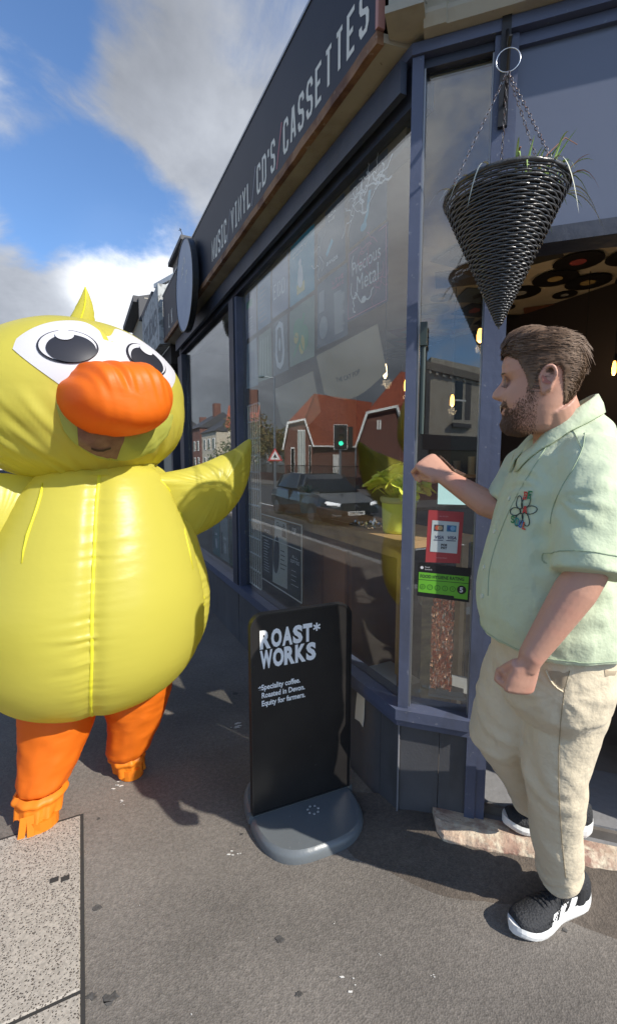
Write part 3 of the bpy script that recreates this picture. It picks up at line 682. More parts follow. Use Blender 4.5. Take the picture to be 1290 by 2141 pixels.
for x0, x1, z0, z1 in ((-1.55, -1.2, .2, 2.7), (-.95, -.28, .1, 4.2), (.02, .22, .3, 2.9)):
    q = MB(); q.poly([R(x0, 39.9, z0), R(x1, 39.9, z0), R(x1, 39.9, z1), R(x0, 39.9, z1)], (R(0, .09, 0) - R(0, 0, 0))); wn = part('window', q, m_white, hall)
    q = MB(); nx = 3 if x1 - x0 > .5 else 1
    for i in range(nx):
        a = x0 + (x1 - x0) * (i + .12) / nx; b_ = x0 + (x1 - x0) * (i + .88) / nx
        q.poly([R(a, 39.86, z0 + .1), R(b_, 39.86, z0 + .1), R(b_, 39.86, z1 - .1), R(a, 39.86, z1 - .1)], (R(0, .03, 0) - R(0, 0, 0)))
    part('pane', q, m_darkglass if nx == 1 else mat('pale_pane', (.35, .38, .36), .3), wn)
# larger gable
rp('wall', [[(4.0, 38, -.4), (8.4, 38, -.4), (8.1, 38, 3.0), (7.1, 38, 5.9), (4.76, 38, 5.4), (4.0, 38, 2.9)]], m_brick, thick=(0, .4, 0))
rp('roof', [[(4.70, 37.7, 5.45), (7.12, 37.7, 5.98), (8.08, 41, 9.3)], [(7.12, 37.7, 5.98), (8.3, 37.7, 2.9), (15, 41, 3.0), (16, 43, 9.2), (8.08, 41, 9.32)], [(4.70, 37.7, 5.45), (3.8, 37.8, 2.7), (5.2, 42, 3.2), (8.08, 41.1, 9.32)]], m_rtile, thick=(0, .12, 0))
rp('barge_board', [[(4.66, 37.5, 5.5), (4.72, 37.5, 5.3), (7.14, 37.5, 5.82), (7.3, 37.5, 6.05)], [(3.78, 37.5, 2.7), (3.94, 37.5, 2.7), (4.82, 37.5, 5.35), (4.66, 37.5, 5.5)], [(7.06, 37.5, 5.95), (7.22, 37.5, 6.0), (8.35, 37.5, 2.9), (8.2, 37.5, 2.85)]], m_white, thick=(0, .1, 0))
for x0 in (5.62, 5.82):
    q = MB(); q.poly([R(x0, 37.9, 4.1), R(x0 + .13, 37.9, 4.1), R(x0 + .13, 37.9, 4.85), R(x0, 37.9, 4.85)], (R(0, .09, 0) - R(0, 0, 0))); part('window', q, m_white, hall)
q = MB(); q.poly([R(5.6, 37.9, 1.0), R(6.3, 37.9, 1.0), R(6.3, 37.9, 1.9), R(5.95, 37.9, 2.2), R(5.6, 37.9, 1.9)], (R(0, .09, 0) - R(0, 0, 0))); part('doorway', q, m_black, hall)
q = MB(); q.poly([R(2.2, 41.4, -.3), R(2.9, 41.9, -.3), R(2.9, 41.9, 2.1), R(2.2, 41.4, 2.1)], (R(0, -.2, 0) - R(0, 0, 0))); part('door', q, m_white, hall)
q = MB(); q.box(W1, -25, 60, 15.2, 15.6, -.5, .42); solo('low_wall', q, m_brick, 'low brick wall below the railings across the street', 'wall')
rl = thing('railing', 'black iron railing along the far pavement in front of the brick hall', 'railing', W1(12, 14.9, -.3))
q = MB(); q.box(W1, -6, 45, 14.9, 14.94, 1.12, 1.17); q.box(W1, -6, 45, 14.9, 14.94, -.05, 0.0); part('rail', q, m_blackm, rl)
q = MB()
for k in range(-6 * 5, 45 * 5): q.box(W1, k / 5, k / 5 + .022, 14.905, 14.93, -.3, 1.12)
part('railing_bars', q, m_blackm, rl, kind='stuff')
rh = thing('red_house', 'red brick house with a chimney beyond the hall across the street', 'house', R(-9, 55, -.3))
q = MB(); q.poly([R(-9.6, 55, -.4), R(-6.2, 55, -.4), R(-6.2, 55, 5.6), R(-9.6, 55, 5.6)], R(0, 5, 0) - R(0, 0, 0)); part('wall', q, m_render, rh)
q = MB(); q.loft([[R(-9.9, 54.7, 5.5), R(-9.9, 60.3, 5.5), R(-9.9, 57.5, 8.4)], [R(-6.0, 54.7, 5.5), R(-6.0, 60.3, 5.5), R(-6.0, 57.5, 8.4)]]); part('roof', q, m_rtile, rh)
q = MB(); q.poly([R(-7.4, 56.6, 7), R(-6.2, 56.6, 7), R(-6.2, 56.6, 10.2), R(-7.4, 56.6, 10.2)], R(0, 1, 0) - R(0, 0, 0)); part('chimney', q, m_brick, rh)

# lamp post, traffic light, warning sign
p0 = R(-1.62, 22, -.35)
lp = thing('lamp_post', 'tall grey street lamp across the road, left of the traffic light in the reflection', 'street lamp', p0)
q = MB(); q.tube([p0, p0 + Z * 3.0, p0 + Z * 5.75], [.075, .055, .04], 8); part('pole', q, m_metal, lp)
a_ = (R(-2.2, 22, 5.4) - R(-1.62, 22, 5.4)).normalized(); q = MB(); q.tube([p0 + Z * 5.73, p0 + Z * 5.8 + a_ * .45], .03, 6); q.ball(p0 + Z * 5.79 + a_ * .6, (.2, .14, .06), 10); part('lamp_head', q, m_metal, lp)
ws = thing('warning_sign', 'red-bordered triangular warning sign on the lamp post across the road', 'road sign', p0 + Z * 1.6 + Vector((.05, -.09, 0)))
def tri(r, off): 
    n_ = (Vector((0, 0, 0)) - p0).normalized(); n_.z = 0; n_.normalize(); s_ = n_.cross(Z)
    c_ = p0 + Z * 2.05 + n_ * (.1 + off); return [c_ + s_ * (r * sin(t)) + Z * (r * cos(t)) for t in (0, 2.094, 4.189)], n_
f, n_ = tri(.42, 0); q = MB(); q.poly(f, n_ * .02); part('plate', q, mat('sign_red', (.5, .03, .03), .5), ws)
f, n_ = tri(.29, .021); q = MB(); q.poly(f, n_ * .004); part('face', q, m_white, ws)
f, n_ = tri(.12, .026); q = MB(); q.poly(f, n_ * .003); part('symbol', q, m_black, ws)
p1 = R(1.38, 20, -.35)
tl = thing('traffic_light', 'traffic light showing green on a pole across the road', 'traffic light', p1)
tn = (Vector((0, 0, 0)) - p1); tn.z = 0; tn.normalize(); ts = tn.cross(Z)
def TB(a, b, c): return p1 + ts * a + tn * b + Z * c
q = MB(); q.tube([p1, p1 + Z * 3.3], .055, 8); part('pole', q, m_metal, tl)
q = MB(); q.box(TB, -.28, .28, .08, .10, 2.35, 3.38); part('backing_board', q, m_black, tl); 
q = MB(); q.box(TB, -.30, .30, .075, .079, 2.33, 3.40); part('white_border', q, m_white, tl)
q = MB(); q.box(TB, -.15, .15, .101, .25, 2.42, 3.32); part('housing', q, m_blackm, tl)
q = MB(); q.box(TB, .34, .52, -.1, .2, 2.4, 3.3); part('side_head', q, m_blackm, tl)
for z_, mm in ((3.15, mat('lamp_red_off', (.05, .005, .005), .3)), (2.87, mat('lamp_amber_off', (.06, .03, .003), .3)), (2.59, mat('lamp_green', (.02, .5, .3), .4, emis=((.05, 1, .55), 3.0)))):
    q = MB(); q.loft([[TB(.10 * cos(2 * pi * k / 14), .252, z_ + .10 * sin(2 * pi * k / 14)) for k in range(14)], [TB(.10 * cos(2 * pi * k / 14), .262, z_ + .10 * sin(2 * pi * k / 14)) for k in range(14)]]); part('lens', q, mm, tl)
    q = MB(); q.loft([[TB(.12 * cos(pi * k / 8), d_, z_ + .12 * sin(pi * k / 8)) for k in range(9)] for d_ in (.25, .40)], cap=False, close=False); part('hood', q, m_blackm, tl)

# cars
def car(loc, fwd, paint, label, plate='WV10 EXX', group=None):
    t = thing('parked_car', label, 'car', loc, group)
    fwd = Vector(fwd).normalized(); left = Z.cross(fwd)
    def T(x, y, z): return Vector(loc) + fwd * x + left * y + Z * z
    secs = [(-2.35, .45, .78, .80), (-2.25, .30, .98, .86), (-1.6, .25, 1.02, .92), (-.6, .24, .98, .93), (.6, .24, .97, .93), (1.2, .25, .92, .92), (1.9, .27, .80, .88), (2.25, .33, .70, .80), (2.36, .42, .60, .70)]
    q = MB(); rings = []
    for x_, zb, zt, hw in secs:
        rings.append([T(x_, y_ * hw, zb + (zt - zb) * z_) for y_, z_ in ((-.92, 0), (.92, 0), (1, .2), (1.0, .55), (.93, .85), (.8, 1), (-.8, 1), (-.93, .85), (-1.0, .55), (-1, .2))])
    q.loft(rings); part('body', q, paint, t, smooth=False)
    cab = [(-2.15, 1.0, 1.02, .76, .74), (-1.75, 1.0, 1.38, .80, .60), (-.9, 1.0, 1.46, .82, .62), (.1, 1.0, 1.45, .82, .62), (.55, .98, 1.30, .82, .62), (1.15, .93, .96, .80, .74)]
    q = MB(); q.loft([[T(x_, h0, z0), T(x_, h1, z1), T(x_, -h1, z1), T(x_, -h0, z0)] for x_, z0, z1, h0, h1 in cab]); part('cabin_glass', q, m_darkglass, t)
    q = MB(); q.loft([[T(x_, h1 + .015, z1 - .03), T(x_, h1 * .9, z1 + .02), T(x_, -h1 * .9, z1 + .02), T(x_, -h1 - .015, z1 - .03)] for x_, z0, z1, h0, h1 in cab[1:4]]); part('roof_panel', q, paint, t)
    q = MB()
    for i in (1, 3, 4):
        for s_ in (-1, 1): q.tube([T(cab[i][0], s_ * cab[i][3] * 1.0, 1.0), T(cab[i][0] - (.15 if i > 2 else 0), s_ * (cab[i][4] + .02), cab[min(i, 3)][2] - .02)], .03, 5)
    part('pillars', q, paint, t, kind='stuff')
    for x_ in (-1.45, 1.45):
        for s_ in (-1, 1):
            q = MB(); q.loft([[T(x_ + .33 * cos(2 * pi * k / 20), s_ * d_, .33 + .33 * sin(2 * pi * k / 20)) for k in range(20)] for d_ in (.74, .945)]); wh = part('wheel', q, m_blackm, t)
            q = MB(); q.loft([[T(x_ + .21 * cos(2 * pi * k / 20), s_ * d_, .33 + .21 * sin(2 * pi * k / 20)) for k in range(20)] for d_ in (.946, .952)]); part('rim', q, m_metal, wh)
    for s_ in (-1, 1):
        q = MB(); q.add([T(2.22, s_ * .80, .66), T(2.34, s_ * .48, .62), T(2.36, s_ * .46, .70), T(2.18, s_ * .81, .76), T(2.1, s_ * .83, .72), T(2.42, s_ * .62, .68)], [(0, 1, 5), (1, 2, 5), (2, 3, 5), (3, 0, 5), (0, 4, 3)])
        part('headlight', q, mat('headlight', (.8, .82, .85), .1, emis=((1, 1, 1), 1.2)), t)
        q = MB(); q.box(T, 2.33, 2.385, s_ * .45, s_ * .72, .36, .40); part('fog_trim', q, m_chrome, t)
        q = MB(); q.box(T, -2.40, -2.33, s_ * .5, s_ * .76, .68, .86); part('tail_light', q, mat('tail_red', (.3, .01, .01), .3), t)
        q = MB(); q.box(T, .62, .80, s_ * .86, s_ * 1.02, .98, 1.1); part('wing_mirror', q, paint, t)
    q = MB(); q.box(T, 2.34, 2.40, -.42, .42, .46, .70); part('grille', q, m_blackm, t)
    q = MB(); ribbon(q, [(-.09, -.03), (0, .05), (.1, .02), (.02, -.02)], .012, lambda a, b, l: T(2.402 + l, a, .60 + b), 0); part('badge', q, m_chrome, t)
    q = MB(); q.box(T, 2.401, 2.412, -.26, .26, .37, .48); pl = part('number_plate', q, m_white, t)
    q = MB(); font_mb(plate, .10, lambda a, b, l: T(2.4135 + l, a, .39 + b), align='CENTER', squeeze=.85, mb=q, bold=.004); part('plate_text', q, m_black, pl)
    q = MB()
    for x_ in (-.35, .62): q.box(T, x_, x_ + .012, -.94, .94, .35, .945)
    part('door_seam', q, m_black, t, kind='stuff'); return t
m_cpaint = mat('dark_grey_paint', (.022, .028, .032), .3, coat=1.0)
v0 = R(.35, 14.6, -.38); v1 = R(.35 - .4, 14.6 + .917, -.38); fw = (v0 - v1)
car(v0, fw, m_cpaint, 'dark grey estate car waiting on the road, reflected behind the small potted plant')
car(W1(22.5, 3.9, -.26), U, mat('white_car_paint', (.7, .71, .72), .35, coat=.8), 'white car parked far down the street at the left edge')

# trees and hedges across the road
m_leafa = mat('autumn_leaves', (.085, .09, .025), .8, var=(3, (.16, .085, .03), .45, .6)); m_leafb = mat('dark_leaves', (.035, .06, .02), .8, var=(3, (.07, .09, .03), .4, .6)); m_bark = mat('bark', (.08, .06, .045), .9)
def tree(loc, h, r, mt, label, seed, nleaf=1800, group=None):
    loc = Vector(loc); rr = random.Random(seed); t = thing('tree', label, 'tree', loc, group)
    q = MB(); q.tube([loc, loc + Z * h * .3, loc + Z * h * .6 + Vector((.2, .1, 0))], [.03 * h, .022 * h, .01 * h], 7)
    for k in range(7):
        a = rr.random() * 6.28; q.tube([loc + Z * h * (.3 + .04 * k), loc + Z * h * (.5 + .05 * k) + Vector((cos(a), sin(a), 0)) * r * .7], [.012 * h, .004 * h], 5)
    part('trunk', q, m_bark, t)
    q = MB(); cl = [(loc + Z * h * (.45 + .5 * rr.random()) + Vector((rr.gauss(0, 1), rr.gauss(0, 1), 0)) * r * .45, r * (.25 + .3 * rr.random())) for _ in range(16)]
    for _ in range(nleaf):
        c_, cr_ = rr.choice(cl); d_ = Vector((rr.gauss(0, 1), rr.gauss(0, 1), rr.gauss(0, .8))).normalized() * cr_ * rr.random() ** .4
        p = c_ + d_; s_ = h * .022; a = Vector((rr.gauss(0, 1), rr.gauss(0, 1), rr.gauss(0, 1))).normalized() * s_; b_ = a.orthogonal().normalized() * s_ * .7
        q.add([p - a, p + b_, p + a, p - b_], [(0, 1, 2, 3)])
    part('crown', q, mt, t, kind='stuff')
tree(R(-3.6, 47, -.4), 5.4, 2.6, m_leafa, 'low browning tree left of the brick hall', 1)
tree(R(-1.9, 46, -.4), 4.0, 1.6, m_leafb, 'dark bushy tree close beside the brick hall gable', 2)
tree(R(-6.0, 50, -.4), 6.2, 2.8, m_leafa, 'tall thin autumn tree in front of the red house', 3)
tree(W1(31, 9, -.4), 3.6, 2.4, m_leafb, 'dark round tree far down the street at the left edge', 4)
# terraces further down the far side, seen in the second window
for i, (u0, u1, h, mt) in enumerate(((58, 66, 5.5, m_render), (67, 75, 6.5, m_brick), (76, 88, 5.2, m_render), (89, 108, 7.0, m_brick))):
    t = thing('terraced_house', ['cream terraced house with slate roof down the far side of the street', 'tall brick terraced house behind the autumn tree down the street', 'low cream terraced house further down the street', 'brick terrace farthest down the street'][i], 'house', W1(u0, 15, -.4), group='houses down the far side of the street')
    q = MB(); q.box(W1, u0, u1, 15, 22, -.45, h); part('wall', q, mt, t)
    q = MB(); q.loft([[W1(u0 - .2, 14.7, h), W1(u0 - .2, 22.3, h), W1(u0 - .2, 18.5, h + 2.4)], [W1(u1 + .2, 14.7, h), W1(u1 + .2, 22.3, h), W1(u1 + .2, 18.5, h + 2.4)]]); rf = part('roof', q, m_slate, t)
    q = MB(); q.box(W1, u0 + 1, u0 + 2, 17.5, 18.5, h + 1.6, h + 3.8); part('chimney', q, m_brick, rf)
    for k in range(int((u1 - u0) / 2.4)):
        for zz in (.6, 3.1):
            if zz + 1.6 < h: q = MB(); a = u0 + .8 + k * 2.4; q.box(W1, a, a + 1.1, 14.94, 15.0, zz, zz + 1.5); wn = part('window', q, m_white, t); q = MB(); q.box(W1, a + .08, a + .5, 14.92, 14.939, zz + .08, zz + 1.42); q.box(W1, a + .58, a + 1.02, 14.92, 14.939, zz + .08, zz + 1.42); part('pane', q, m_darkglass, wn)

# cream building seen in the corner pane
def S(x, d, z): return mir((x, d, z), N2, C + N2 * -.03)
sc_ = thing('cream_building', 'cream rendered corner building with a black shop fascia, reflected in the narrow corner pane', 'building', S(10, 29, -.3))
def sp_(name, P, mt, parent=None, th=.2):
    q = MB(); q.poly([S(*p) for p in P], (S(0, th, 0) - S(0, 0, 0))); return part(name, q, mt, parent or sc_)
# virtual wall runs from (7.2, 28) to (14, 30)
def sv(px_, z, d=0.0): t = (px_ - 880) / 130; D = 27.0 + 2.2 * t + d; return ((px_ - 645) / 950 * D, D, z)
sp_('wall', [sv(893, -.4), sv(1120, -.4), sv(1120, 6.8), sv(893, 7.5)], m_render, th=5)
sp_('fascia', [sv(880, 2.15, -.3), sv(1060, 2.15, -.3), sv(1060, 2.95, -.3), sv(880, 3.05, -.3)], m_black)
sp_('shop_window', [sv(895, -.3, -.15), sv(1060, -.3, -.15), sv(1060, 2.1, -.15), sv(895, 2.1, -.15)], m_darkglass)
sp_('string_course', [sv(885, 6.75, -.25), sv(1060, 6.1, -.25), sv(1060, 6.5, -.25), sv(885, 7.2, -.25)], mat('frieze', (.17, .15, .12), .8), th=.2)
for k in range(10):
    sp_('corbel', [sv(890 + k * 14, 6.55 - k * .05, -.22), sv(895 + k * 14, 6.53 - k * .05, -.22), sv(895 + k * 14, 6.72 - k * .05, -.22), sv(890 + k * 14, 6.74 - k * .05, -.22)], m_render, th=.2)
wn = sp_('window', [sv(944, 4.0, -.1), sv(976, 4.0, -.1), sv(976, 6.2, -.1), sv(944, 6.3, -.1)], m_darkglass)
sp_('glazing_bar', [sv(944, 5.1, -.13), sv(968, 5.1, -.13), sv(968, 5.2, -.13), sv(944, 5.2, -.13)], m_white, wn, th=.02)
sp_('window_frame', [sv(966, 4.0, -.13), sv(977, 4.0, -.13), sv(977, 6.2, -.13), sv(966, 6.25, -.13)], m_slate, wn, th=.02)
sp_('window_box', [sv(942, 3.55, -.35), sv(980, 3.5, -.35), sv(980, 3.75, -.35), sv(942, 3.8, -.35)], m_slate)
q = MB()
o_ = S(*sv(990, 2.36, -.34)); xd = (S(*sv(915, 2.36, -.34)) - o_).normalized()
font_mb('DIAMOND CUTZ', .44, lambda a, b, l: o_ + xd * a + Z * b, squeeze=.62, mb=q, bold=.006); part('lettering', q, m_let, sc_)
q = MB(); gp = [S(9.6, 30, -.4), S(20, 34, -.4)]

# ================================================================== IN AND ON THE WINDOW
rr = random.Random(11)
def poster(u1, u0, z0, z1, base, label, draw=None, n=-.045, group=None, curl=.006, cat='poster', name='poster', ink=None):
    """sheet fixed inside the glass; u1 is its left edge as seen from the street"""
    t = thing(name, label, cat, W1((u0 + u1) / 2, n, z0), group)
    ph = rr.random() * 6
    def sf(X, Y, l=0):
        return W1(u1 - X, n + l + curl * sin(X * 9 + ph) * sin(Y * 7 + ph), z0 + Y)
    w_, h_ = u1 - u0, z1 - z0
    q = MB(); G = 8
    vs = [sf(w_ * i / G, h_ * j / G) for i in range(G + 1) for j in range(G + 1)] + [sf(w_ * i / G, h_ * j / G, -.0008) for i in range(G + 1) for j in range(G + 1)]
    K = (G + 1) ** 2; fs = []
    for i in range(G):
        for j in range(G):
            a = i * (G + 1) + j; fs += [(a, a + G + 1, a + G + 2, a + 1), (a + K, a + 1 + K, a + G + 2 + K, a + G + 1 + K)]
    q.add(vs, fs); part('sheet', q, simple('paper_%02d%02d%02d' % tuple(int(99 * c) for c in base), base, .7), t)
    if draw:
        groups = draw(w_, h_)
        for mt, items in groups:
            q = MB()
            for it in items:
                if it[0] == 'r': _, x, y, a, b = it; q.add([sf(x, y, .001), sf(x + a, y, .001), sf(x + a, y + b, .001), sf(x, y + b, .001)], [(0, 1, 2, 3)])
                elif it[0] == 'e': _, x, y, a, b = it; q.add([sf(x + a * cos(k * .39), y + b * sin(k * .39), .0015) for k in range(16)], [tuple(range(16))])
                elif it[0] == 't': _, x, y, s, sz, sq = it; font_mb(s, sz, lambda a, b, l: sf(x + a, y + b, .002), squeeze=sq, mb=q)
                elif it[0] == 'l': _, pts, th = it; ribbon(q, pts, th, lambda a, b, l: sf(a, b, .0022), 0)
                elif it[0] == 'w': _, x, y, w2_, h2_, th, s = it; k = len(s); [strokes(q, c, x + i * w2_ / k, y, w2_ / k * .8, h2_, th, lambda a, b, l: sf(a, b, .002 + l)) for i, c in enumerate(s) if c in GL]
            part('print', q, mt, t)
    return t
K_ = lambda n, c: simple(n, c, .7)
ink_w = K_('ink_white', (.75, .75, .78)); ink_k = K_('ink_black', (.02, .02, .025)); ink_r = K_('ink_red', (.45, .06, .09)); ink_c = K_('ink_cyan', (.10, .40, .55)); ink_y = K_('ink_yellow', (.6, .5, .15)); ink_g = K_('ink_green', (.15, .35, .2)); ink_p = K_('ink_pink', (.55, .2, .3)); ink_m = K_('ink_grey', (.3, .32, .36))
def squig(x, y, sx_, sy_, n, seed, th=.003):
    r_ = random.Random(seed); out_ = []
    for _ in range(n):
        a = r_.random() * 6.28; p = [x + r_.random() * sx_, y + r_.random() * sy_]; pts = [tuple(p)]
        for k in range(5): a += r_.uniform(-1, 1.2); p[0] += .022 * cos(a); p[1] += .022 * sin(a); pts.append(tuple(p))
        out_.append(('l', pts, th * r_.uniform(.5, 1.2)))
    return out_
def lines(x, y, w_, n, dy, h=.004, seed=1):
    r_ = random.Random(seed); return [('r', x + w_ * .06 * r_.random(), y + i * dy, w_ * r_.uniform(.6, 1), h) for i in range(n)]
SG = None
# Precious Metal: script lettering with swashes
def d_pm(w_, h_):
    fl = lambda pts, th=.0028: ('l', pts, th)
    P_ = [('t', .035, .185, 'Precious', .082, .80), ('t', .075, .105, 'Metal', .098, .80),
          fl([(.035, .16), (.03, .12), (.045, .09), (.07, .085), (.08, .10), (.065, .11)]), fl([(.06, .05), (.05, .075), (.06, .095), (.08, .10), (.10, .07), (.12, .05), (.14, .06)]),
          fl([(.14, .06), (.17, .05), (.19, .06), (.195, .08), (.21, .085)]), fl([(.04, .22), (.035, .25), (.05, .27)]), fl([(.05, .05), (.055, .03), (.07, .025)])]
    return [(ink_w, P_), (ink_w, [('e', .135, .06, .018, .014)]), (ink_p, [('l', [(.01, .01), (w_ - .01, .01), (w_ - .01, h_ - .01), (.01, h_ - .01), (.01, .01)], .0018)] + squig(.08, .23, .16, .04, 8, 3, .0015) + squig(.2, .05, .06, .15, 10, 4, .0012))]
poster(.50, .195, 2.085, 2.385, (.075, .06, .10), 'dark poster with white script reading Precious Metal and curling swashes', d_pm)
poster(.49, .21, 2.40, 2.66, (.06, .065, .085), 'dark poster with pale crab-like scribbles, top right in the big window', lambda w_, h_: [(ink_w, squig(.10, .14, .12, .09, 14, 5, .004)), (ink_c, [('l', [(.17, .16), (.16, .12), (.15, .08), (.13, .05)], .010), ('e', .12, .04, .025, .016)]), (ink_w, squig(.02, .09, .03, .1, 9, 6, .002))])
poster(.80, .53, 2.37, 2.655, (.055, .07, .10), 'dark blue poster with a pale pen and small white words, next to the scribbled one', lambda w_, h_: [(ink_w, [('w', .12, .24, .08, .016, .004, 'ROW'), ('w', .12, .215, .07, .012, .003, 'THE'), ('w', .10, .03, .11, .018, .005, 'BANDS')] + squig(.02, .05, .03, .1, 5, 7, .002)), (ink_c, [('l', [(.10, .08), (.16, .13)], .012)])])
poster(.80, .50, 2.03, 2.345, (.10, .115, .15), 'slate poster with pink heading and a column of fine text, beside the Precious Metal poster', lambda w_, h_: [(ink_p, [('w', .17, .26, .11, .02, .005, 'LIVE'), ('w', .17, .235, .11, .015, .004, 'MUSIC')]), (ink_w, lines(.18, .03, .10, 20, .0095, .003, 3)), (ink_m, [('e', .07, .09, .045, .055), ('r', .02, .17, .06, .1)]), (ink_w, [('e', .07, .09, .02, .028)])])
poster(1.14, .83, 2.335, 2.655, (.055, .30, .42), 'cyan poster with a small white and yellow figure in the middle', lambda w_, h_: [(ink_w, [('e', .15, .12, .035, .06), ('e', .15, .19, .018, .02)]), (ink_y, [('r', .10, .035, .10, .05)]), (K_('ink_pale', (.35, .55, .6)), [('w', .05, .24, .2, .03, .006, 'CODY')])])
poster(1.14, .83, 2.0, 2.31, (.22, .28, .22), 'pale green poster with yellow leaf shapes under the cyan one', lambda w_, h_: [(ink_g, [('e', .12, .19, .06, .05), ('e', .2, .12, .05, .07), ('l', [(.06, .05), (.15, .12), (.2, .25)], .012)]), (ink_y, [('e', .17, .09, .035, .05), ('e', .1, .14, .03, .03)])])
poster(1.40, 1.165, 2.34, 2.65, (.33, .34, .44), 'lilac-grey poster with tall pale letters, left of the cyan one', lambda w_, h_: [(ink_w, [('w', .03, .10, .18, .09, .012, 'ECO')]), (ink_m, lines(.04, .03, .15, 4, .013, .004, 6))])
poster(1.40, 1.165, 1.99, 2.31, (.16, .17, .17), 'grey poster with a white rounded letter shape under the lilac one', lambda w_, h_: [(ink_w, [('l', [(.07, .27), (.06, .12), (.08, .06), (.12, .04), (.16, .06), (.18, .12), (.16, .27), (.12, .29), (.07, .27)], .016), ('e', .12, .17, .018, .04)])])
poster(1.66, 1.43, 2.33, 2.64, (.16, .26, .38), 'plain steel blue poster, second from the left in the top row', lambda w_, h_: [(ink_m, lines(.04, .04, .13, 8, .03, .008, 8))])
poster(1.66, 1.43, 1.99, 2.30, (.30, .34, .24), 'sage poster with pale vertical stripes in the lower row', lambda w_, h_: [(K_('ink_sage', (.45, .5, .38)), [('r', .03 + .045 * i, .03, .022, .24) for i in range(4)])])
poster(1.91, 1.69, 2.33, 2.64, (.36, .33, .38), 'pinkish grey poster at the far left of the top row', lambda w_, h_: [(ink_g, [('r', .03, .2, .12, .05)]), (ink_w, lines(.04, .04, .13, 5, .02, .005, 9))])
poster(1.91, 1.69, 1.98, 2.30, (.36, .40, .42), 'light grey poster at the far left of the lower row', lambda w_, h_: [(ink_m, [('r', .04, .05, .13, .2)]), (ink_w, [('r', .06, .09, .05, .12)])])
# paper bags pinned below the posters
for (a, b, z0, z1, lb, tx) in ((.82, .27, 1.83, 2.02, 'buff paper bag flattened below the posters with small dark printing', 'THE CAT POP'), (1.40, .86, 1.72, 1.93, 'plain buff paper sheet sagging below the posters, left of the printed one', None)):
    t = thing('paper_bag', lb, 'paper bag', W1((a + b) / 2, -.07, z0)); w_ = a - b
    def sf(i, j, l=0): x_ = i * w_; return W1(a - x_, -.05 - .05 * (1 - j) + l, z1 - (1 - j) * (z1 - z0) * (1 + .35 * sin(pi * i)) - .02 * (1 - i) )
    q = MB(); G = 14; q.add([sf(i / G, j / G) for i in range(G + 1) for j in range(G + 1)] + [sf(i / G, j / G, -.002) for i in range(G + 1) for j in range(G + 1)],
        [f for i in range(G) for j in range(G) for f in ((i * 15 + j, i * 15 + 15 + j, i * 15 + 16 + j, i * 15 + j + 1), (225 + i * 15 + j, 225 + i * 15 + j + 1, 225 + i * 15 + 16 + j, 225 + i * 15 + 15 + j))])
    part('paper', q, simple('kraft', (.40, .33, .24), .8), t)
    if tx: q = MB(); font_mb(tx, .035, lambda x_, y_, l: sf((x_ + .16) / w_, .34 + y_ * 3.4, .003), mb=q); part('print', q, ink_k, t)

# hanging bulbs
m_bulb = mat('bulb_glow', (1, .8, .5), .3, emis=((1.0, .42, .07), 5.5)); m_bulb2 = mat('bulb_white', (1, .9, .7), .3, emis=((1.0, .75, .40), 4.0))
def bulb(p, label, mt=m_bulb, r=.016):
    t = thing('pendant_bulb', label, 'lamp', p); q = MB()
    q.loft([[Vector(p) + Vector((r_ * cos(k * .785), r_ * sin(k * .785), z_)) for k in range(8)] for r_, z_ in ((.004, -.045), (r, -.03), (r * 1.1, 0), (r * .8, .03), (r * .5, .045))]); part('bulb', q, mt, t, smooth=True)
    ld = bpy.data.lights.new('bulb_light', 'POINT'); ld.energy = 0.7; ld.color = (1, .72, .42); ld.shadow_soft_size = .03
    lo = bpy.data.objects.new('bulb_light', ld); COL.objects.link(lo); lo.parent = t; lo.location = (0, 0, -.08)
    q = MB(); q.tube([Vector(p) + Z * .045, Vector(p) + Z * .09], .012, 6); q.tube([Vector(p) + Z * .09, Vector((p[0], p[1], 2.758))], .003, 5); part('flex', q, m_blackm, t)
bulb(at(805, 776, 3.0), 'small pale hanging bulb in the big window below the paper bags', m_bulb2, .012)
bulb(at(849, 806, 3.4), 'amber bulb seen at the right end of the big window')
bulb(at(945, 838, 3.6), 'amber bulb in the middle of the narrow corner pane')
bulb(at(1003, 702, 3.1), 'amber bulb just left of the door post', r=.02)
bulb(at(1222, 745, 3.3), 'amber bulb behind the man\'s head')
bulb(at(1283, 770, 3.0), 'dim amber bulb at the right edge of the doorway', m_bulb, .012)

# counter behind the big window
ct = thing('window_counter', 'pine window counter with a thin top and square legs', 'counter', W1(1.1, -.3, .12))
q = MB(); q.box(W1, .14, 1.93, -.52, -.12, 1.085, 1.115); part('top', q, m_pine, ct)
q = MB(); q.box(W1, .16, 1.93, -.165, -.135, 1.03, 1.084); part('front_rail', q, m_pine, ct)
for u_, n_ in ((.17, -.16), (.17, -.49), (1.05, -.49), (1.88, -.49)):
    q = MB(); q.box(W1, u_, u_ + .035, n_ - .02, n_ + .02, .12, 1.03 if n_ > -.2 else 1.084); part('leg', q, m_pine, ct)
q = MB(); q.box(W1, .205, .222, -.16, -.14, .5, 1.03); part('leg_batten', q, m_pine, ct)
cb_ = thing('wooden_cabinet', 'orange-brown wooden cabinet under the pine counter', 'cabinet', W1(1.0, -.6, .12))
q = MB(); q.box(W1, .72, 1.32, -.62, -.22, .12, 1.0); part('carcass', q, mat('cabinet_brown', (.24, .095, .035), .5, bump=(9, .2, 3), var=(4, (.13, .05, .02), .4, .7, (1, 1, .3))), cb_)
q = MB(); q.box(W1, .76, 1.01, -.219, -.20, .16, .96); part('door', q, mat('cabinet_door', (.28, .11, .04), .5), cb_)
q = MB(); q.box(W1, 1.03, 1.28, -.219, -.20, .16, .96); part('door', q, mat('cabinet_door2', (.25, .10, .04), .5), cb_)
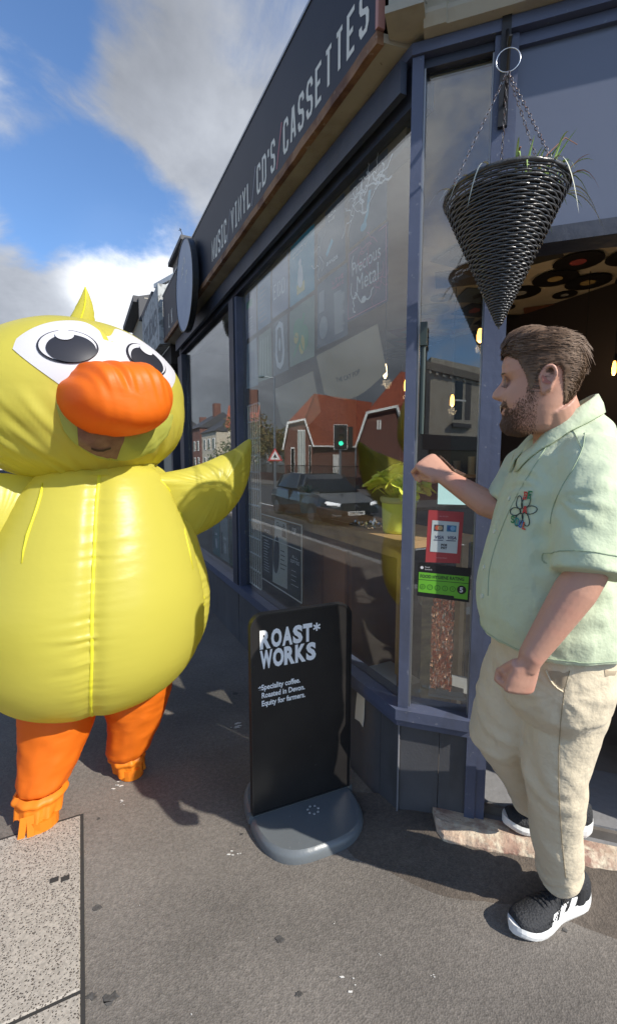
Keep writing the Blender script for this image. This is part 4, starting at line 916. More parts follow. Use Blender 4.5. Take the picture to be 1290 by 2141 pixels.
# stool behind the counter legs
stl = thing('round_stool', 'pale round-seated stool behind the glass under the counter', 'stool', W1(.50, -.75, .12))
q = MB(); q.loft([[W1(.50 + .19 * cos(k * .314), -.75 + .19 * sin(k * .314), z_) for k in range(20)] for z_ in (.66, .70)]); part('seat', q, mat('stool_seat', (.42, .40, .37), .5), stl)
for k in range(4):
    a = k * pi / 2 + .4; q = MB(); q.tube([W1(.5 + .12 * cos(a), -.75 + .12 * sin(a), .66), W1(.5 + .2 * cos(a), -.75 + .2 * sin(a), .12)], .012, 6); part('leg', q, m_black, stl)
pb = MB(); pb.box(W1, .35, .62, -.42, -.25, .121, .34); solo('cardboard_box', pb, simple('card_white', (.5, .47, .42), .8), 'pale cardboard box on the shop floor under the counter', 'box')

# flower pot with lime flowers
fp_ = thing('flower_pot', 'lime green ribbed pot full of lime flowers at the right end of the counter', 'flower pot', W1(.37, -.26, 1.115))
pc = W1(.37, -.26, 1.115); m_lime = mat('lime_enamel', (.78, .88, .14), .3)
prof = [(.070, 0), (.074, .005)] + [(.074 + .010 * k / 24 * .6 + (.0022 if k % 2 else 0), .012 + .125 * k / 24) for k in range(25)] + [(.082, .142)]
q = MB(); q.loft([[pc + Vector((r_ * cos(2 * pi * k / 32), r_ * sin(2 * pi * k / 32), z_)) for k in range(32)] for r_, z_ in prof]); part('pot', q, m_lime, fp_, smooth=True)
q = MB(); q.loft([[pc + Vector((r_ * cos(2 * pi * k / 32), r_ * sin(2 * pi * k / 32), z_)) for k in range(32)] for r_, z_ in ((.0835, .143), (.089, .15), (.090, .165), (.086, .172), (.078, .172), (.078, .15))]); part('rim', q, mat('pot_rim', (.55, .6, .35), .4), fp_, smooth=True)
m_fl = mat('lime_petal', (.86, .92, .10), .55, var=(12, (.9, .9, .2), .4, .7)); m_fl2 = mat('lime_petal_dark', (.60, .74, .06), .55)
rf_ = random.Random(5)
for k in range(58):
    a = rf_.random() * 6.28; r_ = .125 * sqrt(rf_.random()); h_ = .20 + .15 * rf_.random() * (1 - r_ / .2); c_ = pc + Vector((r_ * cos(a), r_ * sin(a), h_)); q = MB()
    q.tube([pc + Vector((r_ * .3 * cos(a), r_ * .3 * sin(a), .16)), c_ - Z * .01], .002, 5)
    nn = 5; tilt = Vector((rf_.gauss(0, .5), rf_.gauss(0, .5), 1)).normalized(); e1 = tilt.orthogonal().normalized(); e2 = tilt.cross(e1)
    for j in range(nn):
        b = 2 * pi * j / nn; d_ = e1 * cos(b) + e2 * sin(b); s_ = e1 * -sin(b) + e2 * cos(b); L_ = .044 + .014 * rf_.random()
        q.add([c_, c_ + d_ * L_ * .5 - s_ * L_ * .45 + tilt * .010, c_ + d_ * L_ * 1.0 - s_ * L_ * .3 + tilt * .006, c_ + d_ * L_ * 1.12 + tilt * .002, c_ + d_ * L_ * 1.0 + s_ * L_ * .3 + tilt * .006, c_ + d_ * L_ * .5 + s_ * L_ * .45 + tilt * .010], [(0, 1, 2, 3), (0, 3, 4, 5)])
    part('flower', q, m_fl if k % 3 else m_fl2, fp_, smooth=True)
# white pot with a spidery plant
wp = thing('potted_plant', 'small white pot with a spiky green plant at the left end of the counter', 'potted plant', W1(1.33, -.26, 1.115)); pc = W1(1.33, -.26, 1.115)
q = MB(); q.loft([[pc + Vector((r_ * cos(2 * pi * k / 24), r_ * sin(2 * pi * k / 24), z_)) for k in range(24)] for r_, z_ in ((.052, 0), (.068, .12), (.072, .12), (.072, .135), (.064, .135), (.060, .115))]); part('pot', q, mat('white_pot', (.55, .56, .52), .5), wp, smooth=True)
def blade(base, d, L_, droop, wd, n=6):
    d = Vector(d).normalized(); s_ = d.cross(Z); s_ = s_.normalized() if s_.length > .05 else Vector((1, 0, 0)); pts = []; a_ = []; b_ = []
    for k in range(n + 1):
        t = k / n; p = Vector(base) + d * L_ * t + Vector((0, 0, -droop * L_ * t ** 2.2)); w_ = wd * (1 - t) ** .6 * (0.5 + min(1, t * 3) * .5)
        a_.append(p - s_ * w_); pts.append(p + Z * w_ * -.3); b_.append(p + s_ * w_)
    vs = a_ + pts + b_; m_ = n + 1
    return vs, [(k, k + 1, k + 1 + m_, k + m_) for k in range(n)] + [(k + m_, k + 1 + m_, k + 1 + 2 * m_, k + 2 * m_) for k in range(n)]
m_blade = mat('leaf_green', (.10, .17, .06), .5, var=(20, (.2, .26, .12), .5, .7))
for k in range(20):
    a = k * 2.4; q = MB(); q.add(*blade(pc + Z * .12, (cos(a), sin(a), .9 + .8 * rf_.random()), .13 + .06 * rf_.random(), .55, .006)); part('leaf', q, m_blade, wp)
# crumpled foil on the counter
q = MB(); c_ = W1(.62, -.27, 1.13)
def crump(i, j): x_, y_ = (i - .5) * .20, (j - .5) * .16; return c_ + U * x_ + N1 * y_ + Z * (abs(noise.noise(Vector((x_ * 40, y_ * 40, 3)))) * .05 * (1 - (2 * i - 1) ** 4) - .013)
q.grid(crump, 16, 14); solo('crumpled_foil', q, mat('foil', (.75, .73, .70), .25, metal=1), 'crumpled silver foil lying on the counter beside the lime pot', 'foil')

# white wire grid rack
m_wire = mat('white_wire', (.88, .86, .82), .45)
def rack(u0, u1, n0, n1, z0, z1, label, nu, nz, cols=4):
    t = thing('wire_rack', label, 'rack', W1((u0 + u1) / 2, n0, z0))
    for i in range(nu + 1):
        u_ = u0 + (u1 - u0) * i / nu; q = MB(); q.tube([W1(u_, n0, z0), W1(u_, n0, z1)], .0058, 5); part('upright', q, m_wire, t)
    for j in range(nz + 1):
        z_ = z0 + (z1 - z0) * j / nz; q = MB(); q.tube([W1(u0, n0 + .004, z_), W1(u1, n0 + .004, z_)], .0062, 5); part('crossbar', q, m_wire, t)
    return t
rack(1.70, 1.935, -.06, 0, .52, 1.86, 'white wire display rack against the glass at the left of the big window', 5, 11)
# printed cards in front of the counter
def leaf(u1, u0, z0, z1, base, lb, dr): return poster(u1, u0, z0, z1, base, lb, dr, n=-.085, curl=.010, cat='leaflet', name='leaflet')
leaf(1.72, 1.53, .62, 1.02, (.022, .022, .024), 'black price card with small white lines on the wire rack', lambda w_, h_: [(ink_w, [('w', .03, .33, .12, .02, .004, 'PRICES')] + lines(.03, .05, .12, 12, .02, .004, 21))])
leaf(1.52, 1.28, .62, 1.06, (.58, .58, .55), 'white leaflet printed with half a black record', lambda w_, h_: [(ink_k, [('e', .055, .2, .05, .13)] + [('r', .15, .34, .08, .05)] + lines(.12, .12, .10, 5, .03, .006, 22) + [('w', .04, .40, .18, .025, .005, 'CLUB')]), (ink_r, [('e', .05, .2, .018, .045)])])
leaf(1.27, 1.06, .60, 1.06, (.05, .052, .056), 'dark grey leaflet with pale wording beside the record leaflet', lambda w_, h_: [(ink_w, [('w', .05, .22, .13, .02, .004, 'COFFEE'), ('w', .07, .25, .09, .02, .004, 'ALL'), ('w', .05, .40, .06, .04, .005, 'CUP')] + lines(.06, .08, .10, 4, .03, .003, 23))])
q = MB(); q.tube([W1(1.05, -.075, .60), W1(1.05, -.075, 1.075), W1(1.72, -.075, 1.075)], .004, 5); q.tube([W1(1.05, -.075, .60), W1(1.75, -.075, .60)], .004, 5); q.tube([W1(1.04, -.074, .92), W1(1.72, -.074, .92)], .003, 5)
solo('leaflet_holder', q, m_wire, 'thin white wire holder round the leaflets behind the glass', 'leaflet holder')
# leaflets and frame in the far window
for k, (c_, lb) in enumerate((((.10, .22, .22), 'teal record sleeve in the far window'), ((.35, .37, .35), 'pale record sleeve in the far window'), ((.08, .12, .07), 'dark green record sleeve in the far window'))):
    poster(3.0 - .28 * k, 2.74 - .28 * k, .56, .96, c_, lb + ', ' + ('left', 'middle', 'right')[k] + ' of three', lambda w_, h_: [(ink_k, [('r', .03, .05, .05, .2)]), (ink_w, [('r', .12, .2, .08, .02), ('e', .16, .12, .03, .05)])], cat='record sleeve', name='record_sleeve')
q = MB(); q.tube([W1(2.30, -.10, 2.30), W1(2.30, -.10, 2.52)], .05, 14); solo('hanging_speaker', q, m_black, 'small black speaker at the top corner of the far window', 'speaker')

# stickers on the narrow pane
def flatT(v0, z0, n): return lambda a, b, l: W2(v0 + a, n + l, z0 + b)
cs = thing('card_sticker', 'red sticker showing the accepted payment cards on the corner pane', 'sticker', W2(.145, -.029, 1.07)); F = flatT(.078, 1.070, -.0295)
q = MB(); q.poly([F(.0, 0, 0), F(.125, .004, 0), F(.132, .196, 0), F(.006, .200, 0)], N2 * .0008); part('backing', q, simple('sticker_red', (.42, .055, .06), .4), cs)
q = MB(); q.poly([F(.016, .042, .001), F(.113, .040, .001), F(.117, .158, .001), F(.021, .162, .001)], N2 * .0006); part('white_panel', q, simple('sticker_white', (.55, .60, .60), .4), cs)
for i, (x, y, c) in enumerate(((.028, .122, (.06, .07, .08)), (.073, .122, (.05, .22, .36)))):
    q = MB(); q.poly([F(x, y, .0018), F(x + .034, y - .001, .0018), F(x + .035, y + .023, .0018), F(x + .001, y + .024, .0018)], N2 * .0003); part('card_logo', q, simple('card%d' % i, c, .4), cs)
    q = MB(); q.poly([F(x + .004 + .014 * cos(k * .5), 0, 0) for k in range(0)] or [F(x + .012 + .009 * cos(k * .52), y + .012 + .009 * sin(k * .52), .0022) for k in range(12)]); part('logo_disc', q, simple('disc%d' % i, ((.5, .1, .05), (.05, .1, .3))[i], .4), cs)
    q = MB(); q.poly([F(x + .022 + .009 * cos(k * .52), y + .012 + .009 * sin(k * .52), .0023) for k in range(12)]); part('logo_disc', q, simple('discb%d' % i, ((.5, .35, .2), (.2, .4, .6))[i], .4), cs)
    q = MB(); font_mb('VISA', .0165, lambda a, b, l: F(x + .003 + a + b * .2, .093 + b, .0022), mb=q, bold=.0005); q.poly([F(x, .086, .0021), F(x + .034, .086, .0021), F(x + .034, .089, .0021), F(x, .089, .0021)]); part('card_name', q, simple('visa_ink', (.04, .05, .12), .4), cs)
q = MB()
for s_, yy in (('POS', .066), ('PAY', .055)): font_mb(s_, .012, lambda a, b, l: F(.055 + a, yy + b, .0022), mb=q, bold=.0006)
part('small_print', q, ink_k, cs)
q = MB(); font_mb('we accept', .008, lambda a, b, l: F(.045 + a, .176 + b, .0012), mb=q); font_mb('contactless', .009, lambda a, b, l: F(.038 + a, .018 + b, .0012), mb=q); part('caption', q, simple('pale_red', (.6, .3, .3), .5), cs)
hs_ = thing('hygiene_sticker', 'green and black food hygiene rating sticker scoring five on the corner pane', 'sticker', W2(.145, -.029, .93)); F = flatT(.050, .930, -.0295)
q = MB(); q.poly([F(0, .006, 0), F(.19, -.002, 0), F(.192, .128, 0), F(.002, .134, 0)], N2 * .0008); part('black_card', q, m_black, hs_)
q = MB(); q.poly([F(.004, .022, .001), F(.135, .018, .001), F(.137, .010, .001), F(.184, .008, .001), F(.186, .096, .001), F(.005, .100, .001)], N2 * .0006); part('green_panel', q, simple('hygiene_green', (.16, .50, .04), .4), hs_)
q = MB(); font_mb('FOOD HYGIENE RATING', .0175, lambda a, b, l: F(.010 + a, .079 + b, .002), mb=q, squeeze=.82, bold=.0004); q.poly([F(.005, .070, .0018), F(.185, .069, .0018), F(.185, .071, .0018), F(.005, .072, .0018)]); part('heading', q, ink_k, hs_)
for k in range(5):
    q = MB(); cx_ = .020 + .0275 * k; ribbon(q, [(cx_ + .0095 * cos(a * .5236), .044 + .0095 * sin(a * .5236)) for a in range(13)], .0011, lambda a, b, l: F(a, b, .002), 0); font_mb(str(k), .013, lambda a, b, l: F(cx_ - .0035 + a, .0395 + b, .0021), mb=q); part('rating_ring', q, simple('dkgreen', (.04, .16, .02), .5), hs_)
q = MB(); q.poly([F(.162 + .0165 * cos(k * .39), .044 + .0165 * sin(k * .39), .002) for k in range(16)], N2 * .0003); part('rating_disc', q, m_black, hs_)
q = MB(); font_mb('5', .026, lambda a, b, l: F(.1545 + a, .035 + b, .0027), mb=q, bold=.001); part('score', q, ink_w, hs_)
q = MB(); q.poly([F(.016 + .006 * cos(k * .6), .118 + .006 * sin(k * .6), .0012) for k in range(10)]); font_mb('Food', .009, lambda a, b, l: F(.026 + a, .118 + b, .0012), mb=q); font_mb('Standards', .007, lambda a, b, l: F(.026 + a, .110 + b, .0012), mb=q); part('agency_mark', q, ink_w, hs_)
# copper foil strip
cf = thing('copper_curtain', 'crinkled copper foil strip hanging inside the corner pane', 'foil curtain', W2(.145, -.08, .55))
for k in range(7):
    def cfs(i, j, k=k): v_ = .105 + .012 * k + .012 * i; return W2(v_ + .006 * noise.noise(Vector((k, j * 7, 1))), -.075 + .018 * noise.noise(Vector((v_ * 90, j * 26, 0))) + .01 * noise.noise(Vector((v_ * 30, j * 60, 0))), .55 + .38 * j)
    q = MB().grid(cfs, 3, 46); part('foil_strand', q, mat('copper_foil', (.85, .45, .28), .22, metal=1) if 'cop' not in MAT else MAT['cop'], cf); MAT.setdefault('cop', cf.children[0].data.materials[0])
st = thing('tablet_screen', 'small lit screen glowing inside the corner pane behind the man\'s forearm', 'screen', W2(.155, -.12, 1.27))
q = MB(); q.box(W2, .105, .225, -.14, -.12, 1.27, 1.375); part('case', q, m_black, st)
q = MB(); q.box(W2, .112, .218, -.119, -.117, 1.285, 1.368); part('display', q, mat('screen_glow', (.4, .6, .6), .4, emis=((.45, .68, .66), .8)), st)
q = MB(); q.box(W2, .10, .25, -.30, -.10, .50, .512); q.box(W2, .13, .235, -.20, -.11, .512, .53); solo('window_ledge', q, mat('ledge_grey', (.25, .25, .25), .6), 'grey ledge with a folded card inside the foot of the corner pane', 'ledge')
q = MB(); q.loft([[W2(.04 + .2 * i, -.45 - .1 * sin(3 * i), z_) for i in (0, .5, 1)] + [W2(.24 - .2 * i, -.50, z_) for i in (0, .5, 1)] for z_ in (.12, .88)]); solo('wooden_crate', q, mat('crate_wood', (.26, .18, .07), .6, var=(6, (.14, .09, .04), .4, .6, (1, 1, 4))), 'yellow-brown wooden crate inside the corner window', 'crate')

# paper strip on the bulkhead
q = MB(); q.poly([W1(.305, .001, .428), W1(.246, .001, .436), W1(.25, .001, .31), W1(.258, .001, .262), W1(.285, .001, .274), W1(.325, .001, .268), W1(.318, .001, .34)], N1 * .0015); solo('paper_strip', q, simple('torn_paper', (.62, .62, .58), .7), 'torn white paper strip stuck on the grey bulkhead', 'paper')
# security shutter pole / latch
q = MB(); q.tube([W2(.052, .004, 1.55), W2(.052, .004, 1.92)], .009, 8); q.box(W2, .04, .064, -.006, .02, 1.86, 1.94); solo('pole_latch', q, simple('dark_green_metal', (.03, .045, .04), .4), 'dark metal rod latch at the left edge of the corner pane', 'latch')

# ------------------------------------------------------------------ inside the doorway: covers and records on the ceiling
cg = thing('ceiling_collage', 'collage of vinyl records and sleeves pinned to the ceiling inside the doorway', 'collage', Vector((1.9, 3.4, 2.75)))
rc = random.Random(21); m_vinyl = mat('vinyl', (.012, .011, .012), .3); labs = [simple('lab%d' % i, c, .6) for i, c in enumerate(((.3, .05, .05), (.35, .25, .1), (.1, .12, .2), (.3, .3, .28), (.12, .05, .03)))]
slv = [simple('slv%d' % i, c, .6) for i, c in enumerate(((.22, .09, .05), (.10, .08, .07), (.3, .25, .18), (.03, .03, .035), (.18, .03, .03), (.09, .11, .13), (.35, .31, .26), (.02, .02, .02), (.02, .02, .02)))]
k = 0
for gx in range(9):
    for gy in range(12):
        c_ = Vector((1.05 + gx * .33 + rc.uniform(-.07, .07), 2.1 + gy * .33 + rc.uniform(-.07, .07), 2.756 - .004 * (k % 4)))
        if (c_ - C).dot(N1) > -.15 or (c_ - C).dot(N2) > -.15: continue
        if rc.random() < .12: continue
        k += 1; a = rc.random() * 1.57
        if rc.random() < .42:
            r_ = .15 if rc.random() < .75 else .09
            q = MB(); q.loft([[c_ + Vector((r_ * cos(j * .314), r_ * sin(j * .314), z_)) for j in range(20)] for z_ in (0, -.002)]); rec = part('record', q, m_vinyl, cg)
            q = MB(); q.loft([[c_ + Vector((r_ * .33 * cos(j * .52), r_ * .33 * sin(j * .52), z_)) for j in range(12)] for z_ in (-.0021, -.003)]); part('record_label', q, rc.choice(labs), rec)
        else:
            q = MB(); q.poly([c_ + Vector((.15 * 1.41 * cos(a + j * pi / 2), .15 * 1.41 * sin(a + j * pi / 2), 0)) for j in range(4)], -Z * .003); sl_ = part('sleeve', q, rc.choice(slv), cg)
            q = MB(); q.poly([c_ + Vector((rc.uniform(-.04, .04) + .07 * cos(a + j * 1.05) * rc.uniform(.6, 1.2), .08 * sin(a + j * 1.05) * rc.uniform(.6, 1.2), -.0035)) for j in range(6)], -Z * .0006); part('sleeve_picture', q, rc.choice(slv + labs), sl_)
# interior furniture glimpsed beside the man
tb = thing('wooden_table', 'plain wooden table in the dark shop behind the man', 'table', Vector((1.55, 2.3, .12)))
q = MB(); q.box(lambda a, b, c: Vector((a, b, c)), 1.15, 2.1, 2.0, 2.6, .80, .84); part('top', q, mat('table_top', (.16, .09, .04), .45), tb)
for x_, y_ in ((1.2, 2.05), (2.05, 2.05), (1.2, 2.55), (2.05, 2.55)): q = MB(); q.box(lambda a, b, c: Vector((a, b, c)), x_ - .02, x_ + .02, y_ - .02, y_ + .02, .12, .799); part('leg', q, m_pine, tb)
sh = thing('wall_shelf', 'shelf of small pale jars on the dark wall inside the doorway', 'shelf', Vector((1.9, 4.3, 1.2)))
q = MB(); q.box(lambda a, b, c: Vector((a, b, c)), 1.2, 2.6, 4.3, 4.5, 1.30, 1.33); part('board', q, m_pine, sh)
for k in range(9): q = MB(); q.tube([Vector((1.28 + .14 * k, 4.38, 1.33)), Vector((1.28 + .14 * k, 4.38, 1.42 + .04 * (k % 3)))], .035, 10); part('jar', q, simple('jar%d' % (k % 3), ((.3, .28, .25), (.15, .12, .1), (.35, .3, .2))[k % 3], .4), sh)
wl = thing('wall_records', 'dark red wall panel with small pale discs at the back of the shop', 'wall panel', Vector((2.2, 4.9, 1.6)))
q = MB(); q.box(lambda a, b, c: Vector((a, b, c)), 1.0, 3.6, 4.95, 5.0, .12, 2.5); part('panel', q, m_maroon, wl)
for k in range(5):
    c_ = Vector((1.9 + .33 * k, 4.94, 1.95 + .12 * (k % 2))); q = MB(); q.loft([[c_ + Vector((.06 * cos(j * .52), y_, .06 * sin(j * .52))) for j in range(12)] for y_ in (0, -.01)]); part('pale_disc', q, simple('pale_disc', (.25, .22, .22), .5), wl)

# ================================================================== HANGING BASKET
hb = thing('hanging_basket', 'black wicker cone basket with straggly grass hanging by chains beside the door', 'hanging basket', (.552, 1.372, 1.84))
bx, by = .552, 1.372; RT, ZT, ZB = .160, 2.190, 1.845
m_wick = mat('black_wicker', (.055, .053, .053), .28, spec=.6, bump=(60, .2, 3)); NS = 26; ROWS = 54
q = MB(); K = NS * 4
for row in range(ROWS):
    t = (row + .5) / ROWS; r0 = .006 + (RT - .006) * t; z0 = ZB + (ZT - ZB) * t + .0; th = (ZT - ZB) / ROWS * .60
    rings = []
    for k in range(K):
        a = 2 * pi * k / K; wv = (.0021 * min(1, t * 3)) * cos(NS / 2 * a * 1.0 + row * pi) * (1 if NS % 2 == 0 else 1); zz = z0 + .0012 * noise.noise(Vector((cos(a) * 4, sin(a) * 4, row * .7)))
        rings.append([Vector((bx + (r0 + wv + dr) * cos(a), by + (r0 + wv + dr) * sin(a), zz + dz)) for dr, dz in ((.0032, 0), (.0, th), (-.002, 0), (.0, -th))])
    rings.append(rings[0]); q.loft(rings, cap=False)
part('wicker_weave', q, m_wick, hb, smooth=True, kind='stuff')
for k in range(NS):
    a = 2 * pi * (k + .0) / NS * 1.0; q = MB(); q.tube([Vector((bx + r_ * cos(a), by + r_ * sin(a), z_)) for r_, z_ in ((.003, ZB - .004), (RT * .5, (ZB + ZT) / 2), (RT + .001, ZT + .004))], .0017, 5); part('stake', q, m_wick, hb)
q = MB(); rings = []
for k in range(121):
    a = 2 * pi * k / 120; tw = a * 20; c_ = Vector((bx + RT * cos(a), by + RT * sin(a), ZT + .004)); d_ = Vector((cos(a), sin(a), 0))
    rings.append([c_ + d_ * ((.0075 + .0012 * cos(tw + j * 1.57 * 2)) * cos(j * .785)) + Z * ((.0065) * sin(j * .785)) for j in range(8)])
q.loft(rings, cap=False); part('rim', q, m_wick, hb, smooth=True)
q = MB(); q.tube([Vector((bx, by, ZB - .012)), Vector((bx, by, ZB + .01))], [.002, .007], 6); part('tip', q, m_wick, hb)
q = MB(); q.loft([[Vector((bx + r_ * cos(j * .4), by + r_ * sin(j * .4), z_)) for j in range(16)] for r_, z_ in ((.001, ZB + .02), (RT - .012, ZT - .02))]); part('liner', q, mat('soil', (.02, .016, .012), .9), hb)
top = Vector((.546, 1.372, 2.515))
def chain(p0_, p1_, name='chain'):
    q = MB(); d_ = p1_ - p0_; n_ = int(d_.length / .0125); dn = d_.normalized(); s0 = dn.orthogonal().normalized(); s1 = dn.cross(s0)
    for k in range(n_):
        c_ = p0_ + d_ * ((k + .5) / n_); s_ = s0 if k % 2 else s1; ot = s1 if k % 2 else s0; rings = []
        for j in range(9):
            a = 2 * pi * j / 8; o_ = c_ + dn * (.0075 * cos(a)) + s_ * (.0036 * sin(a)); rad = (dn * cos(a) + s_ * sin(a)).normalized()
            rings.append([o_ + rad * (.0011 * cos(b)) + ot * (.0011 * sin(b)) for b in (0, 1.57, 3.14, 4.71)])
        q.loft(rings, cap=False)
    return q
m_chain = mat('chain_steel', (.22, .20, .20), .35, metal=1, var=(90, (.10, .06, .05), .5, .6))
for a in (radians(172), radians(15), radians(290), radians(75)):
    part('chain', chain(top, Vector((bx + RT * cos(a), by + RT * sin(a), ZT + .005))), m_chain, hb)
q = MB(); rings = []; rc_ = top + Z * .028
for k in range(33):
    a = 2 * pi * k / 32; d_ = Vector((cos(a), -.25 * cos(a), sin(a))); c_ = rc_ + d_ * .030; rad = d_.normalized(); o2 = Vector((.24, .97, 0))
    rings.append([c_ + rad * (.0017 * cos(b)) + o2 * (.0017 * sin(b)) for b in (0, 1.57, 3.14, 4.71)])
q.loft(rings, cap=False); part('ring', q, m_chrome, hb, smooth=True)
m_grass = mat('pale_grass', (.46, .56, .20), .5, var=(12, (.26, .42, .10), .4, .6)); m_dry = mat('dry_stem', (.38, .17, .10), .6)
rg = random.Random(8)
for k in range(64):
    a = rg.choice((radians(-30), radians(10), radians(-50), radians(20), radians(-80))) + rg.gauss(0, .45); r_ = RT * rg.uniform(.5, .98)
    q = MB(); q.add(*blade(Vector((bx + r_ * cos(a), by + r_ * sin(a), ZT - .005)), (cos(a) * rg.uniform(.2, 1), sin(a) * rg.uniform(.2, 1), rg.uniform(.6, 1.8)), rg.uniform(.06, .14), rg.uniform(.2, 1.3), .0040)); part('grass_blade', q, m_grass if k % 5 else m_dry, hb)
for (a, dx, dz, L_, dr_) in ((190, -1, .5, .09, 1.0), (200, -.8, .25, .07, 1.1), (235, -.5, .6, .12, 1.7), (215, -.9, .7, .08, 1.4), (-5, 1, .3, .12, 1.2), (-15, 1, .6, .11, 1.5), (-70, .2, .4, .12, 2.0), (5, .9, .9, .13, .9)):
    a = radians(a); q = MB(); q.add(*blade(Vector((bx + RT * .95 * cos(a), by + RT * .95 * sin(a), ZT)), (dx, -.3, dz), L_, dr_, .0044, 10)); part('grass_blade', q, mat('bleached_grass', (.6, .6, .48), .5) if 'bg' not in MAT else MAT['bg'], hb)
    MAT.setdefault('bg', hb.children[-1].data.materials[0] if False else bpy.data.materials['bleached_grass'])
q = MB(); q.tube([Vector((bx + .05, by - .06, ZT)), Vector((bx + .08, by - .07, ZT + .07)), Vector((bx + .12, by - .08, ZT + .105)), Vector((bx + .15, by - .085, ZT + .085))], [.002, .0018, .0015, .001], 5); part('dry_stem', q, m_dry, hb)
# wall bracket carrying it
br_ = thing('basket_bracket', 'black iron bracket screwed to the door post holding the hanging basket', 'bracket', W2(.285, .012, 2.53))
q = MB(); q.box(W2, .268, .296, .0125, .026, 2.52, 2.86); part('wall_plate', q, m_black, br_)
tipb = rc_ + Z * .033
q = MB(); q.tube([W2(.285, .02, 2.80), W2(.285, .10, 2.70), tipb + Z * .0, tipb + Vector((-.004, -.02, .012))], [.006, .006, .006, .005], 6); part('arm', q, m_black, br_)
q = MB(); q.tube([W2(.285, .02, 2.58), W2(.285, .10, 2.60), W2(.285, .16, 2.66)], .005, 6); part('brace', q, m_black, br_)
q = MB(); q.box(W2, .274, .296, .0, .0125, 2.80, 2.85); q.ball(W2(.285, .0185, 2.56), .004, 8); part('screw', q, m_chrome, br_)

# ================================================================== PAVEMENT SIGN
A0 = Vector((-.2265, 1.672, 0)); SD = Vector((.4, .1745, 0)).normalized(); SN = Vector((SD.y, -SD.x, 0))
def TP(a, b, c): return A0 + SD * a + SN * b + Z * c
sg = thing('pavement_sign', 'black swinging pavement sign for a coffee roaster on a grey plastic base', 'sign', TP(.22, 0, 0))
def rr_outline(w_, z0, z1, r, n=8):
    pts = [(0, z0), (w_, z0)]
    pts += [(w_ - r + r * cos(t), z1 - r + r * sin(t)) for t in [pi / 2 * k / n for k in range(n + 1)]]
    pts += [(r + r * cos(t), z1 - r + r * sin(t)) for t in [pi / 2 + pi / 2 * k / n for k in range(n + 1)]]
    return pts
WD = .436; ol = rr_outline(WD, .052, .872, .055)
q = MB(); q.loft([[TP(a, .014, c) for a, c in ol], [TP(a, -.014, c) for a, c in ol]])
pn = part('panel', q, mat('panel_black', (.013, .012, .012), .42, spec=.35, bump=(3, .03, 2), var=[(5, (.024, .022, .021), .4, .8), (45, (.055, .052, .05), .68, .76)]), sg)
edge = [(a, c) for a, c in ol]
q = MB(); inn = [((a - WD / 2) * .975 + WD / 2, (c - .46) * .985 + .46) for a, c in ol]
q.loft([[TP(a, .0145, c) for a, c in ol], [TP(a, .0175, c) for a, c in ol], [TP(a, .0175, c) for a, c in inn], [TP(a, .0145, c) for a, c in inn]], cap=False); part('panel_edge', q, m_black, sg)
F = lambda a, b, l: TP(a, .0143 + l, b)
for s_, z0, x0, x1 in (('ROAST', .733, .038, .257), ('WORKS', .653, .038, .275)):
    adv_ = {'R': 1.0, 'O': 1.0, 'A': .98, 'S': .95, 'T': .88, 'W': 1.12, 'K': 1.02}; tot_ = sum(adv_[c] for c in s_); xx = x0
    for ch in s_:
        gw = (x1 - x0) * adv_[ch] / tot_; q = MB(); font_mb(ch, .1, lambda a, b, l: Vector((a, b, l)), mb=q, bold=.0052)
        ax0 = min(p.x for p in q.v); ax1 = max(p.x for p in q.v); ay0 = min(p.y for p in q.v); ay1 = max(p.y for p in q.v); g2 = gw * (.97 if ch != 'T' else 1.0)
        q.v = [F(xx + (p.x - ax0) / (ax1 - ax0) * g2, z0 + (p.y - ay0) / (ay1 - ay0) * .0755, 0) for p in q.v]; part('letter', q, m_print, sg); xx += gw
q = MB()
for k in range(3):
    a = pi / 2 + k * pi / 3; ribbon(q, [(.277 + .017 * cos(a), .789 + .017 * sin(a)), (.277 - .017 * cos(a), .789 - .017 * sin(a))], .0035, lambda x_, y_, l, k=k: TP(x_, .0143 + k * .0002, y_), 0)
part('asterisk', q, m_print, sg)
for s_, z0 in (('Speciality coffee.', .569), ('Roasted in Devon.', .536), ('Equity for farmers.', .503)):
    q = MB(); font_mb(s_, .0305, lambda a, b, l: F(.042 + a, z0 + b, .0), mb=q, squeeze=.80, bold=.0009); part('text_line', q, m_print, sg)
q = MB(); font_mb('*', .04, lambda a, b, l: F(.030 + a, .556 + b, .0), mb=q, bold=.0012, squeeze=.8); part('footnote_mark', q, m_print, sg)
# base: rounded plastic foot front and back
m_base = mat('grey_plastic', (.12, .132, .14), .34, spec=.5, bump=(60, .05, 3), var=[(6, (.125, .14, .152), .4, .7), (60, (.28, .29, .29), .70, .76)])
def foot(sgn):
    def pt(t, k):    # t around the half disc 0..pi, k profile
        prof = ((1.0, .0), (1.0, .022), (.975, .036), (.93, .044), (.0, .050))
        r_, z_ = prof[k]; ce = abs(cos(t)) ** .62 * (1 if cos(t) >= 0 else -1); se = sin(t) ** .80
        return TP(WD / 2 - .002 + (.226 * ce) * (r_ if k < 4 else 0.0), sgn * (.012 + .238 * se * (r_ if k < 4 else 0.0)), z_)
    q = MB(); n_ = 40; rings = [[pt(pi * i / n_, k) for i in range(n_ + 1)] for k in range(4)]
    q.loft(rings, cap=False, close=False); q.add([rings[3][i] for i in range(n_ + 1)], [tuple(range(n_ + 1))]); q.add([rings[0][i] for i in range(n_ + 1)], [tuple(range(n_ + 1))]); q.add([rings[0][0], rings[1][0], rings[2][0], rings[3][0], rings[3][-1], rings[2][-1], rings[1][-1], rings[0][-1]], [tuple(range(8))])
    return q
part('base_front', foot(1), m_base, sg, smooth=False); part('base_back', foot(-1), m_base, sg)
